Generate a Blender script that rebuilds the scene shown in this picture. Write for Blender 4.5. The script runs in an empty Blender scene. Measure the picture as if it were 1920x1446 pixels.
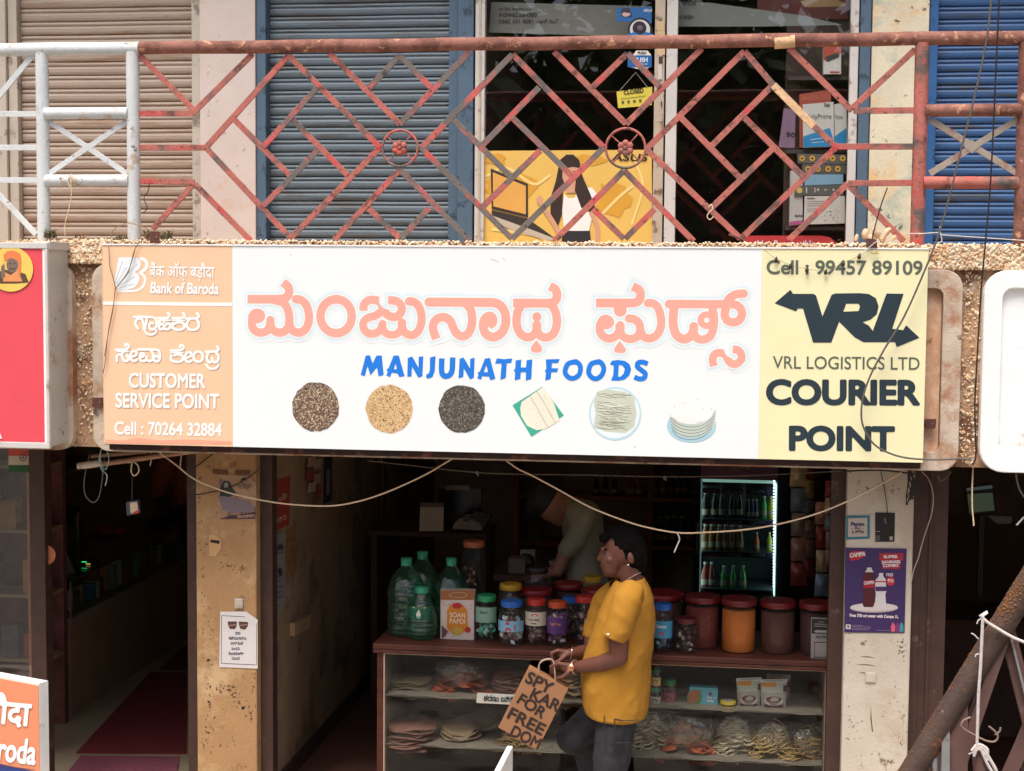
import bpy, bmesh, math, random, os
import numpy as np
from mathutils import Vector, Matrix, Euler
random.seed(7); rng = np.random.default_rng(7)
sc = bpy.context.scene
COL = sc.collection
R_ = math.radians

# ------------------------------------------------------------------ camera
PW, PH = 1920.0, 1446.0
FPX, YAW, PITCH, ROLL = 2899.44, 0.1331, 0.0698, 0.008
CAM = np.array([3.0479, -7.3752, 2.9829])
_cy, _sy, _cp, _sp = math.cos(YAW), math.sin(YAW), math.cos(PITCH), math.sin(PITCH)
FW = np.array([-_sy*_cp, _cy*_cp, -_sp]); RT = np.array([_cy, _sy, 0.0]); UP = np.cross(RT, FW)
RT, UP = RT*math.cos(ROLL)+UP*math.sin(ROLL), -RT*math.sin(ROLL)+UP*math.cos(ROLL)
cam = bpy.data.cameras.new("camera"); camo = bpy.data.objects.new("camera", cam); COL.objects.link(camo)
cam.sensor_width = 36.0; cam.lens = FPX/PW*36.0; cam.clip_end = 500
camo.matrix_world = Matrix(((RT[0], UP[0], -FW[0], CAM[0]), (RT[1], UP[1], -FW[1], CAM[1]), (RT[2], UP[2], -FW[2], CAM[2]), (0, 0, 0, 1)))
sc.camera = camo

# ------------------------------------------------------------------ daylight (bright overcast)
SUN_EL, SUN_AZ = 66.0, 196.0          # azimuth clockwise from +Y: the sun stands behind the camera, a little to the left
w = bpy.data.worlds.new("World"); sc.world = w; w.use_nodes = True
nt = w.node_tree; bg = nt.nodes["Background"]
sky = nt.nodes.new("ShaderNodeTexSky"); sky.sky_type = 'NISHITA'; sky.sun_disc = False
sky.sun_elevation = R_(SUN_EL); sky.sun_rotation = R_(SUN_AZ); sky.dust_density = 6.0; sky.air_density = 0.7; sky.ozone_density = 0.6
nt.links.new(sky.outputs[0], bg.inputs[0]); bg.inputs[1].default_value = 0.135
sun = bpy.data.lights.new("sun", 'SUN'); sun.energy = 1.7; sun.angle = R_(26); sun.color = (1.0, 0.955, 0.90)
suno = bpy.data.objects.new("sun", sun); COL.objects.link(suno)
_d = Vector((math.sin(R_(SUN_AZ))*math.cos(R_(SUN_EL)), math.cos(R_(SUN_AZ))*math.cos(R_(SUN_EL)), math.sin(R_(SUN_EL))))
suno.rotation_euler = _d.to_track_quat('Z', 'Y').to_euler(); suno.location = _d*30
sc.view_settings.view_transform = 'Standard'; sc.view_settings.look = 'None'; sc.view_settings.gamma = 1.0
sc.view_settings.exposure = 0.66
sc.cycles.max_bounces = 7; sc.cycles.diffuse_bounces = 4; sc.cycles.glossy_bounces = 3
sc.cycles.transparent_max_bounces = 14; sc.cycles.transmission_bounces = 4
sc.cycles.caustics_reflective = False; sc.cycles.caustics_refractive = False
sc.cycles.sample_clamp_indirect = 4.0
sc.cycles.use_denoising = True

# ------------------------------------------------------------------ picture -> place
def ray(x, y): return FW + RT*((x-PW/2)/FPX) - UP*((y-PH/2)/FPX)
class Plane:
    """A real plane in the scene; at(x,y,off) = the point of it that the photo shows at pixel x,y, lifted off it towards the street by off metres."""
    def __init__(s, p, n):
        s.p = np.array(p, float); s.n = np.array(n, float); s.n /= np.linalg.norm(s.n)
    def at(s, x, y, off=0.0):
        d = ray(x, y); q = s.p + s.n*off
        return CAM + d*(np.dot(q-CAM, s.n)/np.dot(d, s.n))
    def many(s, xy, off=0.0):
        xy = np.asarray(xy, float)
        d = FW[None] + RT[None]*((xy[:, :1]-PW/2)/FPX) - UP[None]*((xy[:, 1:2]-PH/2)/FPX)
        q = s.p + s.n*off
        return CAM + d*(np.dot(q-CAM, s.n)/(d@s.n))[:, None]
class Printed(Plane):
    """the face of a printed sheet: layers of print lie a fraction of a millimetre apart"""
    def at(s, x, y, off=0.0): return Plane.at(s, x, y, off*.3)
    def many(s, xy, off=0.0): return Plane.many(s, xy, off*.3)
def YP(Y): return Plane((0, Y, 0), (0, -1, 0))
def XP(X): return Plane((X, 0, 0), (1, 0, 0))
def ZP(Z): return Plane((0, 0, Z), (0, 0, 1))
def aty(x, y, Y): return YP(Y).at(x, y)
def atz(x, y, Z): return ZP(Z).at(x, y)
def ppm(Y): return FPX/((Y-CAM[1])*math.cos(YAW)*1.0)     # rough pixels per metre at depth Y

# ------------------------------------------------------------------ materials
def lin(c):
    return tuple(((v/255.0)/12.92 if v/255.0 <= 0.04045 else ((v/255.0+0.055)/1.055)**2.4) for v in c)
MATS = {}
def mat(name, rgb, rough=0.6, metal=0.0, var=0.12, scale=6.0, dirt=None, damt=0.5, dscale=3.0, bump=0.0, bscale=60.0,
        k=1.0, spec=0.5, stretch=None, alpha=None, emit=None, estr=0.0, fine=None, coat=0.0):
    if name in MATS: return MATS[name]
    m = bpy.data.materials.new(name); m.use_nodes = True; t = m.node_tree; L = t.links; N = t.nodes
    b = N["Principled BSDF"]; c = tuple(v*k for v in lin(rgb))
    tc = N.new("ShaderNodeTexCoord"); src = tc.outputs["Object"]
    if stretch:
        mp = N.new("ShaderNodeMapping"); mp.inputs["Scale"].default_value = stretch; L.new(src, mp.inputs[0]); src2 = mp.outputs[0]
    else: src2 = src
    def noise(sc_, det=6.0, s=src2, ro=0.6):
        n = N.new("ShaderNodeTexNoise"); n.inputs["Scale"].default_value = sc_; n.inputs["Detail"].default_value = det; n.inputs["Roughness"].default_value = ro
        L.new(s, n.inputs["Vector"]); return n.outputs["Fac"]
    def ramp(fac, a, b_):
        r = N.new("ShaderNodeValToRGB"); r.color_ramp.elements[0].position = a; r.color_ramp.elements[1].position = b_; L.new(fac, r.inputs[0]); return r.outputs[0]
    def mix(fac, a, b_):
        x = N.new("ShaderNodeMix"); x.data_type = 'RGBA'
        L.new(fac, x.inputs["Factor"])
        for s_, v in ((6, a), (7, b_)):
            if isinstance(v, tuple): x.inputs[s_].default_value = (*v[:3], 1)
            else: L.new(v, x.inputs[s_])
        return x.outputs[2]
    out = mix(ramp(noise(scale), 0.3, 0.7), tuple(v*(1-var) for v in c), tuple(min(1, v*(1+var)) for v in c))
    if fine: out = mix(ramp(noise(fine[1], 3.0), 0.35, 0.65), out, tuple(v*k for v in lin(fine[0])))
    if dirt:
        dl = dirt if isinstance(dirt, list) else [dirt] if isinstance(dirt[0], tuple) else [(dirt, damt, dscale)]
        for i, (dc, da, ds) in enumerate(dl):
            mp = N.new("ShaderNodeMapping"); mp.inputs["Location"].default_value = (3.1*i+1.3, 7.7*i, 2.2*i); L.new(src2, mp.inputs[0])
            out = mix(ramp(noise(ds, 9.0, mp.outputs[0], 0.68), 0.66-da*0.3, 0.70-da*0.18), out, tuple(v*k for v in lin(dc)))
    L.new(out, b.inputs["Base Color"])
    b.inputs["Roughness"].default_value = rough; b.inputs["Metallic"].default_value = metal; b.inputs["Specular IOR Level"].default_value = spec
    if coat: b.inputs["Coat Weight"].default_value = coat
    if bump:
        bp = N.new("ShaderNodeBump"); bp.inputs["Strength"].default_value = min(1, bump); bp.inputs["Distance"].default_value = 0.01
        L.new(noise(bscale, 5.0), bp.inputs["Height"]); L.new(bp.outputs[0], b.inputs["Normal"])
    if alpha is not None: b.inputs["Alpha"].default_value = alpha
    if emit: b.inputs["Emission Color"].default_value = (*lin(emit), 1); b.inputs["Emission Strength"].default_value = estr
    MATS[name] = m; return m
def flat(name, rgb, rough=0.55, k=1.0, **kw): return mat(name, rgb, rough, k=k, var=kw.pop('var', 0.05), **kw)
def clear(name, tint=(255, 255, 255), refl=1.0, rough=0.02, ior=1.45, cover=0.0, ccol=(255, 255, 255), crumple=0.0, cscale=40.0):
    """thin clear sheet: lets light straight through, with Fresnel reflections and an optional milky share."""
    if name in MATS: return MATS[name]
    m = bpy.data.materials.new(name); m.use_nodes = True; t = m.node_tree; N = t.nodes; L = t.links
    N.remove(N["Principled BSDF"]); o = N["Material Output"]
    tr = N.new("ShaderNodeBsdfTransparent"); tr.inputs[0].default_value = (*lin(tint), 1)
    gl = N.new("ShaderNodeBsdfGlossy"); gl.inputs["Roughness"].default_value = rough; gl.inputs[0].default_value = (refl, refl, refl, 1)
    fr = N.new("ShaderNodeFresnel"); ge = N.new("ShaderNodeNewGeometry"); mv = N.new("ShaderNodeMix"); mv.inputs[2].default_value = ior; mv.inputs[3].default_value = 1/ior
    L.new(ge.outputs["Backfacing"], mv.inputs[0]); L.new(mv.outputs[0], fr.inputs[0])
    if crumple:
        tc = N.new("ShaderNodeTexCoord"); nz = N.new("ShaderNodeTexNoise"); nz.inputs["Scale"].default_value = cscale; nz.inputs["Detail"].default_value = 3.0; nz.inputs["Distortion"].default_value = 1.5
        bp = N.new("ShaderNodeBump"); bp.inputs["Strength"].default_value = 1.0; bp.inputs["Distance"].default_value = crumple; L.new(tc.outputs["Object"], nz.inputs["Vector"]); L.new(nz.outputs["Fac"], bp.inputs["Height"]); L.new(bp.outputs[0], gl.inputs["Normal"]); L.new(bp.outputs[0], fr.inputs["Normal"])
    mx = N.new("ShaderNodeMixShader"); L.new(fr.outputs[0], mx.inputs[0]); L.new(gl.outputs[0], mx.inputs[2])
    if cover:
        df = N.new("ShaderNodeBsdfDiffuse"); df.inputs[0].default_value = (*lin(ccol), 1)
        m2 = N.new("ShaderNodeMixShader"); m2.inputs[0].default_value = cover; L.new(tr.outputs[0], m2.inputs[1]); L.new(df.outputs[0], m2.inputs[2]); L.new(m2.outputs[0], mx.inputs[1])
    else: L.new(tr.outputs[0], mx.inputs[1])
    L.new(mx.outputs[0], o.inputs[0]); MATS[name] = m; return m

# ------------------------------------------------------------------ objects
def thing(name, label, cat, loc=(0, 0, 0), group=None):
    o = bpy.data.objects.new(name, None); COL.objects.link(o); o.location = tuple(float(v) for v in loc); o.empty_display_size = 0.1
    return tag(o, label, cat, group)
def tag(o, label=None, cat=None, group=None, kind=None):
    if label: o['label'] = label
    if cat: o['category'] = cat
    if group: o['group'] = group
    if kind: o['kind'] = kind
    return o
def wloc(o):
    v = np.zeros(3)
    while o is not None: v = v + np.array(o.location); o = o.parent
    return v
class MB:
    """collects shapes in world metres; build() links them as ONE mesh object."""
    def __init__(s): s.v = []; s.f = []; s.smooth = []; s.mi = []; s.cur = 0
    def add(s, vs, fs, smooth=False):
        n = len(s.v); s.v.extend([tuple(map(float, q)) for q in vs])
        for f in fs: s.f.append([i+n for i in f]); s.smooth.append(smooth); s.mi.append(s.cur)
        return s
    def box(s, a, b):
        (x0, y0, z0), (x1, y1, z1) = np.minimum(a, b), np.maximum(a, b)
        return s.add([(x0, y0, z0), (x1, y0, z0), (x1, y1, z0), (x0, y1, z0), (x0, y0, z1), (x1, y0, z1), (x1, y1, z1), (x0, y1, z1)],
                     [(0, 3, 2, 1), (4, 5, 6, 7), (0, 1, 5, 4), (1, 2, 6, 5), (2, 3, 7, 6), (3, 0, 4, 7)])
    def obox(s, c, X, Y, Z):
        """box from a corner and three edge vectors"""
        c, X, Y, Z = map(np.asarray, (c, X, Y, Z)); v = [c, c+X, c+X+Y, c+Y, c+Z, c+X+Z, c+X+Y+Z, c+Y+Z]
        fs = [(0, 3, 2, 1), (4, 5, 6, 7), (0, 1, 5, 4), (1, 2, 6, 5), (2, 3, 7, 6), (3, 0, 4, 7)]
        if np.dot(np.cross(X, Y), Z) < 0: fs = [f[::-1] for f in fs]
        return s.add(v, fs)
    def bar(s, p, q, wd, dp, nrm=(0, -1, 0)):
        """flat bar from p to q, wd wide in the plane across nrm, dp deep along nrm"""
        p, q, n = np.asarray(p, float), np.asarray(q, float), np.asarray(nrm, float); d = q-p; d = d/np.linalg.norm(d); sd = np.cross(d, n); sd /= np.linalg.norm(sd)
        n = np.cross(sd, d)
        return s.obox(p-sd*wd/2-n*dp/2, q-p, sd*wd, n*dp)
    def tube(s, pts, r, seg=10, cap=True, smooth=True):
        pts = np.asarray(pts, float); n = len(pts); r = np.broadcast_to(np.asarray(r, float), (n,))
        T = np.gradient(pts, axis=0) if n > 2 else np.array([pts[1]-pts[0]]*2); T /= np.maximum(np.linalg.norm(T, axis=1), 1e-9)[:, None]
        a = np.array([0, 0, 1.0]) if abs(T[0][2]) < 0.9 else np.array([1.0, 0, 0]); vs = []
        u = np.cross(T[0], a); u /= np.linalg.norm(u)
        for i in range(n):
            u = u-T[i]*np.dot(u, T[i]); u /= max(np.linalg.norm(u), 1e-9); v = np.cross(T[i], u)
            for k in range(seg):
                t = 2*math.pi*k/seg; vs.append(pts[i]+(u*math.cos(t)+v*math.sin(t))*r[i])
        fs = [(i*seg+k, i*seg+(k+1) % seg, (i+1)*seg+(k+1) % seg, (i+1)*seg+k) for i in range(n-1) for k in range(seg)]
        s.add(vs, fs, smooth)
        if cap: s.add([vs[k] for k in range(seg)], [tuple(range(seg))[::-1]]); s.add(vs[-seg:], [tuple(range(seg))])
        return s
    def lathe(s, c, prof, seg=20, sx=1.0, sy=1.0, smooth=True, wob=None):
        """profile of (radius, height) turned about a vertical axis through c"""
        vs = []; n = len(prof)
        for i, (r, h) in enumerate(prof):
            for k in range(seg):
                t = 2*math.pi*k/seg; rr = r*(1+(wob(t, h) if wob else 0)); vs.append((c[0]+rr*math.cos(t)*sx, c[1]+rr*math.sin(t)*sy, c[2]+h))
        fs = [(i*seg+k, i*seg+(k+1) % seg, (i+1)*seg+(k+1) % seg, (i+1)*seg+k) for i in range(n-1) for k in range(seg)]
        s.add(vs, fs, smooth)
        if prof[0][0] > 1e-5: s.add(vs[:seg], [tuple(range(seg))[::-1]])
        if prof[-1][0] > 1e-5: s.add(vs[-seg:], [tuple(range(seg))])
        return s
    def ball(s, c, r, sx=1, sy=1, sz=1, seg=12, rings=8):
        return s.lathe(c, [(max(1e-6, r*math.sin(math.pi*i/rings)), -r*sz*math.cos(math.pi*i/rings)) for i in range(rings+1)], seg, sx, sy)
    def poly(s, pts): return s.add(pts, [tuple(range(len(pts)))])
    def prism(s, pts, ext):
        """closed solid: polygon pts pushed along ext"""
        pts = [np.asarray(p, float) for p in pts]; ext = np.asarray(ext, float); n = len(pts)
        s.add(pts+[p+ext for p in pts], [tuple(range(n)), tuple(range(2*n-1, n-1, -1))]+[(i, i+n, (i+1) % n+n, (i+1) % n) for i in range(n)]); return s
    def sheet(s, fn, nu, nv, smooth=True):
        """grid surface fn(u,v) with u,v in 0..1"""
        vs = [fn(i/nu, j/nv) for j in range(nv+1) for i in range(nu+1)]
        return s.add(vs, [(j*(nu+1)+i, j*(nu+1)+i+1, (j+1)*(nu+1)+i+1, (j+1)*(nu+1)+i) for j in range(nv) for i in range(nu)], smooth)
    def build(s, name, m, parent=None, base=None, label=None, bevel=0.0, fix=False):
        me = bpy.data.meshes.new(name)
        off = wloc(parent) if parent is not None else np.zeros(3)
        if base is None: b = np.zeros(3)
        elif isinstance(base, str):
            a = np.array(s.v); b = np.array([(a[:, 0].min()+a[:, 0].max())/2, (a[:, 1].min()+a[:, 1].max())/2, a[:, 2].min()])-off
        else: b = np.asarray(base, float)-off
        me.from_pydata([tuple(np.asarray(q)-off-b) for q in s.v], [], s.f); me.update()
        me.polygons.foreach_set("use_smooth", s.smooth)
        for mm in (m if isinstance(m, (list, tuple)) else [m]): me.materials.append(mm)
        if max(s.mi, default=0): me.polygons.foreach_set("material_index", s.mi)
        o = bpy.data.objects.new(name, me); COL.objects.link(o); o.location = tuple(b)
        if parent is not None: o.parent = parent
        if fix:
            bm = bmesh.new(); bm.from_mesh(me); bmesh.ops.recalc_face_normals(bm, faces=bm.faces); bm.to_mesh(me); bm.free()
        if bevel:
            md = o.modifiers.new("b", 'BEVEL'); md.width = bevel; md.segments = 2; md.limit_method = 'ANGLE'
        if label: o['label'] = label
        return o
def copy_tree(o, parent=None):
    c = o.copy(); COL.objects.link(c)
    if parent is not None: c.parent = parent
    for ch in list(o.children): copy_tree(ch, c)
    return c
def smooth_path(pts, n=8, closed=False):
    P = [np.asarray(p, float) for p in pts]
    if len(P) < 3 and not closed: return np.array(P)
    Q = [P[-1]]+P+[P[0], P[1]] if closed else [2*P[0]-P[1]]+P+[2*P[-1]-P[-2]]
    out = []
    for i in range(1, len(Q)-2):
        a, b, c, d = Q[i-1:i+3]
        for t in np.linspace(0, 1, n, endpoint=False):
            out.append(0.5*((2*b)+(-a+c)*t+(2*a-5*b+4*c-d)*t*t+(-a+3*b-3*c+d)*t**3))
    if not closed: out.append(P[-1])
    return np.array(out)

# ------------------------------------------------------------------ ink: printed shapes as clean flat outlines on a plane
def march(V, x0, y0, st):
    """polygons (in pixels) covering the cells where V < 0"""
    ny, nx = V.shape; I = V < 0; P = []
    full = I[:-1, :-1] & I[1:, :-1] & I[:-1, 1:] & I[1:, 1:]; anyc = (I[:-1, :-1] | I[1:, :-1] | I[:-1, 1:] | I[1:, 1:]) & ~full
    for j in range(ny-1):
        row = np.flatnonzero(full[j])
        if len(row):
            for run in np.split(row, np.flatnonzero(np.diff(row) > 1)+1):
                a, b = run[0], run[-1]+1
                P.append([(x0+a*st, y0+j*st), (x0+a*st, y0+(j+1)*st), (x0+b*st, y0+(j+1)*st), (x0+b*st, y0+j*st)])
    for j, i in zip(*np.nonzero(anyc)):
        cs = ((i, j), (i, j+1), (i+1, j+1), (i+1, j)); q = []
        for k in range(4):
            a, b = cs[k], cs[(k+1) % 4]; va, vb = V[a[1], a[0]], V[b[1], b[0]]
            if va < 0: q.append((x0+a[0]*st, y0+a[1]*st))
            if (va < 0) != (vb < 0):
                t = va/(va-vb); q.append((x0+(a[0]+(b[0]-a[0])*t)*st, y0+(a[1]+(b[1]-a[1])*t)*st))
        if len(q) > 2: P.append(q)
    return P
def segdist(X, Y, a, b):
    d = b-a; L2 = max(d@d, 1e-12); t = np.clip(((X-a[0])*d[0]+(Y-a[1])*d[1])/L2, 0, 1)
    return np.hypot(X-a[0]-t*d[0], Y-a[1]-t*d[1])
def ink_field(shapes, grow=0.0, st=0.6):
    """shapes: ('s', pts, width, flat_caps) strokes, ('p', pts) polygons, ('o', x,y,rx,ry) ellipses, ('-', ...) cut-outs of the same kinds"""
    def ext(sh):
        if sh[0] == '-': return None
        if sh[0] == 'o': return [(sh[1]-sh[3]-grow, sh[2]-sh[4]-grow), (sh[1]+sh[3]+grow, sh[2]+sh[4]+grow)]
        r = grow+(sh[2]/2+1 if sh[0] == 's' else 0); a = np.asarray(sh[1]); return [a.min(0)-r-2, a.max(0)+r+2]
    E = np.array([e for sh in shapes for e in [ext(sh)] if e is not None]); lo = E[:, 0].min(0)-2*st; hi = E[:, 1].max(0)+2*st
    nx, ny = int((hi[0]-lo[0])/st)+2, int((hi[1]-lo[1])/st)+2
    V = np.full((ny, nx), 1e3); GX, GY = lo[0]+np.arange(nx)*st, lo[1]+np.arange(ny)*st
    for sh in shapes:
        cut = sh[0] == '-'
        if cut: sh = sh[1:]
        g = -grow if cut else grow
        if sh[0] == 'o': bx = (sh[1]-sh[3]-g-4, sh[2]-sh[4]-g-4, sh[1]+sh[3]+g+4, sh[2]+sh[4]+g+4)
        else:
            a = np.asarray(sh[1], float); r = abs(g)+4+(sh[2]/2 if sh[0] == 's' else 0); bx = (*(a.min(0)-r), *(a.max(0)+r))
        i0, j0 = max(0, int((bx[0]-lo[0])/st)), max(0, int((bx[1]-lo[1])/st)); i1, j1 = min(nx, int((bx[2]-lo[0])/st)+2), min(ny, int((bx[3]-lo[1])/st)+2)
        if i1 <= i0 or j1 <= j0: continue
        X, Y = np.meshgrid(GX[i0:i1], GY[j0:j1]); F = np.full(X.shape, 1e3)
        if sh[0] == 'o':
            F = (np.hypot((X-sh[1])/max(sh[3]+g, .01), (Y-sh[2])/max(sh[4]+g, .01))-1)*min(sh[3]+g, sh[4]+g)
        elif sh[0] == 's':
            P = smooth_path(sh[1], 6); wd = sh[2]/2+g
            for a, b in zip(P[:-1], P[1:]): F = np.minimum(F, segdist(X, Y, a, b))
            F -= wd
            if len(sh) > 3 and sh[3]:
                for e, q in ((P[0], P[min(2, len(P)-1)]), (P[-1], P[max(-3, -len(P))])):
                    if sh[3] == 1 and e is not P[0]: continue
                    d = (e-q)/max(np.linalg.norm(e-q), 1e-6); c = (X-e[0])*d[0]+(Y-e[1])*d[1]-g
                    near = np.hypot(X-e[0], Y-e[1]) < 2.2*wd; F = np.where(near, np.maximum(F, c), F)
        else:
            P = np.asarray(sh[1], float); W = np.zeros(X.shape, int)
            for a, b in zip(P, np.roll(P, -1, 0)):
                F = np.minimum(F, segdist(X, Y, a, b))
                W += (((a[1] <= Y) & (b[1] > Y)).astype(int)-((b[1] <= Y) & (a[1] > Y)).astype(int))*(((b[0]-a[0])*(Y-a[1])-(b[1]-a[1])*(X-a[0]))*(1 if b[1] > a[1] else -1) > 0)
            F = np.where(W != 0, -F, F)-g
        S = V[j0:j1, i0:i1]
        V[j0:j1, i0:i1] = np.maximum(S, -F) if cut else np.minimum(S, F)
    return V, lo[0], lo[1]
def ink(name, shapes, plane, m, parent, off=0.003, grow=0.0, st=0.6, label=None):
    V, x0, y0 = ink_field(shapes, grow, st); return ink_mesh(name, march(V, x0, y0, st), plane, m, parent, off, label)
def ink_mesh(name, polys, plane, m, parent, off=0.003, label=None):
    flatp = [p for q in polys for p in q]; W3 = plane.many(flatp, off); mb = MB(); mb.v = [tuple(p) for p in W3]; n = 0
    for q in polys: mb.f.append(list(range(n, n+len(q)))); n += len(q)
    mb.smooth = [False]*len(mb.f); mb.mi = [0]*len(mb.f)
    return mb.build(name, m, parent, label=label)
_GL = {}
def glyphs(body, thin=False):
    if body in _GL: return _GL[body]
    c = bpy.data.curves.new("t", 'FONT'); c.body = body; c.size = 1.0
    o = bpy.data.objects.new("t", c); COL.objects.link(o); bpy.context.view_layer.update()
    dg = bpy.context.evaluated_depsgraph_get(); cv = o.evaluated_get(dg).to_curve(dg); out = []
    for sp in cv.splines:
        if sp.type == 'BEZIER':
            bp = sp.bezier_points; n = len(bp); pts = []
            for i in range(n):
                a, b = bp[i], bp[(i+1) % n]; p0, p1, p2, p3 = (np.array(v[:2]) for v in (a.co, a.handle_right, b.handle_left, b.co))
                straight = np.linalg.norm(p0-p1)+np.linalg.norm(p2-p3) < 1e-6
                for t in ((0,) if straight else (0, .2, .4, .6, .8)): pts.append((1-t)**3*p0+3*(1-t)**2*t*p1+3*(1-t)*t*t*p2+t**3*p3)
        else: pts = [np.array(p.co[:2]) for p in sp.points]
        if len(pts) > 2: out.append(np.array(pts))
    o.evaluated_get(dg).to_curve_clear(); bpy.data.objects.remove(o); bpy.data.curves.remove(c)
    _GL[body] = out; return out
def text_polys(body, p0, p1, h, bold=0.03, shear=0.0, res=22, flip=False):
    """polygons in pixels of a line of writing: ink from p0 to p1 along the baseline, capitals h pixels high; flip = seen from behind"""
    G = glyphs(body); A = np.concatenate(G); x0, x1 = A[:, 0].min(), A[:, 0].max(); cap = 0.682
    if any(0x900 <= ord(ch) < 0xD00 for ch in body): cap = A[:, 1].max()
    st = cap/res; lo = A.min(0)-bold*2-2*st; hi = A.max(0)+bold*2+2*st
    nx, ny = int((hi[0]-lo[0])/st)+2, int((hi[1]-lo[1])/st)+2; V = np.full((ny, nx), 1e3); W = np.zeros((ny, nx), int)
    GX, GY = lo[0]+np.arange(nx)*st, lo[1]+np.arange(ny)*st
    for P in G:
        r = bold+3*st; i0, i1 = max(0, int((P[:, 0].min()-r-lo[0])/st)), min(nx, int((P[:, 0].max()+r-lo[0])/st)+2); j0, j1 = max(0, int((P[:, 1].min()-r-lo[1])/st)), min(ny, int((P[:, 1].max()+r-lo[1])/st)+2)
        X, Y = np.meshgrid(GX[i0:i1], GY[j0:j1]); F = np.full(X.shape, 1e3)
        for a, b in zip(P, np.roll(P, -1, 0)):
            F = np.minimum(F, segdist(X, Y, a, b))
            if a[1] != b[1]:
                W[j0:j1, i0:i1] += (((a[1] <= Y) & (b[1] > Y)).astype(int)-((b[1] <= Y) & (a[1] > Y)).astype(int))*(((b[0]-a[0])*(Y-a[1])-(b[1]-a[1])*(X-a[0]))*(1 if b[1] > a[1] else -1) > 0)
        V[j0:j1, i0:i1] = np.minimum(V[j0:j1, i0:i1], F)
    V = np.where(W != 0, -np.maximum(V, st*.3), V)-max(bold, 0.004)
    p0, p1 = np.asarray(p0, float), np.asarray(p1, float); ex = (p1-p0)/(x1-x0); d = (p1-p0)/np.linalg.norm(p1-p0); ey = np.array([d[1], -d[0]])*h/cap
    polys = march(V, lo[0], lo[1], st)
    return [[tuple(p0+ex*((x1-x) if flip else (x-x0))+ey*y+d*(shear*y/cap*h)) for x, y in q] for q in polys]
def text(name, body, p0, p1, h, plane, m, parent, off=0.004, bold=0.03, shear=0.0, res=22, flip=False):
    return ink_mesh(name, text_polys(body, p0, p1, h, bold, shear, res, flip), plane, m, parent, off)
def texts(name, rows, plane, m, parent, off=0.004, res=16):
    """several lines as one printed part: rows of (body, p0, p1, h[, bold])"""
    P = []
    for r in rows: P += text_polys(r[0], r[1], r[2], r[3], r[4] if len(r) > 4 else 0.03, 0, res)
    return ink_mesh(name, P, plane, m, parent, off)
def quad(plane, pts, off=0.0): return [plane.at(x, y, off) for x, y in pts]
def rect(plane, x0, y0, x1, y1, off=0.0): return quad(plane, ((x0, y1), (x1, y1), (x1, y0), (x0, y0)), off)
def panel(name, plane, pts, m, parent=None, off=0.0, th=0.004, label=None, base=None):
    """thin real sheet: its front face lies off metres before the plane, th thick"""
    n = plane.n; f = quad(plane, pts, off); return MB().prism(f, -n*th).build(name, m, parent, label=label, fix=True, base=base)
def rp(x0, y0, x1, y1): return ((x0, y1), (x1, y1), (x1, y0), (x0, y0))
# ================================================================== setting
m_asph = mat("asphalt", (128, 122, 114), 0.9, bump=0.5, bscale=120, var=0.2)
m_pave = mat("paving", (196, 186, 172), 0.85, bump=0.3, dirt=(90, 82, 74), damt=0.6)
tag(MB().sheet(lambda u, v: (-60+120*u, -62+64.5*v, -0.14), 40, 24).build("ground", m_asph), kind='structure')
tag(MB().box((-14, -2.6, -0.6), (18, 0.45, 0.0)).build("pavement", m_pave), kind='structure')

# ================================================================== the shop building
m_pebble = mat("pebble_dash", (232, 208, 176), 0.95, var=0.2, scale=30, bump=0.8, bscale=90, fine=((170, 128, 94), 70), dirt=[((128, 92, 66), 0.5, 3.5)])
m_conc = mat("weathered_concrete", (186, 152, 120), 0.92, var=0.2, scale=9, bump=0.6, bscale=70, dirt=[((110, 78, 56), 0.7, 4.0), ((208, 190, 168), 0.4, 6.0)])
m_frame = mat("old_plaster_frame", (200, 186, 168), 0.9, var=0.15, scale=9, bump=0.4, bscale=80, dirt=[((168, 120, 88), 0.6, 3.0), ((120, 100, 84), 0.25, 9.0)])
m_white = mat("white_painted_plaster", (246, 248, 246), 0.8, var=0.05, bump=0.25, bscale=90, dirt=((214, 196, 180), 0.25, 5.0))
m_dark = mat("dark_brown_paint", (66, 44, 36), 0.55, var=0.2, scale=8, dirt=((96, 80, 70), 0.2, 9.0), bump=0.15)
m_yel = mat("stained_yellow_distemper", (172, 134, 92), 0.85, var=0.10, scale=4, bump=0.35, bscale=50,
            dirt=[((198, 166, 124), 0.5, 2.2), ((140, 100, 66), 0.24, 9.0), ((80, 50, 36), 0.16, 17.0)])
m_crm = mat("scuffed_white_distemper", (198, 188, 172), 0.85, var=0.08, scale=5, bump=0.3, bscale=50, dirt=[((186, 172, 150), 0.4, 2.6), ((128, 106, 88), 0.14, 15.0)])
m_passw = mat("passage_wall_paint", (150, 124, 96), 0.85, var=0.15, scale=4, bump=0.2, dirt=[((112, 90, 66), 0.5, 2.5), ((80, 62, 46), 0.10, 13.0)])
m_inw = mat("shop_wall_paint", (206, 192, 176), 0.8, var=0.2, scale=3)
m_tan = mat("tan_shutter_paint", (166, 150, 135), 0.55, var=0.08, scale=5, stretch=(0.6, 1, 6), dirt=((150, 126, 104), 0.4, 3.0))
m_tanf = mat("grey_frame_paint", (186, 178, 164), 0.6, var=0.08, dirt=((130, 118, 104), 0.3, 8.0))
m_slate = mat("slate_blue_shutter_paint", (96, 112, 122), 0.5, var=0.12, scale=4, stretch=(0.6, 1, 6), dirt=((84, 88, 90), 0.45, 3.0))
m_blue = mat("blue_frame_paint", (78, 102, 122), 0.55, var=0.12, dirt=((46, 62, 78), 0.3, 9.0), bump=0.1)
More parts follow.
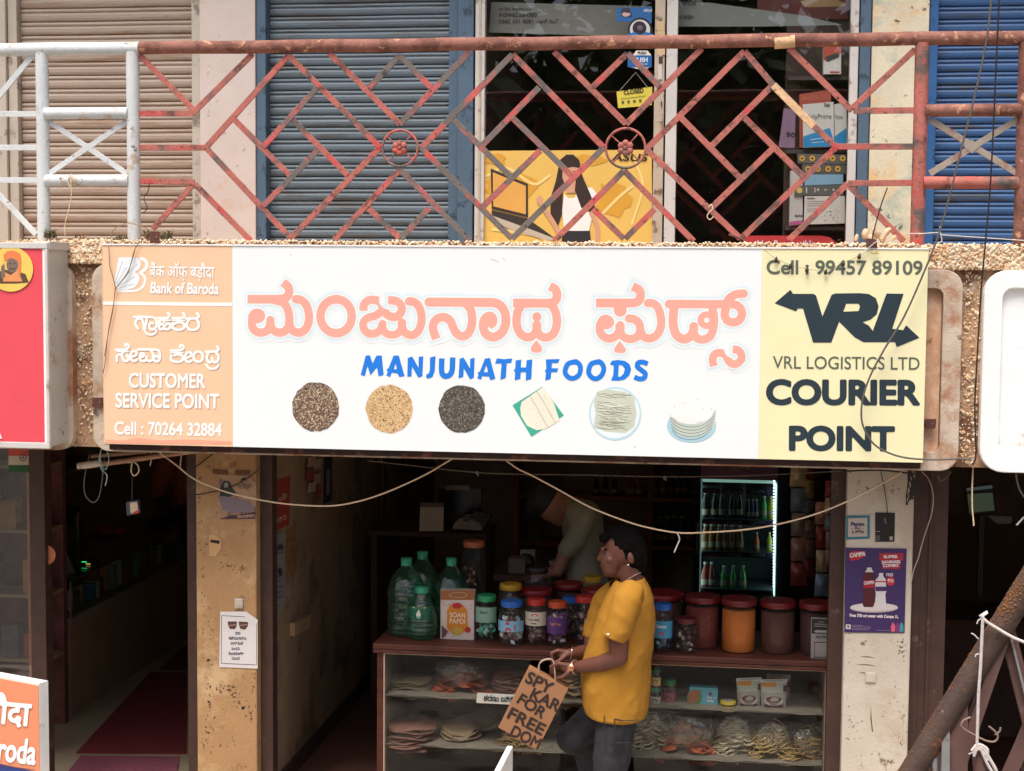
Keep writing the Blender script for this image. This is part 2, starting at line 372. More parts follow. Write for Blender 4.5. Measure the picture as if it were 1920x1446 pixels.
m_navy = mat("navy_shutter_paint", (50, 90, 138), 0.45, var=0.15, scale=4, stretch=(0.6, 1, 6), dirt=((60, 70, 84), 0.35, 3.0))
m_royal = mat("royal_blue_paint", (42, 92, 146), 0.5, var=0.1, dirt=((30, 60, 100), 0.2, 9.0))
m_pink = mat("pale_pink_distemper", (206, 194, 186), 0.85, var=0.05, bump=0.2, dirt=[((206, 184, 168), 0.35, 3.0), ((150, 130, 116), 0.12, 14.0)])
m_cream2 = mat("pale_cream_distemper", (218, 212, 186), 0.85, var=0.07, bump=0.3, dirt=[((222, 190, 140), 0.45, 2.2), ((170, 184, 170), 0.45, 2.6), ((90, 80, 70), 0.18, 15.0)])
m_alu = mat("old_aluminium", (205, 203, 198), 0.45, var=0.06, dirt=((150, 136, 120), 0.3, 8.0))
m_alud = mat("beige_aluminium", (190, 176, 156), 0.5, var=0.08, dirt=((120, 96, 76), 0.3, 9.0))
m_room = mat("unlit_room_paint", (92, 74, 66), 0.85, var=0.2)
m_tile = mat("floor_tiles", (150, 138, 116), 0.35, var=0.1, scale=2)
m_floorb = mat("red_oxide_floor", (88, 58, 48), 0.6, var=0.15, dirt=((66, 46, 38), 0.4, 3.0))
m_glass = clear("window_glass", (248, 250, 249), 1.0, 0.01, 1.85)

bld = thing("shop_building", "two storey shop building with pebble dashed balcony front over dark open shopfronts", "building", (2, 0.8, 0))
def part(mb, name, m, label=None, parent=None, **kw): return mb.build(name, m, parent or bld, label=label, **kw)
# --- floors, partitions, back wall, soffits
part(MB().box((-3.5, 0.45, -0.3), (0.60, 5.6, 0.15)), "shop_floor", m_tile, "pale tiled floor")
part(MB().box((0.60, 0.45, -0.3), (8, 5.6, 0.15)), "shop_floor", m_floorb, "red oxide floor")
part(MB().box((0.58, 0.52, 0.15), (0.68, 5.4, 2.66)), "partition_wall", m_passw, "stained ochre passage wall")
part(MB().box((0.684, 0.56, 0.15), (0.694, 5.4, 0.25)), "skirting", m_dark)
part(MB().box((3.92, 0.62, 0.15), (4.02, 5.4, 2.66)), "partition_wall", m_passw)
part(MB().box((-3.5, 5.4, -0.3), (8, 5.6, 2.66)), "back_wall", m_inw)
part(MB().box((-3.6, 0.45, -0.3), (-3.5, 5.6, 2.66)), "side_wall", m_inw)
part(MB().box((8, 0.45, -0.3), (8.1, 5.6, 2.66)), "side_wall", m_inw)
part(MB().box((-3.6, 0.30, 2.66), (8.1, 5.6, 2.98)), "ground_floor_ceiling", m_inw)
part(MB().box((-3.6, 0.30, 2.985), (8.1, 1.6, 3.12)), "balcony_slab", m_conc)
# --- pillars
part(MB().box((0.334, 0.40, -0.1), (0.662, 0.70, 2.66)), "pillar", m_yel, "yellow distempered pillar, flaking and stained", bevel=0.008)
part(MB().box((3.690, 0.40, -0.1), (4.015, 0.70, 2.66)), "pillar", m_crm, "off white scuffed pillar", bevel=0.008)
for x0, x1 in ((0.664, 0.728), (3.618, 3.688), (4.017, 4.19), (0.262, 0.332), (-0.62, -0.535)):
    part(MB().box((x0, 0.47, 0.0), (x1, 0.56, 2.66)), "shutter_guide", m_dark)
part(MB().box((4.02, 0.46, 0.0), (4.06, 0.52, 2.66)).box((4.10, 0.46, 0), (4.115, 0.52, 2.66)), "shutter_guide", m_dark)
part(MB().box((-3.6, 0.40, -0.1), (-1.55, 0.62, 2.66)), "front_wall", m_yel)
part(MB().box((5.9, 0.40, -0.1), (8.1, 0.62, 2.66)), "front_wall", m_crm)
# --- balcony front: beam, raised frames, pebble dash
part(MB().box((-3.6, 0.152, 2.10), (8.1, 0.30, 3.14)), "fascia_beam", m_conc)
def rrect(x0, x1, z0, z1, r, n=6):
    P = []
    for cx, cz, a0 in ((x1-r, z1-r, 0), (x0+r, z1-r, 90), (x0+r, z0+r, 180), (x1-r, z0+r, 270)):
        for k in range(n+1):
            a = R_(a0+90*k/n); P.append((cx+r*math.cos(a), cz+r*math.sin(a)))
    return P
def ring_frame(x0, x1, z0, z1, wd, ya, yb, r):
    A, B = rrect(x0, x1, z0, z1, r), rrect(x0+wd, x1-wd, z0+wd, z1-wd, r*0.45); n = len(A); mb = MB()
    vs = [(x, ya, z) for x, z in A]+[(x, ya, z) for x, z in B]+[(x, yb, z) for x, z in A]+[(x, yb, z) for x, z in B]; fs = []
    for i in range(n):
        j = (i+1) % n; fs += [(i, j, j+n, i+n), (i, i+2*n, j+2*n, j), (i+n, j+n, j+3*n, i+3*n)]
    return mb.add(vs, fs)
part(ring_frame(-0.100, 4.175, 2.085, 3.035, 0.088, 0.10, 0.156, 0.085), "raised_frame", m_frame, fix=True, bevel=0.004)
f2 = part(ring_frame(4.272, 8.05, 2.085, 3.035, 0.085, 0.098, 0.156, 0.11), "raised_frame", m_white, "white painted raised frame and panel", fix=True, bevel=0.006)
part(MB().box((4.30, 0.128, 2.12), (8.0, 0.154, 3.0)), "fascia_panel", m_white, parent=f2)
part(ring_frame(-3.5, -0.205, 2.085, 3.035, 0.088, 0.10, 0.156, 0.085), "raised_frame", m_frame, fix=True)
m_peach = mat("faded_peach_wash", (222, 176, 140), 0.9, var=0.12, bump=0.3, dirt=[((240, 214, 188), 0.5, 3.0), ((150, 90, 60), 0.3, 5.0)])
part(MB().box((0.0, 0.136, 2.15), (4.085, 0.151, 2.96)), "fascia_panel", m_peach)
part(MB().box((-3.6, 0.12, 3.035), (8.1, 0.32, 3.150)), "pebble_band", m_pebble)
stones = MB(); ico = [(0, 0, 1), (.89, 0, .45), (.28, .85, .45), (-.72, .53, .45), (-.72, -.53, .45), (.28, -.85, .45), (.72, .53, -.45), (-.28, .85, -.45), (-.89, 0, -.45), (-.28, -.85, -.45), (.72, -.53, -.45), (0, 0, -1)]
icf = [(0, 1, 2), (0, 2, 3), (0, 3, 4), (0, 4, 5), (0, 5, 1), (1, 6, 2), (2, 7, 3), (3, 8, 4), (4, 9, 5), (5, 10, 1), (6, 7, 2), (7, 8, 3), (8, 9, 4), (9, 10, 5), (10, 6, 1), (6, 11, 7), (7, 11, 8), (8, 11, 9), (9, 11, 10), (10, 11, 6)]
icv = np.array(ico)
def stone(mb, c, r):
    A = np.array(Euler((random.random()*6, random.random()*6, random.random()*6)).to_matrix())
    mb.add((icv*np.array([1, .7, .55])*(1+rng.uniform(-.2, .2, (12, 1)))*r)@A.T+np.array(c), icf, True)
for i in range(3600):
    x = random.uniform(-0.5, 4.9); hid = 0.03 < x < 3.98
    if random.random() < 0.33: stone(stones, (x, random.uniform(.125, .3), 3.150), random.uniform(.006, .012))
    else: stone(stones, (x, .12, random.uniform(3.115 if hid else 3.04, 3.155)), random.uniform(.006, .014))
for i in range(2600):
    x = random.uniform(-.22, .01) if random.random() < .3 else random.uniform(3.985, 4.9)
    stone(stones, (x, .12, random.uniform(3.04, 3.152)), random.uniform(.005, .016))
for i in range(700):
    s_ = random.random() < .5
    stone(stones, (random.uniform(-.2, -.11) if s_ else random.uniform(4.185, 4.265), .152, random.uniform(2.12, 3.03)), random.uniform(.003, .008) if random.random() < .8 else .012)
st_ = part(stones, "pebble_dash", mat("cream_pebbles", (240, 222, 194), .9, var=.22, scale=45, fine=((206, 164, 122), 25))); tag(st_, kind='stuff')
# --- upper storey
U = 1.25; UPL = YP(U)
def ux(px, y=250): return float(UPL.at(px, y)[0])
def wallbox(px0, px1, ya, yb, z0=3.12, z1=5.6, mb=None): return (mb or MB()).box((ux(px0), ya, z0), (ux(px1), yb, z1))
part(wallbox(375, 479, U, 1.6), "upper_wall", m_pink, "pale pink strip of wall", bevel=0.004)
part(wallbox(1631, 1737, U, 1.6), "upper_wall", m_cream2, "stained cream strip of wall", bevel=0.004)
part(MB().box((-3.6, U, 3.12), (-1.25, 1.6, 5.6)), "upper_wall", m_pink)
part(MB().box((6.4, U, 3.12), (8.1, 1.6, 5.6)), "upper_wall", m_cream2)
part(MB().box((-3.6, 0.78, 5.6), (8.1, 5.7, 5.78)), "upper_slab", m_conc)
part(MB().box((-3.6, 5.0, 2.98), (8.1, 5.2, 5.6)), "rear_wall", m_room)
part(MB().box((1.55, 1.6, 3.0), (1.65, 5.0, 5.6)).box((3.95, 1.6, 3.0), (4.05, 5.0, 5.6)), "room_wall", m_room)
part(MB().box((1.65, 1.6, 3.0), (3.95, 5.0, 3.125)), "upper_floor", m_floorb)
def shutter(x0, x1, ybase, pitch, ms, mf, frames, label):
    prof = [(0, .001), (.05, .005), (.20, .0085), (.42, .0085), (.56, .005), (.60, .0), (.63, .0), (.67, .005), (.76, .0075), (.86, .005), (.91, .0), (.93, -.007), (.975, -.007), (1.0, .001)]
    z0, z1 = 3.135, 5.6; n = int((z1-z0)/pitch)+1; pts = []
    for i in range(n):
        for t, d in prof[:-1]: pts.append((ybase-d, z0+(i+t)*pitch+random.uniform(-.0003, .0003)))
    k = len(pts); nx = 10; vs = []
    for j in range(nx+1):
        x = x0+(x1-x0)*j/nx
        for (y, z) in pts: vs.append((x, y+0.0012*math.sin(j*.8+z*4), z+0.0005*math.sin(j*.9+z*3)))
    fs = [(j*k+i, (j+1)*k+i, (j+1)*k+i+1, j*k+i+1) for j in range(nx) for i in range(k-1)]
    s = part(MB().add(vs, fs, True), "rolling_shutter", ms, label); s.data.polygons.foreach_set("use_smooth", [False]*len(fs))
    for a, b, ya in frames: part(MB().box((a, ya, 3.13), (b, ybase+.03, 5.6)), "shutter_frame", mf, parent=s, bevel=0.004)
    return s
shutter(ux(30), ux(358), 1.34, 0.0775, m_tan, m_tanf, [(ux(358)+.002, ux(375)-.002, 1.262), (ux(12), ux(29), 1.285), (ux(-60), ux(11), 1.262)], "beige rolling shutter")
shutter(ux(498), ux(838), 1.35, 0.0700, m_slate, m_blue, [(ux(479)+.002, ux(497.5), 1.262), (ux(838.5), ux(856), 1.29), (ux(856)+.002, ux(886), 1.262)], "slate blue rolling shutter")
shutter(ux(1756), ux(1756)+1.9, 1.35, 0.0700, m_navy, m_royal, [(ux(1738)+.002, ux(1755), 1.262)], "bright blue rolling shutter")
part(MB().box((ux(1609), 1.258, 3.13), (ux(1630)-.002, 1.42, 5.6)), "door_jamb", m_blue, bevel=0.004)
# --- glazed door and shop window of the upstairs shop
door = part(MB().box((ux(889), 1.27, 3.13), (ux(907), 1.33, 5.6)), "glass_door", m_alu, "glazed aluminium door", bevel=0.004)
part(MB().box((ux(896), 1.262, 3.13), (ux(900), 1.268, 5.6)), "stile_groove", m_alud, parent=door)
part(MB().box((ux(1225), 1.27, 3.13), (ux(1244), 1.33, 5.6)), "door_stile", m_alud, parent=door, bevel=0.004)
part(MB().add([(ux(907), 1.30, 3.13), (ux(1225), 1.30, 3.13), (ux(1225), 1.30, 5.6), (ux(907), 1.30, 5.6)], [(0, 1, 2, 3)]), "pane", m_glass, parent=door)
lk = MB(); D = YP(1.262)
lk.prism(rect(D, 1234, 103, 1241, 149), (0, .006, 0)); part(lk, "lock_plate", m_alu, parent=door, fix=True)
part(MB().prism(rect(D, 1235, 106, 1242, 119, .003), (0, .008, 0)).prism(rect(D, 1239.2, 190, 1241, 199, .002), (0, .008, 0)), "keyhole", m_dark, parent=door, fix=True)
part(MB().prism(rect(D, 1231, 40, 1246, 57, 0), (0, .006, 0)).prism(rect(D, 1232, 57, 1247, 103, -.001), (0, .006, 0)), "tape", mat("masking_tape", (206, 180, 140), 0.8, var=.1, bump=.3), parent=door, fix=True)
win = part(MB().box((ux(1247), 1.27, 3.13), (ux(1268), 1.33, 5.6)), "shop_window", m_alu, "aluminium framed shop window", bevel=0.004)
part(MB().box((ux(1591), 1.27, 3.13), (ux(1607), 1.33, 5.6)), "window_frame", m_alu, parent=win, bevel=0.004)
part(MB().add([(ux(1268), 1.30, 3.13), (ux(1591), 1.30, 3.13), (ux(1591), 1.30, 5.6), (ux(1268), 1.30, 5.6)], [(0, 1, 2, 3)]), "pane", m_glass, parent=win)
ob = thing("sky_blocking_building", "unseen plain building across the street, added to hold back low sky light", "building", (0, -26, -.14))  # out of view, added to cut low sky light under the balcony
MB().box((-34, -30, -.14), (36, -25, 7.6)).build("wall", mat("sky_blocker_brown_plaster", (128, 108, 92), .9, var=.2, scale=.6), ob);  # wall of the added, unseen building
for i in range(14):
    for z in (1.2, 4.4): MB().box((-31+4.8*i, -25.02, z), (-29+4.8*i, -24.96, z+1.7)).build("window", m_dark, ob)  # windows of the added, unseen building
PFp = YP(.4); CH = [[], []]
def chips(px, py, n, sx_, sy_, big, k=0):
    for _ in range(n):
        x, y = random.gauss(px, sx_), random.gauss(py, sy_); a0 = random.uniform(0, 3.1); l, w2 = random.uniform(.4, 1)*big, random.uniform(.15, .5)*big
        if not (370 < x < 479 or 1588 < x < 1705): continue
        CH[k].append([(x+(l*math.cos(t)*math.cos(a0)-w2*math.sin(t)*math.sin(a0))*random.uniform(.6, 1.2), y+(l*math.cos(t)*math.sin(a0)+w2*math.sin(t)*math.cos(a0))*random.uniform(.6, 1.2)) for t in np.linspace(0, 6.283, 9)[:-1]])
for c in ((404, 1288, 14, 16, 5, 3.0), (432, 1300, 16, 10, 8, 3.4), (455, 1325, 10, 12, 8, 3.0), (392, 1340, 12, 4, 20, 3.6), (382, 1110, 16, 3, 50, 3.2), (440, 1064, 14, 14, 6, 3.0), (400, 1175, 10, 20, 10, 2.6), (470, 1340, 8, 5, 8, 3.4), (388, 1385, 10, 5, 20, 3.2), (430, 1400, 5, 20, 14, 2.8), (376, 950, 12, 2.5, 70, 2.6), (474, 1290, 6, 3, 20, 3),
          (1690, 1215, 16, 3, 16, 3.2), (1688, 1390, 5, 6, 8, 2.6), (1606, 1366, 6, 6, 10, 2.6), (1660, 1330, 5, 12, 14, 2.4), (1592, 1300, 12, 2, 90, 2.4), (1640, 1420, 5, 20, 10, 2.6), (1612, 905, 6, 10, 10, 2.6), (1650, 920, 6, 12, 8, 2.6)): chips(*c)
for c in ((398, 1240, 10, 14, 20, 9), (440, 1310, 8, 20, 16, 9), (420, 1090, 8, 24, 16, 8), (386, 1180, 7, 6, 40, 9)): chips(*c, 1)
for y0, x0, x1 in ((1232, 1612, 1641), (1247, 1604, 1644), (1262, 1610, 1627)):
    n_ = 9; CH[0].append([(x0+(x1-x0)*q/n_, y0+.25*q-1.5*math.sin(math.pi*q/n_)-.7*math.sin(math.pi*q/n_)) for q in range(n_+1)]+[(x0+(x1-x0)*q/n_, y0+.25*q-1.5*math.sin(math.pi*q/n_)+.6*math.sin(math.pi*q/n_)) for q in range(n_-1, 0, -1)])
CH[0].append([(1633, 1322), (1634, 1345), (1637, 1372), (1635, 1372), (1632, 1346)])
tag(ink_mesh("paint_chips", CH[0], PFp, mat("dark_scuff", (92, 70, 52), .9, var=.3, scale=40), bld, .0012), kind='stuff'); tag(ink_mesh("paint_patches", CH[1], PFp, mat("bare_plaster", (170, 136, 98), .9, var=.15, scale=30), bld, .0007), kind='stuff')
# small fittings on the pillars
part(MB().box((0.545, 0.388, 1.232), (0.592, 0.399, 1.288)), "socket_box", m_tanf, bevel=0.006)
part(MB().box((3.80, 0.390, 0.98), (3.85, 0.399, 1.03)), "socket_box", m_crm, bevel=0.006)
# ================================================================== balcony railing
RY = 0.20; RP = YP(RY)
m_rust = mat("rusty_red_pipe", (146, 98, 84), 0.8, var=0.2, scale=14, bump=0.5, bscale=80, dirt=[((112, 70, 58), 0.6, 6.0), ((206, 156, 120), 0.26, 22.0)])
m_redp = mat("flaking_red_paint", (178, 104, 92), 0.75, var=0.14, scale=9, bump=0.4, bscale=90, dirt=[((92, 88, 84), 0.50, 4.5), ((198, 78, 76), 0.36, 5.5), ((104, 66, 58), 0.36, 14.0), ((66, 52, 48), .2, 40)])
m_redg = mat("grey_worn_red_paint", (110, 102, 96), 0.75, var=0.14, scale=9, bump=0.4, bscale=90, dirt=[((196, 96, 90), 0.55, 5.0), ((204, 80, 78), 0.32, 7.0), ((66, 58, 54), .25, 30)])
m_wht = mat("chipped_white_paint", (206, 211, 211), 0.6, var=0.05, scale=9, bump=0.35, bscale=60, dirt=[((186, 170, 150), 0.3, 6.0), ((90, 70, 58), 0.12, 16.0)])
m_gryx = mat("grey_primer", (158, 148, 134), 0.75, var=0.12, bump=0.3, dirt=[((150, 92, 78), 0.35, 6.0)])
m_peel = mat("peeled_cream_paint", (222, 184, 142), 0.85, var=0.2, scale=20, bump=0.8, bscale=60, dirt=[((150, 100, 74), 0.3, 14.0)])
rail = thing("balcony_railing", "balcony railing of diamond lattice, half white painted and half rusty red", "railing", (2, RY, 3.15))
def rpt(x, y, dy=0.0): return RP.at(x, y, dy)
def rtop(x): return 92.0-(x/1920.0)*20.0     # centre line of the top pipe in the photo
zt = float(np.mean([rpt(x, rtop(x))[2] for x in (100, 500, 960, 1400, 1900)]))
xj = float(rpt(262, 91)[0])
MB().tube([(xj+i*0.2, RY, zt+0.002*math.sin(i*1.7)) for i in range(26)], 0.0325, 16).build("top_rail", m_rust, rail, label="rusty red top rail")
MB().tube([(-2.6+i*(xj+2.6)/13, RY, zt+.0015*math.sin(i*1.9)) for i in range(14)], 0.0335, 16).build("top_rail", m_wht, rail, label="white painted top rail")
zb = 3.14
def post(px_t, px_b, m, lab): 
    x = float((rpt(px_t, 95)[0]+rpt(px_b, 440)[0])/2)
    MB().tube([(x, RY, zb-.02), (x, RY, zb+.3), (x+.001, RY, zb+.6), (x, RY, zt-.02)], 0.0335, 14).build("post", m, rail, label=lab); return x
xs = [post(75, 86, m_wht, "white painted post"), post(247, 253, m_wht, "white painted post"), post(1731, 1718, m_redp, "worn red post"), post(1925, 1912, m_rust, "rusty post")]
def crossrail(xa, xb, y, m, lab): z = float(rpt((960 if xa > 2 else 160) if False else 160 if xb < 1 else 1830, y)[2]); MB().tube([(xa+.02, RY-.012, z), ((xa+xb)/2, RY-.013, z), (xb-.02, RY-.012, z)], .030, 14).build("cross_rail", m, rail, label=lab)
crossrail(xs[0], xs[1], 213, m_wht, "white painted cross rail"); crossrail(xs[0], xs[1], 339, m_wht, "white painted cross rail")
crossrail(xs[2], xs[3], 207.5, m_rust, "rusty cross rail"); crossrail(xs[2], xs[3], 343, m_redp, "worn red cross rail")
def flatbars(name, L, m, wd=.029, dp=.010, lab=None, y0=0.0):
    for i, (a, b, c, d) in enumerate(L): MB().bar(rpt(a, b, y0+.0007*(i % 5)), rpt(c, d, y0+.0007*(i % 5)), wd, dp).build(name, m, rail, label=lab, bevel=0.0015)
flatbars("cross_brace", [(92, 228, 238, 326), (238, 228, 92, 326)], m_wht, .027, lab="white painted cross brace")
flatbars("cross_brace", [(1743, 224, 1908, 326), (1908, 224, 1743, 326)], m_gryx, .030, lab="grey primed cross brace")
MB().prism(quad(RP, ((1805, 272), (1822, 262), (1840, 272), (1822, 288)), .008), (0, .006, 0)).build("gusset", m_gryx, rail, fix=True)
flatbars("lattice_bar", [(62, 103, -14, 195), (78, 214, -20, 214), (84, 277, -40, 277), (86, 338, -20, 338), (68, 440, -14, 352), (-40, 277, -160, 105), (-40, 277, -170, 440)], m_wht, lab="white painted lattice")
RED = [(262, 104, 365, 208), (262, 213, 363, 213), (362, 212, 474, 101), (262, 277, 386, 277), (262, 340, 365, 342), (365, 343, 286, 430), (365, 345, 470, 451),
       (386, 277, 541, 104), (386, 277, 545, 447), (541, 104, 713, 277), (545, 447, 713, 277), (438, 223, 546, 332), (546, 222, 652, 329),
       (617, 99, 750, 233), (750, 318, 627, 449), (690, 390, 750, 447), (1039, 97, 1174, 233), (1316, 91, 1174, 233), (1177, 100, 1112, 163),
       (1170, 320, 1039, 452), (1170, 320, 1301, 453), (1112, 392, 1170, 448), (1228, 392, 1172, 448), (1212, 280, 1396, 96), (1212, 280, 1389, 448),
       (1389, 448, 1568, 276), (1449, 160, 1334, 274), (1275, 219, 1386, 332), (1396, 221, 1507, 332), (1449, 279, 1334, 390), (1480, 91, 1598, 208),
       (1597, 204, 1716, 93), (1600, 208, 1714, 207), (1568, 275, 1713, 275), (1590, 344, 1711, 343), (1590, 344, 1478, 451), (1592, 348, 1695, 453), (961, 102, 1132, 277)]
GRY = [(594, 166, 493, 276), (596, 282, 493, 387), (880, 98, 750, 233), (750, 104, 692, 165), (750, 104, 808, 165), (750, 318, 880, 451), (805, 390, 752, 447),
       (790, 278, 961, 102), (790, 278, 960, 448), (960, 448, 1132, 277), (1011, 164, 905, 272), (848, 222, 958, 332), (961, 221, 1071, 329), (1013, 282, 906, 387), (1177, 100, 1237, 163)]
flatbars("lattice_bar", RED, m_redp, lab="worn red lattice"); flatbars("lattice_bar", GRY, m_redg, lab="red lattice rubbed down to grey", y0=.0045)
flatbars("lattice_bar", [(1396, 96, 1450, 160), (1525, 236, 1568, 276)], m_redp, lab="worn red lattice", y0=.001)
flatbars("lattice_bar", [(1450, 160, 1526, 237)], m_peel, .035, .016, "lattice bar with thick peeling cream paint", y0=.001)
for cx, cy, r, mm in ((750, 278, 34, m_redg), (1173, 278, 36.5, m_redp)):
    c = rpt(cx, cy, .004); rr = r/382.0
    rg = MB().tube([(c[0]+rr*math.cos(t), c[1], c[2]+rr*math.sin(t)) for t in np.linspace(0, 2*math.pi, 41)], .0062, 8, cap=False).build("ring", mm, rail)
    
    for a in (45, 135, 225, 315):
        t = R_(a+4); MB().tube([(c[0]+.03*math.cos(t), c[1], c[2]+.03*math.sin(t)), (c[0]+rr*math.cos(t), c[1], c[2]+rr*math.sin(t))], .0036, 8).build("spoke", mm, rg)
    fl = MB().ball((c[0], c[1]-.012, c[2]), .011)
    for k in range(6):
        t = R_(90+60*k); fl.ball((c[0]+.024*math.cos(t), c[1]-.008, c[2]+.024*math.sin(t)), .0165, 1, .7, 1)
    fl.build("flower", m_redp, rg)
MB().tube([rpt(1452, 79)+np.array([0, -.002, 0]), rpt(1484, 77)+np.array([0, -.002, 0]), rpt(1490, 76.5)+np.array([0, -.002, 0])], [.0335, .0337, .033], 16).build("peeled_patch", m_peel, rail)
# ================================================================== the long shop signboard
SP = Printed((0, .0022, 0), (0, -1, 0)); SF = YP(0.0)
m_flexw = mat("white_flex_print", (234, 240, 240), 0.5, var=0.012, scale=2, bump=0.06, bscale=160)
m_flexo = mat("peach_flex_print", (240, 200, 164), 0.5, var=0.03, scale=3, dirt=((242, 200, 160), 0.4, 1.6))
m_flexy = mat("pale_yellow_flex_print", (236, 232, 186), 0.5, var=0.02, scale=3, dirt=((236, 226, 190), 0.3, 2.0))
m_salmon = flat("salmon_print", (238, 168, 152)); m_halo = flat("white_outline_print", (250, 243, 240)); m_aqua = flat("aqua_glow_print", (184, 220, 230)); m_aqua2 = flat("pale_aqua_print", (216, 234, 238))
m_bluep = flat("blue_print", (16, 122, 222)); m_wp = flat("white_print", (250, 246, 242)); m_shade = flat("grey_shadow_print", (178, 158, 146)); m_ink = flat("slate_ink_print", (32, 50, 60)); m_olive = flat("olive_ink_print", (88, 98, 84))
m_under = mat("sign_steel_and_shade", (58, 36, 32), 0.7, dirt=((130, 80, 60), 0.4, 6.0))  # frame steel, darkened so the strip under the sign reads as shade
sign = thing("shop_signboard", "long white shop signboard with salmon Kannada lettering between peach and yellow end panels", "sign", (2, 0.05, 2.13))
def sx(px, py=650): return float(SP.at(px, py)[0])
zlo, zhi = 2.130, 3.128; xa, xb, xc, xd = 0.002, sx(436), sx(1426), 3.998
MB().box((xa, 0.06, 2.098), (xd, 0.13, zlo+.01)).build("under_sign_shade", m_under, sign); MB().box((xa, 0.012, zlo), (xd, 0.095, zhi)).build("frame", m_under, sign)  # first box: dark strip painting the shade below the sign's lower edge
def wave(x, z): return 0.0012*math.sin(x*7+z*3)+0.001*math.sin(x*17-z*5)
def flex(x0, x1): return MB().sheet(lambda u, v: (x0+(x1-x0)*u, 0.00195+wave(x0+(x1-x0)*u, v)*.10, zlo+.004+(zhi-zlo-.006)*v), 40, 10)
po = flex(xa-.002, xb).build("peach_panel", m_flexo, sign); pw_ = flex(xb+.0004, xc-.0004).build("white_panel", m_flexw, sign); py_ = flex(xc, xd+.002).build("yellow_panel", m_flexy, sign)
MB().box((xa-.003, -.002, zhi-.001), (xd+.003, .05, zhi+.006)).build("top_fold", m_wp, sign); MB().box((xa-.004, 0.0, zlo), (xa-.0015, .06, zhi)).build("side_fold", m_flexo, sign)
def cropper(ox, oy, s): return lambda *p: [(ox+x/s, oy+y/s) for x, y in p]
A, B, C_ = cropper(440, 510, 5.333), cropper(780, 510, 6.4), cropper(1080, 510, 5.486)
def S(f, w, pts, cap=0): return ('s', f(*pts), w, cap)
def O(f, s, x, y, rx, ry): p = f((x, y))[0]; return ('o', p[0], p[1], rx/s, ry/s)
T = []
T += [S(A, 16.2, [(128, 272), (250, 273), (380, 273), (460, 270), (520, 250), (543, 205), (535, 150), (482, 104)], 2),
      O(A, 5.333, 224, 440, 82, 74), S(A, 15.5, [(178, 440), (172, 520), (195, 580), (262, 608), (325, 585), (352, 530), (357, 482)]),
      S(A, 15.5, [(357, 500), (375, 572), (447, 608), (520, 575), (547, 490), (535, 390), (490, 310), (400, 282)]),
      S(A, 15.5, [(549, 520), (572, 580), (640, 609), (705, 575), (740, 500), (740, 410), (712, 325), (665, 282), (613, 272)], 1 if False else 0),
      ('p', A((613, 232), (660, 232), (660, 316), (613, 316))), ('p', A((318, 478), (397, 478), (397, 560), (318, 560))),
      ('-', 's', A((228, 522), (252, 530), (285, 512)), 2.6, 0)]
T += [('s', [tuple(q) for q in smooth_path([(440+(1015+157*math.cos(t))/5.333, 510+(443+170*math.sin(t))/5.333) for t in np.linspace(0, 2*math.pi, 17)], 2)], 16, 0)]
T += [S(A, 15.5, [(1288, 388), (1292, 330), (1335, 286), (1400, 280), (1455, 305), (1487, 370), (1530, 430), (1595, 452), (1650, 425), (1672, 360), (1640, 305), (1585, 285), (1534, 284)], 2),
      S(A, 15.0, [(1462, 400), (1400, 440), (1330, 460), (1288, 505), (1295, 575), (1350, 617), (1420, 608), (1462, 570), (1478, 520)]),
      S(A, 14.5, [(1470, 540), (1510, 610), (1580, 630), (1640, 605), (1672, 550), (1676, 505)]), ('p', A((1630, 492), (1712, 492), (1712, 580), (1630, 580))),
      S(A, 15.5, [(1676, 560), (1705, 608), (1775, 632), (1835, 590), (1868, 500), (1862, 400), (1830, 330), (1790, 300), (1742, 295)], 0), ('p', A((1742, 250), (1790, 254), (1790, 340), (1742, 338)))]
T += [S(B, 17, [(155, 362), (500, 364), (800, 366), (940, 370), (1020, 410), (1070, 500), (1075, 620), (1030, 725), (935, 782), (845, 750), (810, 670), (815, 590), (850, 540)], 1),
      O(B, 6.4, 885, 580, 92, 104), ('-', 's', B((870, 672), (925, 712), (975, 672), (1003, 590), (985, 500), (950, 452)), 3.4, 0),
      S(B, 16.2, [(600, 385), (650, 440), (672, 540), (665, 650), (625, 740), (555, 772), (490, 742), (448, 670), (410, 585), (345, 545), (268, 556), (214, 612), (206, 690), (242, 805)], 2)]
T += [S(B, 16.5, [(1165, 374), (1400, 374), (1600, 374), (1670, 345), (1692, 280), (1672, 210), (1605, 170)], 2), S(B, 16, [(1262, 400), (1218, 490), (1208, 620), (1245, 730), (1325, 782), (1400, 765), (1446, 700), (1450, 632)], 0),
      S(B, 16, [(1450, 690), (1492, 768), (1580, 784), (1655, 730), (1690, 620), (1680, 500), (1640, 410)]), S(B, 10, [(1240, 412), (1340, 398), (1450, 394), (1560, 398), (1650, 415)]), ('p', B((1396, 628), (1504, 628), (1504, 740), (1396, 740))),
      O(B, 6.4, 1450, 540, 54, 56), ('p', B((1445, 815), (1480, 860), (1512, 905), (1515, 945), (1485, 966), (1445, 970), (1405, 964), (1376, 942), (1380, 902), (1412, 858)))]
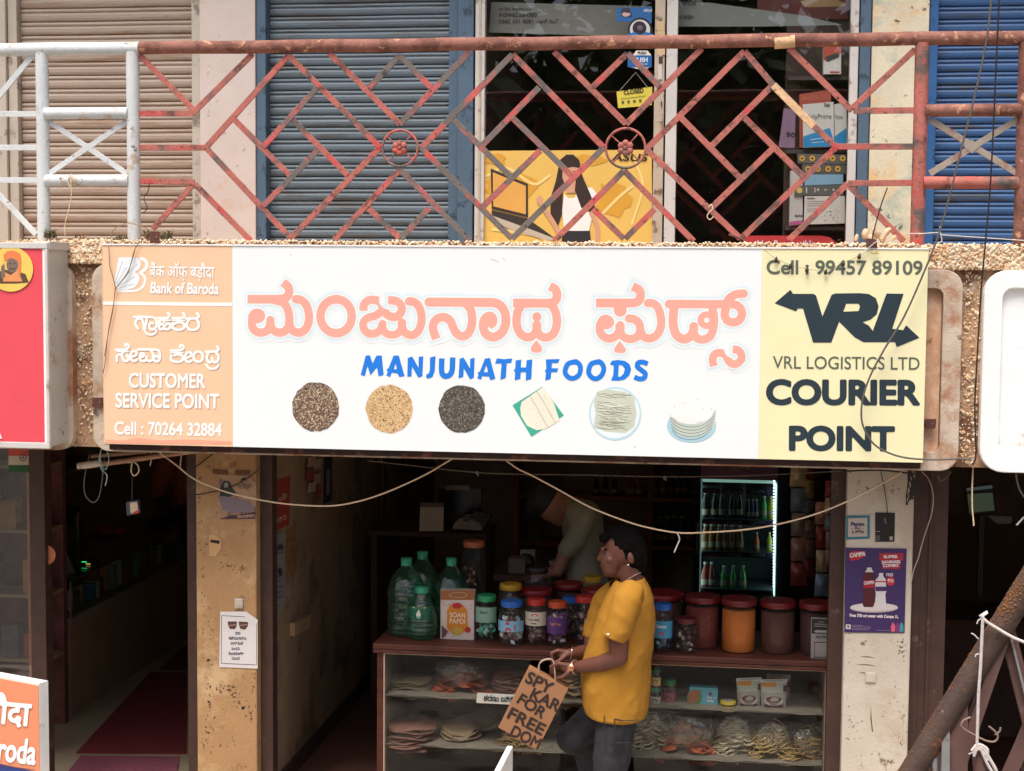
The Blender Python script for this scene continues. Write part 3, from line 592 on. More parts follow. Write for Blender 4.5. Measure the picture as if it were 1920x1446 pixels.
T += [S(C_, 16.5, [(205, 320), (400, 320), (590, 318), (645, 295), (664, 240), (648, 185), (582, 148)], 2), S(C_, 24, [(455, 350), (455, 395)]), O(C_, 5.486, 307, 515, 86, 74),
      S(C_, 15.5, [(248, 540), (246, 610), (285, 665), (345, 685), (410, 660), (448, 600), (455, 548)]), ('p', C_((405, 540), (500, 540), (500, 640), (405, 640))),
      S(C_, 15.5, [(450, 610), (490, 668), (560, 690), (630, 665), (660, 600), (648, 530), (605, 490), (545, 478)]), ('p', C_((541, 438), (590, 440), (590, 520), (541, 518))),
      S(C_, 15.5, [(660, 600), (695, 665), (765, 683), (835, 645), (874, 555), (870, 450), (840, 365), (795, 325), (740, 320)]), ('p', C_((739, 280), (790, 282), (790, 362), (739, 362))),
      ('-', 's', C_((312, 596), (345, 602), (378, 590)), 2.6, 0),
      ('p', C_((448, 708), (480, 745), (512, 790), (512, 820), (485, 834), (450, 836), (412, 832), (391, 818), (393, 788), (420, 748)))]
T += [S(C_, 15.8, [(956, 330), (1200, 331), (1500, 333), (1630, 335), (1690, 375), (1708, 435), (1675, 500), (1615, 518), (1555, 498), (1530, 440), (1540, 380)], 1), S(C_, 15.8, [(1725, 222), (1640, 232), (1575, 275), (1550, 320)], 1),
      S(C_, 17, [(1012, 350), (1000, 450), (1002, 560), (1035, 650), (1105, 690), (1170, 668), (1206, 610), (1212, 562)]), ('p', C_((1165, 563), (1255, 563), (1255, 650), (1165, 650))),
      S(C_, 15.5, [(1212, 630), (1250, 685), (1320, 693), (1385, 655), (1416, 560), (1418, 450), (1400, 360)]), O(C_, 5.486, 1345, 497, 96, 92), ('-', *O(C_, 5.486, 1345, 496, 27, 26)), ('-', 's', C_((1270, 600), (1315, 622), (1350, 608)), 3, 0),
      S(C_, 14.8, [(1418, 970), (1405, 900), (1425, 850), (1475, 832), (1530, 850), (1562, 905), (1605, 945), (1655, 942), (1700, 900), (1698, 845), (1665, 805), (1612, 795)], 2)]
LW = sign
for g_, c_, o_ in ((10.5, (231, 239, 240), .0030), (8.2, (226, 237, 239), .0032), (6.2, (219, 234, 238), .0034), (4.4, (210, 231, 237), .0036), (3.2, (201, 227, 235), .0038)): ink("headline_glow", T, SP, flat("glow_%d" % c_[0], c_), pw_, o_, g_, .9)
ink("headline_outline", T, SP, m_halo, pw_, .0050, 2.3, .5); ink("headline_lettering", T, SP, m_salmon, pw_, .0058, 0, .5, label="salmon Kannada lettering")
# MANJUNATH FOODS, brush capitals
D1, D2, D3 = cropper(430, 450, 3.442), cropper(920, 450, 3.442), cropper(780, 510, 6.4)
w_ = 10.5; E_ = []
def bl(f, *P): E_.append(('p', f(*P)))
F5 = cropper(440, 510, 5.333)
bl(F5, (1262, 1030), (1312, 838), (1352, 835), (1378, 920), (1420, 838), (1470, 838), (1488, 1030), (1440, 1042), (1424, 950), (1358, 1030), (1328, 935), (1300, 1040))
bl(F5, (1520, 975), (1540, 965), (1590, 838), (1640, 838), (1697, 1040), (1648, 1050), (1630, 1015), (1570, 1005), (1552, 1050), (1518, 1035), (1532, 1000)); E_.append(('-', 'p', F5((1588, 975), (1612, 905), (1622, 975))))
bl(F5, (1732, 862), (1775, 848), (1840, 965), (1842, 850), (1884, 846), (1876, 1040), (1838, 1056), (1772, 940), (1766, 1045), (1728, 1046))
bl(D3, (170, 1030), (232, 1012), (222, 1190), (195, 1260), (140, 1278), (122, 1265), (126, 1232), (152, 1222), (168, 1180))
E_.append(('s', D3((310, 1040), (306, 1140), (312, 1215), (345, 1250), (400, 1238), (432, 1180), (440, 1028)), 9.6, 2))
bl(D3, (525, 1045), (570, 1028), (650, 1165), (652, 1045), (702, 1030), (692, 1268), (650, 1288), (572, 1150), (565, 1258), (512, 1275))
bl(D3, (742, 1200), (765, 1205), (828, 1042), (886, 1034), (950, 1280), (892, 1296), (878, 1255), (795, 1248), (775, 1292), (735, 1272), (752, 1245)); E_.append(('-', 'p', D3((808, 1205), (845, 1108), (866, 1205))))
bl(D3, (952, 1098), (972, 1040), (1060, 1050), (1154, 1040), (1140, 1092), (1088, 1092), (1075, 1270), (1014, 1292), (1030, 1096))
bl(D3, (1198, 1062), (1262, 1054), (1255, 1148), (1322, 1148), (1330, 1062), (1394, 1052), (1382, 1284), (1320, 1302), (1322, 1200), (1255, 1200), (1250, 1282), (1186, 1298), (1192, 1200), (1172, 1186), (1192, 1162))
bl(D3, (1560, 1052), (1722, 1048), (1704, 1092), (1630, 1092), (1625, 1158), (1704, 1158), (1694, 1200), (1622, 1204), (1614, 1284), (1552, 1300), (1562, 1205), (1546, 1192), (1566, 1162))
E_.append(('s', [(920+x/3.442, 450+y/3.442) for x, y in ((550, 785), (500, 800), (480, 850), (500, 885), (535, 893), (570, 870), (580, 825), (565, 795), (540, 787))], 8.6, 0))
E_.append(('s', [(920+x/3.442, 450+y/3.442) for x, y in ((700, 785), (650, 800), (632, 850), (650, 885), (685, 895), (718, 870), (730, 830), (715, 795), (690, 787))], 8.6, 0))
bl(C_, (350, 950), (372, 915), (430, 908), (500, 916), (550, 950), (566, 1005), (545, 1065), (500, 1105), (440, 1118), (362, 1116), (385, 1060), (390, 965)); E_.append(('-', 'p', C_((440, 952), (480, 962), (505, 1000), (490, 1050), (455, 1080), (432, 1080))))
E_.append(('s', C_((736, 945), (690, 928), (640, 935), (632, 975), (672, 1010), (712, 1045), (700, 1090), (650, 1100), (602, 1082)), 8.6, 2))
ink("english_lettering", E_, SP, m_bluep, pw_, .005, 0.3, .4, label="blue lettering reading MANJUNATH FOODS")
# food pictures printed along the foot of the white panel
def blob(cx, cy, rx, ry, n=36, j=.035): return [(cx+rx*(1+random.uniform(-j, j))*math.cos(2*math.pi*k/n), cy+ry*(1+random.uniform(-j, j))*math.sin(2*math.pi*k/n)) for k in range(n)]
def heap(cx, cy, rx, ry, base, tones, nm):
    o = ink(nm, [('p', blob(cx, cy, rx, ry))], SP, base, pw_, .005, 0, .6); G = [[] for _ in tones]
    for i in range(900):
        a, r = random.random()*6.283, math.sqrt(random.random())*.97; x, y = cx+rx*r*math.cos(a), cy+ry*r*math.sin(a); b = random.random()*3.14; l, w2 = random.uniform(1.3, 2.9), random.uniform(.5, 1.0)
        c, s = math.cos(b), math.sin(b); G[i % len(tones)].append([(x+l*c, y+l*s), (x+w2*s, y-w2*c), (x-l*c, y-l*s), (x-w2*s, y+w2*c)])
    for k, (g, t) in enumerate(zip(G, tones)): tag(ink_mesh("grain", g, SP, t, o, .0054+.0003*k), kind="stuff")
heap(592, 763, 44, 46, flat("seed_base", (112, 90, 76)), [flat("seed_light", (232, 216, 182)), flat("seed_dark", (56, 42, 38)), flat("seed_mid", (180, 156, 124))], "seed_picture")
heap(730, 767, 44, 45, flat("husk_base", (206, 170, 122)), [flat("husk_light", (244, 220, 172)), flat("husk_dark", (132, 92, 66)), flat("husk_mid", (232, 200, 148))], "husk_picture")
heap(866, 767, 43, 45, flat("spice_base", (80, 76, 68)), [flat("spice_light", (160, 154, 138)), flat("spice_dark", (46, 44, 42)), flat("spice_mid", (104, 98, 86))], "spice_picture")
gp = cropper(930, 700, 4.364)
leaf = ink("papad_picture", [('p', gp((135, 262), (380, 110), (555, 345), (290, 520)))], SP, flat("leaf_print", (62, 172, 148)), pw_, .005, 0, .6)
cr_ = flat("papad_print", (234, 232, 212)); ink("papad", [('p', gp((210, 235), (330, 150), (385, 112), (470, 235), (520, 385), (410, 455), (330, 465), (255, 430), (205, 350), (198, 285)))], SP, cr_, leaf, .0056, 0, .6)
ink("fold", [('s', gp((280, 190), (340, 290), (420, 440)), .7, 0), ('s', gp((335, 150), (410, 270), (480, 400)), .7, 0)]+[('o', *gp(q)[0], .7, .6) for q in ((335, 148), (396, 190), (385, 298), (278, 188), (430, 436), (486, 398), (345, 322), (450, 335), (285, 290), (330, 410))], SP, flat("papad_spot", (128, 112, 92)), leaf, .0062, 0, .35)
pl = ink("noodle_picture", [('o', 930+975/4.364, 700+330/4.364, 49, 50)], SP, flat("plate_print", (186, 220, 230)), pw_, .0048, 0, .6)
ink("plate_inner", [('o', 930+975/4.364, 700+330/4.364, 46, 46)], SP, flat("plate_white", (228, 240, 244)), pl, .0053, 0, .6)
ink("noodle", [('p', gp((830, 150), (900, 132), (1050, 150), (1130, 190), (1150, 330), (1130, 440), (1060, 490), (900, 480), (800, 440), (815, 330), (800, 240), (812, 190)))], SP, flat("noodle_print", (200, 208, 190)), pl, .0058, 0, .6)
NL = []
for i in range(46):
    y = random.uniform(150, 470); x = random.uniform(820, 930); NL.append(('s', gp((x, y), (x+random.uniform(60, 110), y+random.uniform(-8, 22)), (x+random.uniform(150, 210), y+random.uniform(-4, 36))), .9, 0))
ink("strand", NL, SP, flat("noodle_dark", (128, 130, 110)), pl, .0063, 0, .4); ink("strand", [('s', [(q[0]+.5, q[1]-1.5) for q in n_[1]], .8, 0) for n_ in NL[::2]], SP, flat("noodle_lite", (228, 232, 216)), pl, .0067, 0, .4)
sk = ink("roti_picture", [('o', 930+1600/4.364, 700+430/4.364, 46, 31)], SP, flat("roti_plate", (168, 208, 222)), pw_, .0048, 0, .6)
ink("roti_stack", [('p', gp((1420, 340), (1800, 300), (1790, 420), (1740, 490), (1620, 530), (1490, 510), (1440, 430)))], SP, flat("roti_side", (196, 210, 200)), sk, .0053, 0, .6)
ink("roti_edge", [('s', gp((1425+4*i, 365+26*i), (1500, 420+26*i), (1600, 440+26*i), (1700, 420+24*i), (1790-6*i, 345+26*i)), 1.1, 0) for i in range(5)], SP, flat("roti_dark", (108, 112, 100)), sk, .0058, 0, .4)
ink("roti", [('o', 930+1598/4.364, 700+268/4.364, 46, 34)], SP, flat("roti_top", (238, 242, 240)), sk, .0062, 0, .6)
ink("roti_spot", [('s', [(930+(1598+rx*math.cos(t))/4.364, 700+(268+rx*.74*math.sin(t))/4.364) for t in np.linspace(a, a+.25, 3)], .7, 0) for rx, a in ((198, .3), (190, 1.1), (196, 2.2), (140, 2.9), (100, .2), (60, 3.6), (170, .05), (90, 5.3))], SP, m_shade, sk, .0066, 0, .4)
ink("stain", [('s', [(920, 486), (930, 489), (936, 493)], 1.6, 0), ('s', [(942, 484), (947, 488)], 1.2, 0), ('o', 1213, 474, .8, .8), ('o', 1190, 838, 1.6, 1.6), ('o', 545, 478, 1.4, 1.2)], SP, flat("faint_stain", (206, 202, 194)), pw_, .0036, 0, .5)
ink("stain", [('p', [(198, 824), (230, 826), (260, 821), (300, 826), (350, 824), (434, 828), (434, 834), (198, 831)])], SP, flat("pink_stain", (232, 168, 140)), po, .0036, 0, .6)
# peach panel: bank customer service point
ln = MB().prism(quad(SP, ((193, 565.5), (435, 568), (435, 574.5), (193, 572)), .005), (0, .003, 0)).build("white_rule", m_wp, po, fix=True)
P8 = cropper(195, 470, 7.837)
ink("bank_logo", [('p', P8((215, 98), (430, 98), (500, 115), (540, 165), (540, 230), (505, 285), (450, 318), (505, 352), (520, 410), (500, 490), (440, 548), (350, 575), (215, 578), (150, 470)))], SP, flat("logo_white", (232, 240, 244)), po, .0054, 0, .4)
ink("bank_logo", [('s', P8((545, 118), (600, 140), (630, 200), (610, 265), (540, 325)), 6.2, 0), ('s', P8((540, 330), (595, 385), (600, 460), (555, 545), (450, 592), (215, 598)), 4.6, 0)], SP, m_wp, po, .005, 0, .4)
ink("logo_ray", [('s', P8((270, 160), (160, 480)), .8, 0), ('s', P8((330, 250), (180, 490)), .8, 0), ('s', P8((490, 195), (200, 500)), .9, 0), ('s', P8((455, 385), (215, 520)), .8, 0), ('s', P8((450, 490), (215, 550)), .8, 0)], SP, m_shade, po, .006, 0, .3)
def two(nm, body, p0, p1, h, bold, off=.005, shd=(1.2, 1.3), parent=None, shear=0):
    P = text_polys(body, p0, p1, h, bold*.75, shear, 26); ink_mesh("letter_shadow", [[(x+shd[0], y+shd[1]) for x, y in q] for q in P], SP, m_shade, parent or po, off); ink_mesh(nm, P, SP, m_wp, parent or po, off+.0006)
two("lettering", "CUSTOMER", (242, 726), (384, 727.5), 26, .034); two("lettering", "SERVICE POINT", (217, 763.5), (410, 765.5), 26, .034); two("lettering", "Cell : 70264 32884", (215, 814), (415, 817.5), 23, .034, shd=(.5, .5))
two("lettering", "Bank of Baroda", (282, 549.5), (409, 551.5), 20, .036, shd=(.8, .8), shear=.08); two("lettering", "बैंक ऑफ़ बड़ौदा", (280, 519), (402, 521), 28, .018, shd=(.8, .8))
K = cropper(195, 560, 5.163); w1 = 4.7; k1 = []
def ks(*P, w=w1, c=0): k1.append(('s', K(*P), w, c))
# graahakara
ks((292, 178), (400, 178), (412, 210), (400, 262), (382, 290)); ks((330, 290), (305, 250), (312, 208), (345, 192), (372, 210), (388, 260), (402, 288)); ks((400, 178), (470, 180), (500, 200), (508, 250), (490, 292), (455, 298), (436, 268), (450, 236), (475, 240)); ks((392, 306), (415, 340), (455, 350), (492, 336), (510, 308), w=4)
ks((520, 188), (610, 186), (634, 166), (620, 138)); ks((585, 190), (582, 225)); ks((528, 210), (640, 210), w=3); ks((545, 255), (530, 225), (545, 212)); ks((582, 270), (565, 296), (538, 290), (530, 262), (548, 242), (575, 255), (584, 285), (610, 298), (640, 280), (640, 250), (612, 240), (596, 256))
ks((660, 190), (750, 188), (780, 168), (765, 140)); ks((665, 212), (780, 212), w=3); ks((720, 192), (718, 225)); ks((668, 240), (662, 275), (695, 300), (740, 300), (775, 280), (772, 245), (735, 228), (700, 235), (672, 250))
ks((795, 192), (890, 190), (918, 170), (900, 140)); ks((820, 205), (800, 250), (820, 294), (865, 303), (908, 285), (918, 240), (900, 205))
# sevaa
ks((115, 495), (200, 493), (235, 475), (235, 448), (212, 440), (205, 460)); ks((130, 512), (235, 512), w=3); ks((180, 500), (180, 530)); ks((125, 605), (125, 560), (150, 540), (175, 560), (190, 595), (220, 605), (236, 580), (220, 545)); ks((262, 590), (255, 545), (280, 510), (312, 515), (310, 545), (280, 560)); ks((262, 590), (290, 605), (320, 590))
ks((330, 492), (500, 494), (535, 520), (540, 575), (520, 608), (490, 600), (480, 575), (500, 555), (520, 565)); ks((345, 560), (360, 530), (385, 535), (380, 560), (350, 565), (355, 598), (385, 605), (410, 590), (412, 560)); ks((412, 590), (440, 605), (470, 590), (475, 540), (455, 505))
# keendra
ks((645, 502), (730, 500), (768, 482), (765, 456), (742, 450), (735, 470)); ks((650, 524), (765, 524), w=3); ks((705, 505), (703, 540)); ks((652, 550), (648, 590), (690, 612), (735, 610), (762, 590), (758, 555), (720, 540), (680, 550)); ks((790, 600), (785, 555), (810, 520), (842, 525), (840, 555), (808, 570)); ks((790, 600), (820, 614), (850, 600))
ks(*[(912+45*math.cos(t), 562+50*math.sin(t)) for t in np.linspace(0, 6.283, 13)]); ks((985, 515), (1070, 512), (1108, 495), (1095, 465)); ks((1005, 530), (995, 580), (1020, 618), (1046, 600), (1048, 575)); ks((1048, 600), (1075, 618), (1105, 595), (1105, 550), (1085, 525)); ks((990, 640), (1020, 674), (1052, 680), (1090, 668), (1110, 638), w=4)
ink("letter_shadow", [(q[0], [(x+1.1, y+1.1) for x, y in q[1]], q[2], q[3]) for q in k1], SP, m_shade, po, .005, 0, .4); ink("kannada_lettering", k1, SP, m_wp, po, .0056, 0, .4)
# yellow panel: courier point
Y0 = cropper(1400, 420, 3.0115)
logo = [('p', Y0((158, 448), (247, 372), (262, 395), (378, 395), (392, 405), (428, 522), (480, 400), (500, 393), (640, 391), (690, 396), (730, 420), (745, 465), (735, 510), (700, 540), (655, 555), (690, 575), (712, 604), (790, 393), (886, 395), (822, 592), (884, 600), (900, 572), (976, 643), (847, 696), (838, 668), (660, 668), (610, 640), (560, 590), (522, 552), (478, 670), (375, 670), (318, 478), (288, 478), (280, 494)))]
logo += [('-', 'p', Y0((562, 450), (630, 450), (640, 462), (632, 492), (545, 496)))]
ink("courier_logo", logo, SP, m_ink, py_, .005, 0, .4, label="dark arrow logo")
def ty(body, p0, p1, h, bold, mm=m_olive): text("lettering", body, p0, p1, h, SP, mm, py_, .005, bold, 0, 26)
ty("Cell : 99457 89109", (1438, 513.5), (1729, 515), 25, .022); ty("VRL LOGISTICS LTD", (1449, 691), (1724, 693.5), 23, .006); ty("COURIER", (1439, 757), (1722, 758), 43, .045, m_ink); ty("POINT", (1482, 843), (1675, 844), 42, .045, m_ink)
# ================================================================== behind the upstairs glass
GP = YP(1.297)
def card(name, px, col, label, cat, plane=GP, group=None, th=.003, rough=.6, var=.04, base="auto"):
    o = panel(name, plane, px, mat("card_%d_%d_%d" % col, col, rough, var=var), th=th); tag(o, label, cat, group); return o
def sub(o, name, shapes, col, plane=GP, off=.002, st=.6, grow=0): return ink(name, shapes, plane, flat("ink_%d_%d_%d" % col, col), o, off, grow, st)
po2 = card("laptop_poster", ((906, 470), (1223, 470), (1222, 281), (908, 283)), (226, 188, 96), "golden laptop poster with a dark haired woman in white, stuck on the glass door", "poster")
sub(po2, "paint_splash", [('p', blob(960, 350, 48, 26, 18, .2)), ('p', blob(1150, 372, 30, 34, 16, .25)), ('p', blob(1100, 300, 40, 10, 14, .3)), ('p', blob(930, 300, 20, 12, 14, .3))], (214, 160, 54))
sub(po2, "paint_splash", [('s', [(912, 330), (950, 315), (1000, 345), (1030, 330)], 5), ('s', [(1130, 400), (1160, 370), (1185, 350)], 5), ('s', [(1190, 300), (1205, 350), (1185, 420)], 4), ('s', [(925, 430), (1000, 440), (1030, 455)], 6)], (242, 216, 140), off=.0026)
sub(po2, "laptop_picture", [('p', [(920, 316), (990, 345), (990, 408), (922, 392)]), ('p', [(922, 394), (990, 410), (1042, 448), (1000, 440), (922, 404)])], (52, 46, 40), off=.0032)
sub(po2, "laptop_screen", [('p', [(924, 323), (986, 349), (986, 402), (925, 387)])], (220, 166, 82), off=.0038); sub(po2, "laptop_edge", [('p', [(922, 404), (1000, 432), (1044, 449), (1030, 452), (960, 432), (922, 412)])], (188, 180, 160), off=.0036)
sub(po2, "hair_picture", [('p', [(1050, 300), (1062, 290), (1075, 290), (1086, 300), (1092, 330), (1105, 360), (1114, 385), (1108, 400), (1092, 392), (1080, 350), (1056, 348), (1054, 400), (1046, 424), (1032, 400), (1032, 372), (1042, 340)])], (52, 36, 32), off=.0042)
sub(po2, "skin_picture", [('p', [(1056, 312), (1086, 312), (1086, 335), (1078, 350), (1078, 362), (1062, 362), (1060, 348), (1054, 332)]), ('s', [(1012, 372), (1016, 385), (1034, 412), (1050, 440)], 9), ('s', [(1108, 400), (1120, 425), (1120, 455)], 8), ('o', 1012, 376, 6, 8)], (206, 158, 128), off=.0046)
sub(po2, "fringe_picture", [('p', [(1048, 318), (1056, 298), (1072, 292), (1086, 304), (1089, 316), (1074, 313), (1060, 316)])], (46, 32, 28), off=.005)
sub(po2, "feature", [('o', 1064, 322, 2.4, 1.2), ('o', 1077, 322, 2.4, 1.2)], (50, 30, 30), off=.0054, st=.35); sub(po2, "feature", [('o', 1070.5, 338, 3.6, 1.5)], (170, 70, 70), off=.0054, st=.35); sub(po2, "vest_picture", [('p', [(1058, 364), (1066, 372), (1078, 371), (1084, 352), (1110, 352), (1120, 365), (1112, 400), (1104, 434), (1058, 434), (1054, 395)])], (238, 238, 236), off=.0044)
sub(po2, "hair_picture", [('p', [(1080, 330), (1094, 335), (1106, 362), (1116, 388), (1106, 398), (1090, 390), (1078, 358)])], (50, 36, 32), off=.0052); sub(po2, "jeans_picture", [('p', [(1056, 433), (1106, 433), (1110, 470), (1050, 470)])], (38, 38, 46), off=.0048)
ink_mesh("lettering", text_polys("ASUS", (1147, 301), (1212, 302), 13, .02, .25), GP, flat("ink_40_32_24", (40, 32, 24)), po2, .0045)
bn = card("hanging_banner", ((917, 61), (1219, 70), (1222, 12), (921, 4)), (128, 130, 124), "grey paper banner with reversed telephone numbers behind the top of the glass door", "banner", YP(1.42))
for b, x0, x1, y, h in (("Give a missed call to", 936, 1007, 19, 6), ("080-68264454", 936, 1006, 31.5, 8), ("Toll Free: 1800 103 2683", 936, 1047, 43.5, 7)):
    ink_mesh("lettering", text_polys(b, (x0, y), (x1, y+.4), h, .02, flip=True), YP(1.42), flat("ink_70_68_66", (70, 68, 66)), bn, .003)
bn2 = card("hanging_banner", ((1269, 50), (1420, 50), (1580, 47), (1510, 30), (1330, 5), (1269, 4)), (132, 138, 134), "pale grey banner with reversed lettering across the top of the shop window", "banner", YP(1.42))
for b, x0, x1, y, h in (("KINA", 1272, 1304, 10, 9), ("NEW H", 1272, 1300, 36, 7)): ink_mesh("lettering", text_polys(b, (x0, y), (x1, y), h, .03, flip=True), YP(1.42), flat("ink_70_68_66", (70, 68, 66)), bn2, .003)
rb = card("hanging_banner", rp(1420, -8, 1590, 36), (120, 62, 58), "dull red printed banner hanging high behind the shop window", "banner", YP(1.6)); sub(rb, "picture", [('p', [(1500, 2), (1560, -6), (1586, 8), (1586, 12), (1510, 14)])], (196, 160, 110), YP(1.6))
s1 = card("door_sticker", ((1155, 40), (1222, 44), (1222, 13), (1156, 15)), (34, 98, 160), "blue advertising sticker with a small photograph, top of the glass door", "sticker"); sub(s1, "picture", [('p', [(1164, 30), (1166, 16), (1180, 15), (1186, 32)])], (58, 52, 58)); sub(s1, "picture", [('p', blob(1173, 27, 8, 4, 10, .3))], (196, 170, 164), off=.003)
ink_mesh("lettering", text_polys("ASUS", (1206, 22), (1222, 22.5), 5, .01, .2), GP, flat("ink_220_228_236", (220, 228, 236)), s1, .003)
s2 = card("door_sticker", [(1200+23*math.cos(t), 56+23*math.sin(t)) for t in np.linspace(0, -2*math.pi, 25)[:-1]], (30, 30, 34), "round camera lens sticker with PUSH lettering, just above the top rail", "sticker", YP(1.2955))
GQ = YP(1.2952)
sub(s2, "lens_ring", [('o', 1200, 56, 19, 19)], (206, 208, 206), GQ, .001); sub(s2, "lens", [('o', 1199, 53, 13, 13)], (40, 32, 44), GQ, .0016); sub(s2, "lens", [('o', 1200, 52, 5, 5)], (110, 90, 110), GQ, .0022); sub(s2, "band", [('p', [(1176, 64), (1190, 60), (1200, 66), (1212, 60), (1225, 64), (1225, 78), (1176, 78)])], (24, 112, 180), GQ, .0028)
ink_mesh("lettering", text_polys("PUSH", (1186, 76), (1216, 76.5), 10, .03), GQ, flat("ink_220_228_236", (220, 228, 236)), s2, .0034)
s3 = card("door_sticker", [(1198, 130), (1177, 125), (1177, 105), (1187, 103), (1193, 95), (1214, 95), (1221, 103), (1221, 126), (1214, 128), (1210, 136), (1204, 137)], (228, 226, 214), "blue and white PUSH sticker below the top rail on the glass door", "sticker"); sub(s3, "band", [('p', rp(1177, 104, 1222, 126))], (20, 98, 170))
ink_mesh("lettering", text_polys("PUSH", (1190, 116), (1214, 116.4), 8, .03)+text_polys("by  the  bar", (1196, 121), (1214, 121.2), 2.4, .02), GP, flat("ink_220_228_236", (220, 228, 236)), s3, .003)
ink_mesh("lettering", text_polys("PUSH", (1196, 101.5), (1211, 101.7), 4.6, .03), GP, flat("ink_40_32_24", (40, 32, 24)), s3, .003)
cs = card("closed_sign", ((1159, 203), (1206, 199), (1222, 197), (1223, 163), (1196, 166), (1156, 172)), (214, 198, 74), "yellow CLOSED sign hanging askew on the glass door", "sign")
ink_mesh("lettering", text_polys("CLOSED", (1170, 177.5), (1207, 173), 8, .03), GP, flat("ink_40_32_24", (40, 32, 24)), cs, .003)
sub(cs, "symbol", [('o', 1168, 192, 2.6, 3), ('o', 1178.5, 191, 2.6, 3), ('o', 1189.5, 190, 2.6, 3), ('o', 1200.5, 189, 2.6, 3), ('s', [(1164, 185.5), (1190, 182.5), (1211, 180)], .9, 0)], (88, 100, 60), st=.35)
MB().tube([GP.at(1162, 170, .004), GP.at(1192, 136, .004), GP.at(1215, 165, .004)], .0011, 5).build("string", m_tanf, cs)
# goods on the shelf inside the shop window
SH = 1.37
m_shelf = mat("dark_shelf_board", (70, 62, 58), 0.6)
shl = thing("goods_shelf", "dark shelf of boxed goods just inside the upstairs shop window", "shelf", (3.55, 1.6, 3.13))
for y in (141, 279, 424): 
    z = float(aty(1540, y, SH)[2]); MB().box((3.40, SH+.03, z-.022), (3.80, SH+.24, z-.002)).build("shelf_board", m_shelf, shl)
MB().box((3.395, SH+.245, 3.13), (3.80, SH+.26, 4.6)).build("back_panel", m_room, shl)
def gbox(pts, col, label, depth=.1, Y=SH, group="boxed goods in the shop window", name="goods_box"):
    p = YP(Y); f = quad(p, pts); o = MB().prism(f, (0, depth, 0)).build(name, mat("box_%d_%d_%d" % col, col, .5, var=.03), fix=True, base="auto"); return tag(o, label, "box", group)
def bprint(o, shapes, col, Y=SH, off=.0015, st=.5): return ink("print", shapes, YP(Y), flat("ink_%d_%d_%d" % col, col), o, off, 0, st)
def bword(o, body, p0, p1, h, col, Y=SH, off=.0022, bold=.02, shear=0): return ink_mesh("lettering", text_polys(body, p0, p1, h, bold, shear, 16), YP(Y), flat("ink_%d_%d_%d" % col, col), o, off)
b = gbox(((1544, 139), (1577, 139), (1577, 88), (1544, 88)), (214, 212, 206), "white box printed with a dark adapter on the window's top shelf"); bprint(b, [('p', [(1544, 88), (1577, 88), (1577, 100), (1552, 116), (1544, 112)])], (190, 84, 66)); bprint(b, [('p', [(1547, 107), (1566, 100), (1574, 102), (1573, 107), (1552, 116)])], (62, 66, 68), off=.0024); bprint(b, [('p', rp(1556, 134, 1574, 137))], (176, 70, 66))
b = gbox(((1499, 277), (1558, 277), (1558, 168), (1499, 177)), (168, 82, 62), "tall orange red box standing behind two white software boxes", Y=SH+.04); bword(b, "ANDROID", (1503, 190), (1557, 186), 9, (190, 110, 90), Y=SH+.04, bold=.0)
for x0, x1, lb in ((1506, 1564, "white software box with a blue slanting foot, nearer of two"), (1565, 1588, "white software box with a blue foot, half hidden by the window frame")):
    b = gbox(((x0, 277), (x1, 275), (x1-1, 191), (x0-1, 196)), (206, 206, 202), lb, depth=.03, Y=SH if x0 < 1560 else SH+.01); YY = SH if x0 < 1560 else SH+.01
    bprint(b, [('p', [(x0, 276), (x0, 256), (min(x0+50, x1-1), 240), (x1-1, 262), (x1-1, 275)])], (36, 138, 196), Y=YY)
    if x1-x0 > 30: bword(b, "Tally", (1544, 200), (1556, 200), 6, (40, 40, 40), YY, shear=.2); bword(b, "TallyPrime", (1512, 224), (1559, 222), 9, (120, 122, 124), YY, bold=.0); bprint(b, [('s', [(1520, 262), (1545, 259)], 1.2, 0), ('s', [(1522, 268), (1545, 266)], .9, 0)], (220, 230, 236), Y=YY, off=.0026)
    else: bword(b, "Prime", (1567, 224), (1580, 223), 8, (120, 122, 124), YY, bold=.0)
b = gbox(((1460, 276), (1490, 278), (1492, 206), (1470, 203)), (136, 110, 136), "mauve box with the number 50, leaning in the shop window", Y=SH+.03, depth=.05); bword(b, "50", (1474, 256), (1491, 257), 8, (56, 44, 58), SH+.03, bold=.03)
Z = [((1496, 306), (1586, 308), (1586, 290), (1495, 288), "grey box with round yellow symbols, top of the stack in the shop window", (98, 96, 92)), ((1504, 326), (1586, 326), (1586, 309), (1504, 307.5), "grey box with round yellow symbols, second in the stack", (92, 90, 86)),
     ((1508, 348), (1581, 345), (1581, 327), (1512, 327), "pale blue box in the middle of the stack", (128, 170, 198)), ((1489, 367), (1582, 366), (1582, 346), (1492, 349), "grey box with white symbols under the pale blue box", (94, 94, 92))]
for a_, b_, c_, d_, lb, col in Z:
    b = gbox((a_, b_, c_, d_), col, lb)
    if "yellow" in lb: y = (a_[1]+d_[1])/2; bprint(b, [('o', x, y, 5.4, 5.4) for x in (((1504, 1523, 1561, 1580) if 'top' in lb else (1515, 1533, 1553, 1571)))], (214, 168, 66)); bprint(b, [('o', x, y, 2.2, 2.2) for x in (((1504, 1523, 1561, 1580) if 'top' in lb else (1515, 1533, 1553, 1571)))], (80, 62, 40), off=.0024)
    if "white symbols" in lb: bprint(b, [('o', 1499, 357, 5.5, 5.5)], (214, 190, 100)); bprint(b, [('o', 1534, 356, 2.4, 2.4), ('p', [(1546, 354), (1552, 356), (1546, 358)]), ('o', 1563, 356, 2, 2), ('p', rp(1511, 351, 1513.5, 362)), ('p', rp(1527, 352, 1529, 361))], (196, 196, 192))
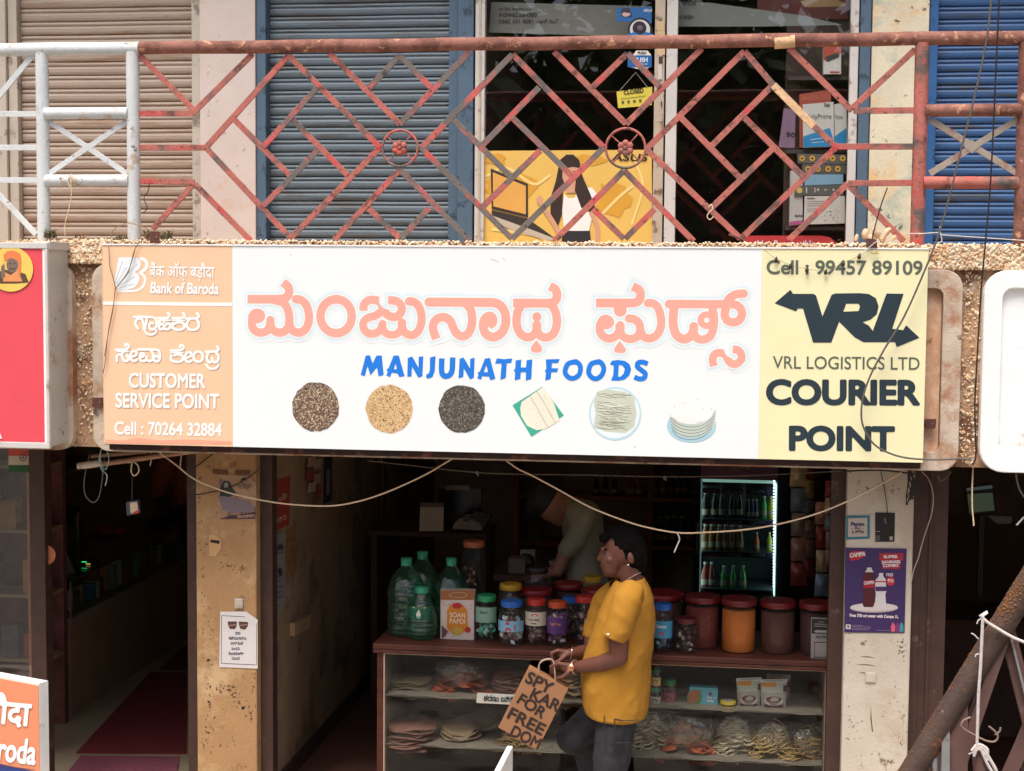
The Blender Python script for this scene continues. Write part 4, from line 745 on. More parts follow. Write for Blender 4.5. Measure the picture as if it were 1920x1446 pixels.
b = gbox(((1480, 424), (1505, 420), (1505, 320), (1482, 320)), (190, 188, 186), "narrow white box with a pink foot beside the stack", Y=SH+.01); bprint(b, [('p', [(1480, 423), (1505, 419), (1505, 413), (1480, 416)])], (176, 88, 140), Y=SH+.01); bword(b, "Backup", (1491, 407), (1505, 406), 4.5, (70, 66, 66), SH+.01)
b = gbox(((1507, 421), (1584, 419), (1584, 367.5), (1509, 368)), (206, 203, 198), "wide white box with small drawings at the foot of the stack")
tag(bprint(b, [('s', [(1514, y), (1514+l, y-.4)], .8, 0) for y, l in ((378, 34), (382, 30), (386, 32), (392, 30), (396, 28))]+[('p', rp(1513, 371, 1528, 373.5))]+[('o', 1546+random.uniform(0, 26), 394+random.uniform(0, 22), 1.2, .9) for _ in range(18)], (120, 112, 112), st=.35), kind="stuff")
b = card("counter_sign", ((1392, 470), (1574, 470), (1568, 455), (1556, 445), (1540, 442), (1402, 442), (1394, 450)), (206, 62, 66), "red counter sign with white lettering low behind the shop window", "sign", YP(1.40))
ink_mesh("lettering", text_polys("Not Responsible", (1420, 464), (1528, 464), 13, .02), YP(1.40), flat("ink_220_228_236", (220, 228, 236)), b, .003)
# trees across the street, seen only as the dark green reflection in the glass
m_leaf = mat("street_tree_leaves", (86, 108, 56), 0.7, var=0.35, scale=1.2); m_bark = mat("bark", (92, 74, 60), 0.9)
def tree(x, y, h, r, lab):
    t = thing("street_tree", lab, "tree", (x, y, -.14), "trees across the street"); MB().tube([(x, y, -.14), (x+.1, y, h*.3), (x-.1, y+.1, h*.6)], [.22, .17, .1], 8).build("trunk", m_bark, t)
    k = 1500; c = rng.normal(0, 1, (k, 3)); c /= np.linalg.norm(c, axis=1)[:, None]; c *= (rng.random((k, 1))**.4)*np.array([r, r, h*.36]); c += np.array([x, y, h*.64]); mb = MB()
    for p in c:
        a, b2 = rng.normal(0, 1, 3), rng.normal(0, 1, 3); a *= .34/np.linalg.norm(a); b2 *= .24/np.linalg.norm(b2); mb.add([p-a, p-b2, p+a, p+b2], [(0, 1, 2, 3)])
    mb.build("crown", m_leaf, t)
for x, y, h, r, lab in ((-3.2, -19, 9.5, 3.1, "tall leafy tree at one end of the row across the street"), (2.4, -21, 10.5, 3.4, "tallest leafy tree across the street"), (8.2, -19.5, 9.0, 3.0, "leafy tree at the other end of the row across the street")): tree(x, y, h, r, lab)
# ================================================================== red light box sign on the left
m_red = mat("red_flex_print", (228, 80, 92), 0.5, var=0.03, bump=.05, bscale=160); m_alside = mat("sign_side_sheet", (196, 194, 184), 0.5, var=0.06, scale=5, dirt=[((150, 136, 118), 0.35, 4.0), ((110, 92, 76), .12, 14)])
LP = YP(-0.13); xr = float(LP.at(86, 640)[0]); zl, zu = 2.145, 3.11
rs = thing("light_box_sign", "red light box sign in an aluminium casing with a round yellow portrait", "sign", (-1.3, 0, 2.13))
MB().box((-2.4, -.118, 2.125), (xr+.012, .118, 3.128)).build("casing", m_alside, rs, bevel=.004)
MB().box((-2.4, -.136, 3.105), (xr+.016, -.112, 3.135)).box((-2.4, -.136, 2.118), (xr+.016, -.112, 2.148)).box((xr+.0, -.136, 2.149), (xr+.016, -.112, 3.104)).build("trim", m_alu, rs, bevel=.003)
MB().box((xr-.06, -.122, 3.100), (xr+.022, .122, 3.142)).build("corner_cap", m_alside, rs, bevel=.004)
face = MB().sheet(lambda u, v: (-2.4+(xr+2.4-.012)*u, -.128-.002*math.sin(u*9), 2.149+(.955)*v), 12, 4).build("face", m_red, rs)
MB().box((xr-.012, -.1295, 2.149), (xr-.001, -.1265, 3.104)).build("white_stripe", m_wp, rs)
rd = ink("portrait_roundel", [('o', 20, 505, 42, 42)], LP, flat("roundel_yellow", (232, 200, 96)), face, .005)
ink("robe", [('p', [(-14, 530), (-8, 512), (8, 506), (30, 508), (48, 514), (54, 530), (30, 532), (4, 532)])], LP, flat("robe_dark", (92, 70, 52)), rd, .0056); ink("robe", [('p', [(4, 508), (20, 516), (34, 506), (42, 528), (6, 528)])], LP, flat("robe_orange", (226, 148, 92)), rd, .006)
ink("face_picture", [('o', 23, 497, 11, 14), ('p', [(2, 500), (8, 494), (10, 520), (2, 522)])], LP, flat("picture_skin", (122, 104, 92)), rd, .0064); ink("turban", [('p', [(8, 490), (6, 478), (14, 471), (26, 470), (38, 476), (40, 488), (38, 520), (34, 518), (34, 490), (22, 484), (12, 488)])], LP, flat("turban_orange", (226, 130, 78)), rd, .0068)
ink("feature", [('o', 19, 494, 1.8, 1.2), ('o', 27, 494, 1.8, 1.2), ('s', [(18, 503), (23, 505), (28, 503)], 1.6, 0)], LP, flat("feature_dark", (60, 46, 40)), rd, .0072, 0, .35)
ink_mesh("lettering", text_polys("RA", (-22, 822), (3, 822), 16, .03), LP, m_wp, face, .005)
# ================================================================== open shop on the left
m_lcab = mat("olive_laminate", (160, 140, 108), 0.5, var=.1); m_rail = mat("grey_counter_rail", (150, 138, 122), 0.45); m_cglass = clear("case_glass", (214, 226, 220), 0.9, 0.03, 1.45)
CX = -1.03; lc = thing("glass_counter", "long glass topped counter of phone goods inside the dark shop beside the yellow pillar", "counter", (-1.3, 3.1, .15))
MB().box((-1.6, 1.92, .15), (CX, 4.45, .745)).build("base_cabinet", m_lcab, lc); MB().box((-1.62, 1.90, .747), (CX+.015, 4.45, .79)).build("rail", m_rail, lc)
MB().add([(CX, 1.92, .79), (CX, 4.45, .79), (CX, 4.45, 1.03), (CX, 1.92, 1.03)], [(0, 1, 2, 3)]).add([(-1.6, 1.92, .79), (CX, 1.92, .79), (CX, 1.92, 1.03), (-1.6, 1.92, 1.03)], [(0, 1, 2, 3)]).build("glass_front", m_cglass, lc)
MB().box((-1.62, 1.90, 1.031), (CX+.01, 4.45, 1.039)).build("glass_top", m_cglass, lc); MB().box((CX-.004, 1.905, 1.024), (CX+.008, 4.45, 1.031)).build("edge_strip", m_room, lc)
MB().box((CX-.006, 1.916, .79), (CX+.004, 1.926, 1.03)).build("corner_post", m_rail, lc)
gb = MB(); tones = [(60, 96, 120), (150, 150, 146), (120, 70, 60), (66, 70, 60), (150, 120, 80), (90, 120, 110)]
for i in range(34):
    y = 2.02+i*.07; h = random.uniform(.08, .19)
    if i % 7 == 5: continue
    o = MB().box((CX-.05-random.uniform(.0, .06), y, .795), (CX-.16, y+random.uniform(.04, .06), .795+h)).build("stock_box", mat("stock_%d" % (i % 6), tuple(min(240, int(q*1.5)) for q in tones[i % 6]), .4, var=.2, scale=20), base="auto")
    tag(o, "small boxed phone accessory standing in the dark glass counter", "box", "boxed goods in the glass counter")
def lth(name, px, py, Z, mk, m, label, cat, X=None, **kw):
    p = atz(px, py, Z); mb = MB(); mk(mb, p); return tag(mb.build(name, m, base="auto", **kw), label, cat)
m_maroon = mat("maroon_cloth", (190, 80, 84), .9, bump=.3); m_black = flat("black_plastic", (28, 27, 28), .4); m_steel = mat("dull_steel", (150, 150, 148), .3, metal=.8)
def cloth(mb, p):
    for dx, dy, r in ((0, 0, .06), (.08, .02, .05), (-.07, .03, .05), (.03, -.05, .045), (.13, -.01, .035)): mb.ball((p[0]+dx, p[1]+dy, p[2]+r*.5), r, 1.3, 1.2, .55, 10, 6)
lth("folded_cloth", 195, 1002, 1.04, cloth, m_maroon, "crumpled maroon cloth lying on the glass counter", "cloth")
lth("steel_flask", 145, 1012, 1.04, lambda mb, p: mb.lathe(p, [(.03, 0), (.032, .02), (.032, .16), (.024, .18), (.022, .2), (0, .205)], 14), m_steel, "slim dark steel flask on the glass counter", "flask")
lth("carton", 115, 985, 1.04, lambda mb, p: mb.box((p[0]-.12, p[1], p[2]), (p[0]+.06, p[1]+.2, p[2]+.12)), mat("dull_carton", (88, 84, 88), .7), "dull carton on the glass counter", "box")
t_ = atz(130, 1075, 1.04); cd = MB().obox((t_[0]-.02, t_[1], 1.041), (.06, 0, 0), (0, .006, .0), (-.09, .02, .17)).build("display_card", mat("grey_card", (150, 148, 140), .6), base="auto"); tag(cd, "grey card with a round black mark leaning at the near end of the glass counter", "card")
dv = thing("charging_dock", "small black charging dock with lit green and yellow lights", "charger", atz(165, 1058, 1.04)); c = atz(165, 1058, 1.04)
MB().box((c[0]-.05, c[1]-.03, 1.041), (c[0]+.06, c[1]+.04, 1.07)).build("body", m_black, dv); MB().box((c[0]-.03, c[1]-.034, 1.058), (c[0]+.004, c[1]-.031, 1.063)).build("light", mat("green_led", (40, 230, 120), emit=(40, 230, 120), estr=.9), dv); MB().box((c[0]+.0, c[1]-.034, 1.046), (c[0]+.03, c[1]-.031, 1.049)).build("light", mat("amber_led", (240, 220, 150), emit=(240, 210, 130), estr=.7), dv)
for i, (z, lab) in enumerate(((1.50, "dark wall shelf of small stock in the shop beside the yellow pillar, lower of two"), (1.72, "dark wall shelf of small stock in the shop beside the yellow pillar, upper of two"))):
    s = thing("wall_shelf", lab, "shelf", (-1.9, 3, z)); MB().box((-2.1, 1.4, z), (-1.72, 4.4, z+.025)).build("board", m_rail, s); MB().box((-2.1, 1.4, z-.02), (-2.08, 4.4, z+.2)).build("back_strip", m_lcab, s)
m_carp = mat("dark_red_carpet", (104, 26, 32), .95, bump=.4, bscale=150); m_rug = mat("purple_rug", (120, 62, 78), .95, var=.25, scale=40, bump=.4)
def flo(px, name, m, lab, z=.156, fr=None):
    q = [atz(x, y, .152) for x, y in px]; o = MB().prism(q, (0, 0, .008)).build(name, m, fix=True, base="auto"); tag(o, lab, "carpet"); return o
flo(((143, 1413), (349, 1414), (349, 1263), (282, 1262)), "carpet", m_carp, "dark red carpet on the floor of the shop beside the yellow pillar")
flo(((300, 1256), (349, 1257), (349, 1212), (346, 1212)), "carpet", m_carp, "farther dark red carpet piece on the shop floor, mostly hidden by the yellow pillar")
rg_ = flo(((110, 1470), (330, 1470), (336, 1421), (152, 1419)), "rug", m_rug, "fringed purple doormat in front of the dark red carpet")
# closed glass leaf with stickers
leafg = thing("glass_door_leaf", "closed glass door leaf with a flag sticker below the red sign", "door", (-1.05, .52, .15)); GL = YP(.515)
MB().add([(-1.54, .52, .1), (-.62, .52, .1), (-.62, .52, 2.6), (-1.54, .52, 2.6)], [(0, 1, 2, 3)]).build("pane", m_glass, leafg); MB().box((-1.55, .505, .0), (-1.50, .535, 2.62)).box((-1.5, .505, .0), (-.62, .535, .1)).build("frame", m_dark, leafg)
fl = panel("flag_sticker", GL, rp(16, 872, 84, 886), flat("flag_green", (40, 96, 52)), leafg, .003); panel("flag_white", GL, rp(16, 855, 84, 872), flat("flag_white", (206, 192, 172)), leafg, .003); panel("flag_saffron", GL, rp(16, 838, 84, 855), flat("flag_saffron", (206, 84, 60)), leafg, .003)
ink("flag_wheel", [('o', 43, 858, 6.5, 6.5), ('-', 'o', 43, 858, 5, 5), ('o', 43, 858, 1.8, 1.8)], GL, flat("flag_navy", (50, 54, 100)), leafg, .0045, 0, .35)
ink("orange_dot", [('o', 85, 1041, 19, 19)], GL, flat("dull_orange", (206, 128, 86)), leafg, .003)
wb = MB().box((-.93, 1.1, .15), (-.86, 1.16, 2.6)).build("door_post", mat("orange_varnish", (150, 92, 50), .5, var=.2), base="auto"); tag(wb, "orange varnished wooden post behind the glass door leaf", "post")
st2 = thing("stock_rack", "rack of packeted goods behind the glass door leaf at the picture edge", "rack", (-1.35, 1.6, .15)); MB().box((-1.8, 1.75, .15), (-1.0, 1.8, 2.5)).build("back_panel", mat("plum_board", (110, 66, 62), .8, var=.3, scale=12), st2)
for z in (.6, 1.0, 1.4, 1.8): MB().box((-1.8, 1.5, z), (-1.0, 1.75, z+.02)).build("shelf", m_lcab, st2)
for i in range(12):
    x = -1.72+.14*(i % 5); z = (.62, 1.02, 1.42)[i % 3]; o = MB().box((x, 1.52, z), (x+.1, 1.62, z+random.uniform(.15, .26))).build("goods_packet", mat("packet_%d" % (i % 4), ((170, 120, 60), (150, 60, 60), (180, 170, 150), (90, 90, 100))[i % 4], .5, var=.3, scale=16), base="auto"); tag(o, "goods packet on the rack behind the glass door leaf", "packet", "packets behind the glass door leaf")
# rolled bamboo and hanging bits under the balcony
m_wood = mat("grey_bamboo", (170, 134, 106), .85, var=.15, stretch=(1, 6, 6), bump=.3); PLo = YP(.34)
def pole(a, b, r, m, lab, Y=.34):
    P = YP(Y); p, q = P.at(*a), P.at(*b); o = MB().tube([p, (p+q)/2+np.array([0, 0, .003]), q], [r, r*1.05, r*.95], 10).build("bamboo_pole", m, base="auto"); return tag(o, lab, "pole", "bamboo poles slung under the balcony")
pole((172, 856), (420, 834), .012, m_wood, "upper thin bamboo pole slung under the balcony beside the yellow pillar", .36); pole((188, 871), (430, 838), .013, m_wood, "lower bamboo pole slung under the balcony beside the yellow pillar", .33)
wst = MB().tube([PLo.at(146, 874), PLo.at(170, 871), PLo.at(190, 868)], [.017, .02, .018], 10).build("wood_offcut", mat("pale_offcut", (206, 192, 172), .85, var=.15, bump=.4, dirt=((120, 96, 78), .3, 9)), base="auto"); tag(wst, "short pale wood offcut hanging below the red sign", "offcut")
def wire(name, px, Y, r, m, lab, cat="wire", n=8, off=None, group=None):
    P = YP(Y) if not isinstance(Y, (list, tuple)) else None
    q = [P.at(*p) if P else YP(Y[i]).at(*p) for i, p in enumerate(px)]
    o = MB().tube(smooth_path(q, n), r, 7).build(name, m, base="auto"); return tag(o, lab, cat, group)
m_cw = mat("cream_cable", (226, 200, 166), .5, var=.08); m_ww = mat("white_cable", (214, 208, 198), .5); m_tw = mat("teal_white_wire", (170, 206, 206), .5); m_gw = mat("grey_cable", (112, 106, 100), .55); m_bk = mat("black_cable", (38, 30, 28), .5)
wire("hanging_cable", [(168, 850), (158, 900), (160, 928), (174, 942), (186, 930), (192, 895), (196, 860)], .40, .0032, m_gw, "grey cable loop hanging below the gap between red sign and long signboard", "cable")
wire("hanging_wire", [(192, 836), (186, 860), (190, 880), (200, 890), (200, 900), (197, 911)], .30, .0028, m_tw, "white wire dangling below the peach panel corner, longer strand"); wire("hanging_wire", [(198, 836), (204, 860), (198, 880), (190, 872), (188, 850)], .31, .0026, m_tw, "pale teal wire twisted round the dangling white wire")
wire("cord_loop", [(240, 868), (247, 866), (246, 884), (252, 892), (260, 884), (258, 872), (250, 866)], .32, .0038, m_cw, "cream cord loop above the hanging little box", "cord")
hb = thing("hanging_pack", "small white and red pack hanging on a thread in the shop doorway", "box", PLo.at(249, 968)); MB().tube([PLo.at(248, 892), PLo.at(247.5, 941)], .0012, 5).build("thread", m_gw, hb)
MB().obox(PLo.at(238, 967), PLo.at(260, 963)-PLo.at(238, 967), (0, .03, 0), PLo.at(236, 942)-PLo.at(238, 967)).build("pack", mat("pack_dark", (70, 74, 92), .4), hb); panel("pack_print", PLo, ((245, 963), (260, 961), (257, 941), (243, 943)), mat("pack_label", (212, 186, 158), .5), hb, .003); panel("pack_print", PLo, ((250, 965), (261, 961), (261, 955), (248, 962)), flat("pack_red", (176, 66, 56)), hb, .0045)
wire("cord_end", [(283, 848), (284, 860), (281, 874)], .33, .0026, m_cw, "short frayed cord end hanging beside the cord loop", "cord"); wire("cord_end", [(341, 850), (338, 872), (341, 882)], .33, .0026, m_ww, "short knotted cord end hanging close to the yellow pillar", "cord")
# ================================================================== display counter of the food shop
m_cwood = mat("reddish_counter_wood", (80, 42, 32), .5, var=.18, scale=3, stretch=(1, 8, 8), dirt=((54, 28, 24), .4, 3.0), spec=.3); m_lip = mat("pale_edging", (190, 160, 136), .5)
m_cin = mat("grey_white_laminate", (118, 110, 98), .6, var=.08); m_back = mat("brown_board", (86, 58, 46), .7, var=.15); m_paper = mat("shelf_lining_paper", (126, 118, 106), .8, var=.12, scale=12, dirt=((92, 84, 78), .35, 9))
CT, CY0, CY1 = 1.03, .60, 1.22
cl_, cr2 = float(aty(707, 1300, CY0)[0]), float(aty(1556, 1340, CY0)[0])
ctr = thing("display_counter", "reddish wooden display counter with glass front and jars on top", "counter", (2.45, .9, .15))
MB().box((cl_-.02, CY0-.02, CT-.03), (cr2+.01, CY1+.02, CT)).build("counter_top", m_cwood, ctr, bevel=.006)
MB().box((cl_-.02, CY0-.018, CT-.05), (cr2+.01, CY0+.02, CT-.032)).build("top_moulding", m_cwood, ctr, bevel=.004)
MB().box((cl_, CY0, .15), (cl_+.035, CY1, CT-.052)).box((cr2-.02, CY0, .15), (cr2, CY1, CT-.052)).build("side_frame", m_cwood, ctr)
MB().box((cl_+.037, CY0+.03, .22), (cl_+.043, CY1-.02, CT-.052)).box((cr2-.03, CY0+.03, .22), (cr2-.022, CY1-.02, CT-.052)).build("side_lining", m_cin, ctr)
MB().box((cl_+.036, CY0-.004, .22), (cl_+.042, CY0+.004, CT-.056)).box((cl_+.036, CY0-.004, CT-.056), (cr2-.02, CY0+.004, CT-.051)).box((cr2-.026, CY0-.004, .22), (cr2-.021, CY0+.004, CT-.057)).build("pale_edging", m_lip, ctr)
MB().box((cl_+.036, CY1-.02, .15), (cr2-.021, CY1, CT-.052)).build("back_board", m_back, ctr); MB().box((cl_+.036, CY0+.02, .15), (cr2-.021, CY1-.021, .20)).build("plinth", m_cwood, ctr)
def shz(px, py): return float(aty(px, py, CY0+.02)[2])
S1, S2 = (shz(760, 1306)+shz(1500, 1334))/2, (shz(760, 1400)+shz(1500, 1428))/2
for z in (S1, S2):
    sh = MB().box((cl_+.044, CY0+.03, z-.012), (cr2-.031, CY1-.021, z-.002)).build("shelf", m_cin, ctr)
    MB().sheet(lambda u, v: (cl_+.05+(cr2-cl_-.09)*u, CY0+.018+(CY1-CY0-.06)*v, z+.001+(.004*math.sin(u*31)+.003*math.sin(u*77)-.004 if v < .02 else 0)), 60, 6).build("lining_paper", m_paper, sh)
MB().box((2.43, CY0+.2, .2), (2.445, CY1-.021, S1-.013)).build("divider", m_back, ctr)
m_cg = clear("counter_glass", (244, 247, 244), .9, .02, 1.40); MB().add([(cl_+.043, CY0, .22), (cr2-.027, CY0, .22), (cr2-.027, CY0, CT-.057), (cl_+.043, CY0, CT-.057)], [(0, 1, 2, 3)]).build("glass_front", m_cg, ctr)
# ---------------------------------------------------------------- jars and bottles
m_pet = clear("clear_plastic", (240, 242, 240), .9, .05, 1.30, .02, (200, 200, 196)); m_green = clear("green_tinted_plastic", (196, 232, 216), 1.0, .03, 1.6, .03, (130, 230, 190), crumple=.006, cscale=16)
LID = {}
def lidm(nm, c): return mat("lid_"+nm, c, .4, var=.04)
RED, DRED, BLUE, GREEN, YEL, ORG, MAR = (178, 44, 40), (128, 26, 28), (30, 96, 176), (40, 150, 96), (196, 150, 40), (184, 72, 40), (88, 30, 34)
def place(px, pyb=None, Y=None, Z=CT):
    p = atz(px, pyb, Z) if Y is None else np.array([aty(px, 1180, Y)[0], Y, Z]); return np.array([p[0], p[1], Z+.001])
def hpx(px, py, Y): return float(aty(px, py, Y)[2])
def jar(px, x0, x1, ytop, label, lid, pyb=None, Y=None, contents=None, lname=None, square=False, Z=CT, lidfrac=.14, wide=None, seg=24, cat="jar", fill=.8, group=None, base=None):
    p = place(px, pyb, Y, Z) if base is None else np.asarray(base, float)
    r = (aty(x1, 1180, p[1])[0]-aty(x0, 1180, p[1])[0])/2; h = hpx(px, ytop, p[1])-p[2]; lh = min(.032, max(.022, h*lidfrac)); t = thing("food_jar", label, cat, p, group)
    wob = (lambda a, hh: -.10*abs(math.sin(2*a))**4) if square else None
    prof = [(r*.86, 0), (r*.97, .008), (r*.97, h*.12), (r*.93, h*.16), (r*.97, h*.2), (r*.97, h*.62), (r*.93, h*.66), (r*.96, h*.7), (r*.94, h*.8), (r*.72, h-lh-.012), (r*.72, h-lh)]
    if wide: prof = [(r*.9, 0), (r*.94, .01), (r*.94, h-lh-.02), (r*.9, h-lh-.008), (r*.9, h-lh)]
    MB().lathe(p, prof, seg, wob=wob).build("jar_body", m_pet, t)
    rl = r*(1.0 if wide else .82); ribs = lambda a, hh: .02*math.sin(22*a)
    MB().lathe(p, [(rl*.98, h-lh), (rl, h-lh+.003), (rl, h-.005), (rl*.95, h), (rl*.8, h+.001), (0, h-.002)], 44, wob=ribs).build("lid", lidm(lname or "x%d_%d_%d" % lid, lid), t)
    if contents:
        kind, cm = contents
        if kind == 'powder': MB().lathe(p, [(r*.88, .004), (r*.915, .012), (r*.915, h*fill), (r*.6, h*fill+.006), (0, h*fill+.01)], seg).build("powder", cm, t)
        else:
            mb = MB(); n = int(22 if kind == 'sweets' else 60)
            for i in range(n):
                a = random.random()*6.283; q = r*.74*math.sqrt(random.random()); z = .012+(h*fill-.02)*random.random(); s = r*(.24 if kind == 'sweets' else .16)
                if kind == 'packets': mb.obox((p[0]+q*math.cos(a)-s, p[1]+q*math.sin(a), p[2]+z), (s*2*random.uniform(.6, 1), 0, s*random.uniform(-1, 1)), (0, s*.4, 0), (s*random.uniform(-.6, .6), s*.3, s*1.6))
                else: stone(mb, (p[0]+q*math.cos(a), p[1]+q*math.sin(a), p[2]+z), s)
            if isinstance(cm, list):
                o = mb; k = len(mb.f); o.mi = [random.randrange(len(cm)) if f_ % (6 if kind == 'packets' else 20) == 0 else -1 for f_ in range(k)]
                for f_ in range(k):
                    if o.mi[f_] < 0: o.mi[f_] = o.mi[f_-1]
            mb.build("contents", cm, t)
    return t, p, r, h
def wrap(t, p, r, z0, z1, m, name="label", a0=-2.75, a1=-.4, k=1.012, lift=0):
    """label wrapped round a jar, facing the street"""
    n = 16; vs = [(p[0]+r*k*math.cos(a0+(a1-a0)*i/n), p[1]+r*k*math.sin(a0+(a1-a0)*i/n), p[2]+z) for z in (z0, z1) for i in range(n+1)]
    return MB().add(vs, [(i, i+1, i+n+2, i+n+1) for i in range(n)], True).build(name, m, t)
def wraptext(t, p, r, body, zc, h, m, width=1.2, ac=-1.68, k=1.02, bold=.03, name="lettering"):
    P = text_polys(body, (0, 0), (width, 0), h, bold, 0, 12); mb = MB()
    for q in P: mb.add([(p[0]+r*k*math.cos(ac-width/2+x), p[1]+r*k*math.sin(ac-width/2+x), p[2]+zc-y) for x, y in q], [tuple(range(len(q)))])
    return mb.build(name, m, t)
def wrapspots(t, p, r, pts, m, k=1.02, name="label_print"):
    mb = MB()
    for (a, z, ra, rz) in pts: mb.add([(p[0]+r*k*math.cos(a+ra*math.cos(s)), p[1]+r*k*math.sin(a+ra*math.cos(s)), p[2]+z+rz*math.sin(s)) for s in np.linspace(0, 6.283, 13)[:-1]], [tuple(range(12))])
    return mb.build(name, m, t)
cw_, ci_ = flat("cream_label", (204, 196, 180)), flat("dark_label_ink", (60, 40, 40)); oval_red = flat("red_oval", (184, 40, 48))
def bottle5(px, x0, x1, ytop, label, pyb=None, Y=None):
    p = place(px, pyb, Y); r = (aty(x1, 1180, p[1])[0]-aty(x0, 1180, p[1])[0])/2; h = hpx(px, ytop, p[1])-p[2]; t = thing("water_bottle", label, "bottle", p, "big green water bottles on the counter")
    pz = [0, .03, .1, .14, .18, .36, .55, .62, .74, .86, .9, .92]; pr_ = [.8, .98, 1, .94, 1, .97, 1, .97, .78, .42, .27, .27]
    MB().lathe(p, [(r*float(np.interp(q, pz, pr_))*(1+(.022*math.sin(q*62) if q < .62 else 0)), h*q) for q in np.linspace(0, .92, 60)], 40, wob=lambda a, z: .012*math.sin(8*a)+.008*math.sin(5*a+z*50)).build("bottle_body", m_green, t)
    MB().lathe(p, [(r*.3, h*.905), (r*.3, h-.002), (r*.26, h), (0, h)], 24).build("cap", lidm("green", (48, 150, 116)), t); MB().tube(smooth_path([p+np.array([-r*.2, -.01, h*.93]), p+np.array([-r*.05, -.03, h*.99]), p+np.array([r*.4, -.03, h*.86]), p+np.array([r*.5, -.03, h*.80])], 5), .004, 6).build("handle", m_green, t); return t
bottle5(762, 728, 797, 1046, "big green water bottle, nearest the passage wall, behind the pear shaped one", Y=.84); bottle5(792, 760, 826, 1034, "big green water bottle standing farthest back of the group", Y=1.04); bottle5(846, 812, 876, 1046, "big green water bottle behind the orange and white sweet box", Y=.86)
p = place(791, 1197); r = .089; pb = thing("water_bottle", "pear shaped green water bottle with a green label, in front of the big ones", "bottle", p, "big green water bottles on the counter"); h = hpx(791, 1099, p[1])-p[2]
MB().lathe(p, [(r*float(np.interp(q, [0, .05, .15, .3, .5, .7, .86, .9], [.6, .86, .98, 1, .9, .66, .42, .4]))*(1+(.024*math.sin(q*70) if q < .42 or .6 < q < .8 else 0)), h*q) for q in np.linspace(0, .9, 56)], 40, wob=lambda a, z: .012*math.sin(3*a+z*120)).build("bottle_body", m_green, pb); MB().lathe(p, [(r*.42, h*.88), (r*.42, h-.003), (0, h)], 24).build("cap", lidm("green", (48, 150, 116)), pb)
wrap(pb, p, r*.86, h*.42, h*.66, mat("deep_green_label", (20, 96, 78), .4), a0=-2.5, a1=-.75, k=1.03); wrapspots(pb, p, r*.86, [(-1.62, h*.5, .16, .02), (-1.6, h*.56, .07, .012)], flat("label_white", (220, 216, 210)), 1.05); wrapspots(pb, p, r*.86, [(-1.6, h*.64, .5, .006)], flat("label_gold", (200, 190, 110)), 1.05)
# soan papdi carton
q = place(857, 1200); bx = thing("sweet_box", "orange and white carton of soan papdi sweets", "box", q); BW = aty(889, 1180, q[1])[0]-aty(826, 1180, q[1])[0]; bh = hpx(857, 1107, q[1])-q[2]; BPl = YP(q[1])
MB().box((q[0]-BW/2, q[1], q[2]), (q[0]+BW/2, q[1]+.06, q[2]+bh)).build("carton", mat("carton_white", (206, 190, 182), .5, var=.04), bx, bevel=.002)
panel("carton_top_band", BPl, rp(826.5, 1107, 888.5, 1125), flat("carton_brown", (150, 92, 48)), bx, .0015, .001); ink("print", [('p', [(838, 1145), (844, 1134), (856, 1130), (868, 1134), (876, 1145), (877, 1180), (866, 1188), (848, 1188), (838, 1178)])], BPl, flat("carton_orange", (206, 128, 32)), bx, .0018, 0, .5)
ink("print", [('o', 857, 1136, 9, 5.5)], BPl, oval_red, bx, .0026, 0, .4); ink("print", [('o', 877, 1181, 5.5, 5.5)], BPl, oval_red, bx, .0024, 0, .4)
ink("print", [('p', [(846, 1182), (856, 1174), (868, 1180), (862, 1192), (850, 1190)])], BPl, flat("sweet_gold", (190, 160, 70)), bx, .0026, 0, .4); ink("print", [('p', [(828, 1172), (834, 1178), (840, 1184), (836, 1192), (828, 1198)])]+[('o', 830+random.uniform(0, 56), 1128+random.choice((random.uniform(0, 14), random.uniform(52, 68))), 1, 1) for _ in range(16)], BPl, flat("print_brown", (100, 66, 70)), bx, .0022, 0, .4)
ink_mesh("lettering", text_polys("SOAN", (843, 1157.5), (872, 1158.5), 9, -.004 if False else .012)+text_polys("PAPDI", (843, 1169), (872, 1170), 9, .012), BPl, flat("print_cream", (236, 220, 196)), bx, .003); ink("print", [('o', 859, 1116, 17, 5.5), ('-', 'o', 859, 1116, 15.5, 4.3)], BPl, flat("print_tan", (196, 160, 120)), bx, .0022, 0, .35)
ink_mesh("lettering", text_polys("BIKAJI" if False else "ROYAL" if False else "SWEETS", (847, 1119), (871, 1119.5), 5, .02), BPl, ci_, bx, .003) if False else None
pk = lambda n, cols: [mat("%s_%d" % (n, i), tuple(min(235, int(q*1.1+8)) for q in c), .3, var=.15, scale=30) for i, c in enumerate(cols)]
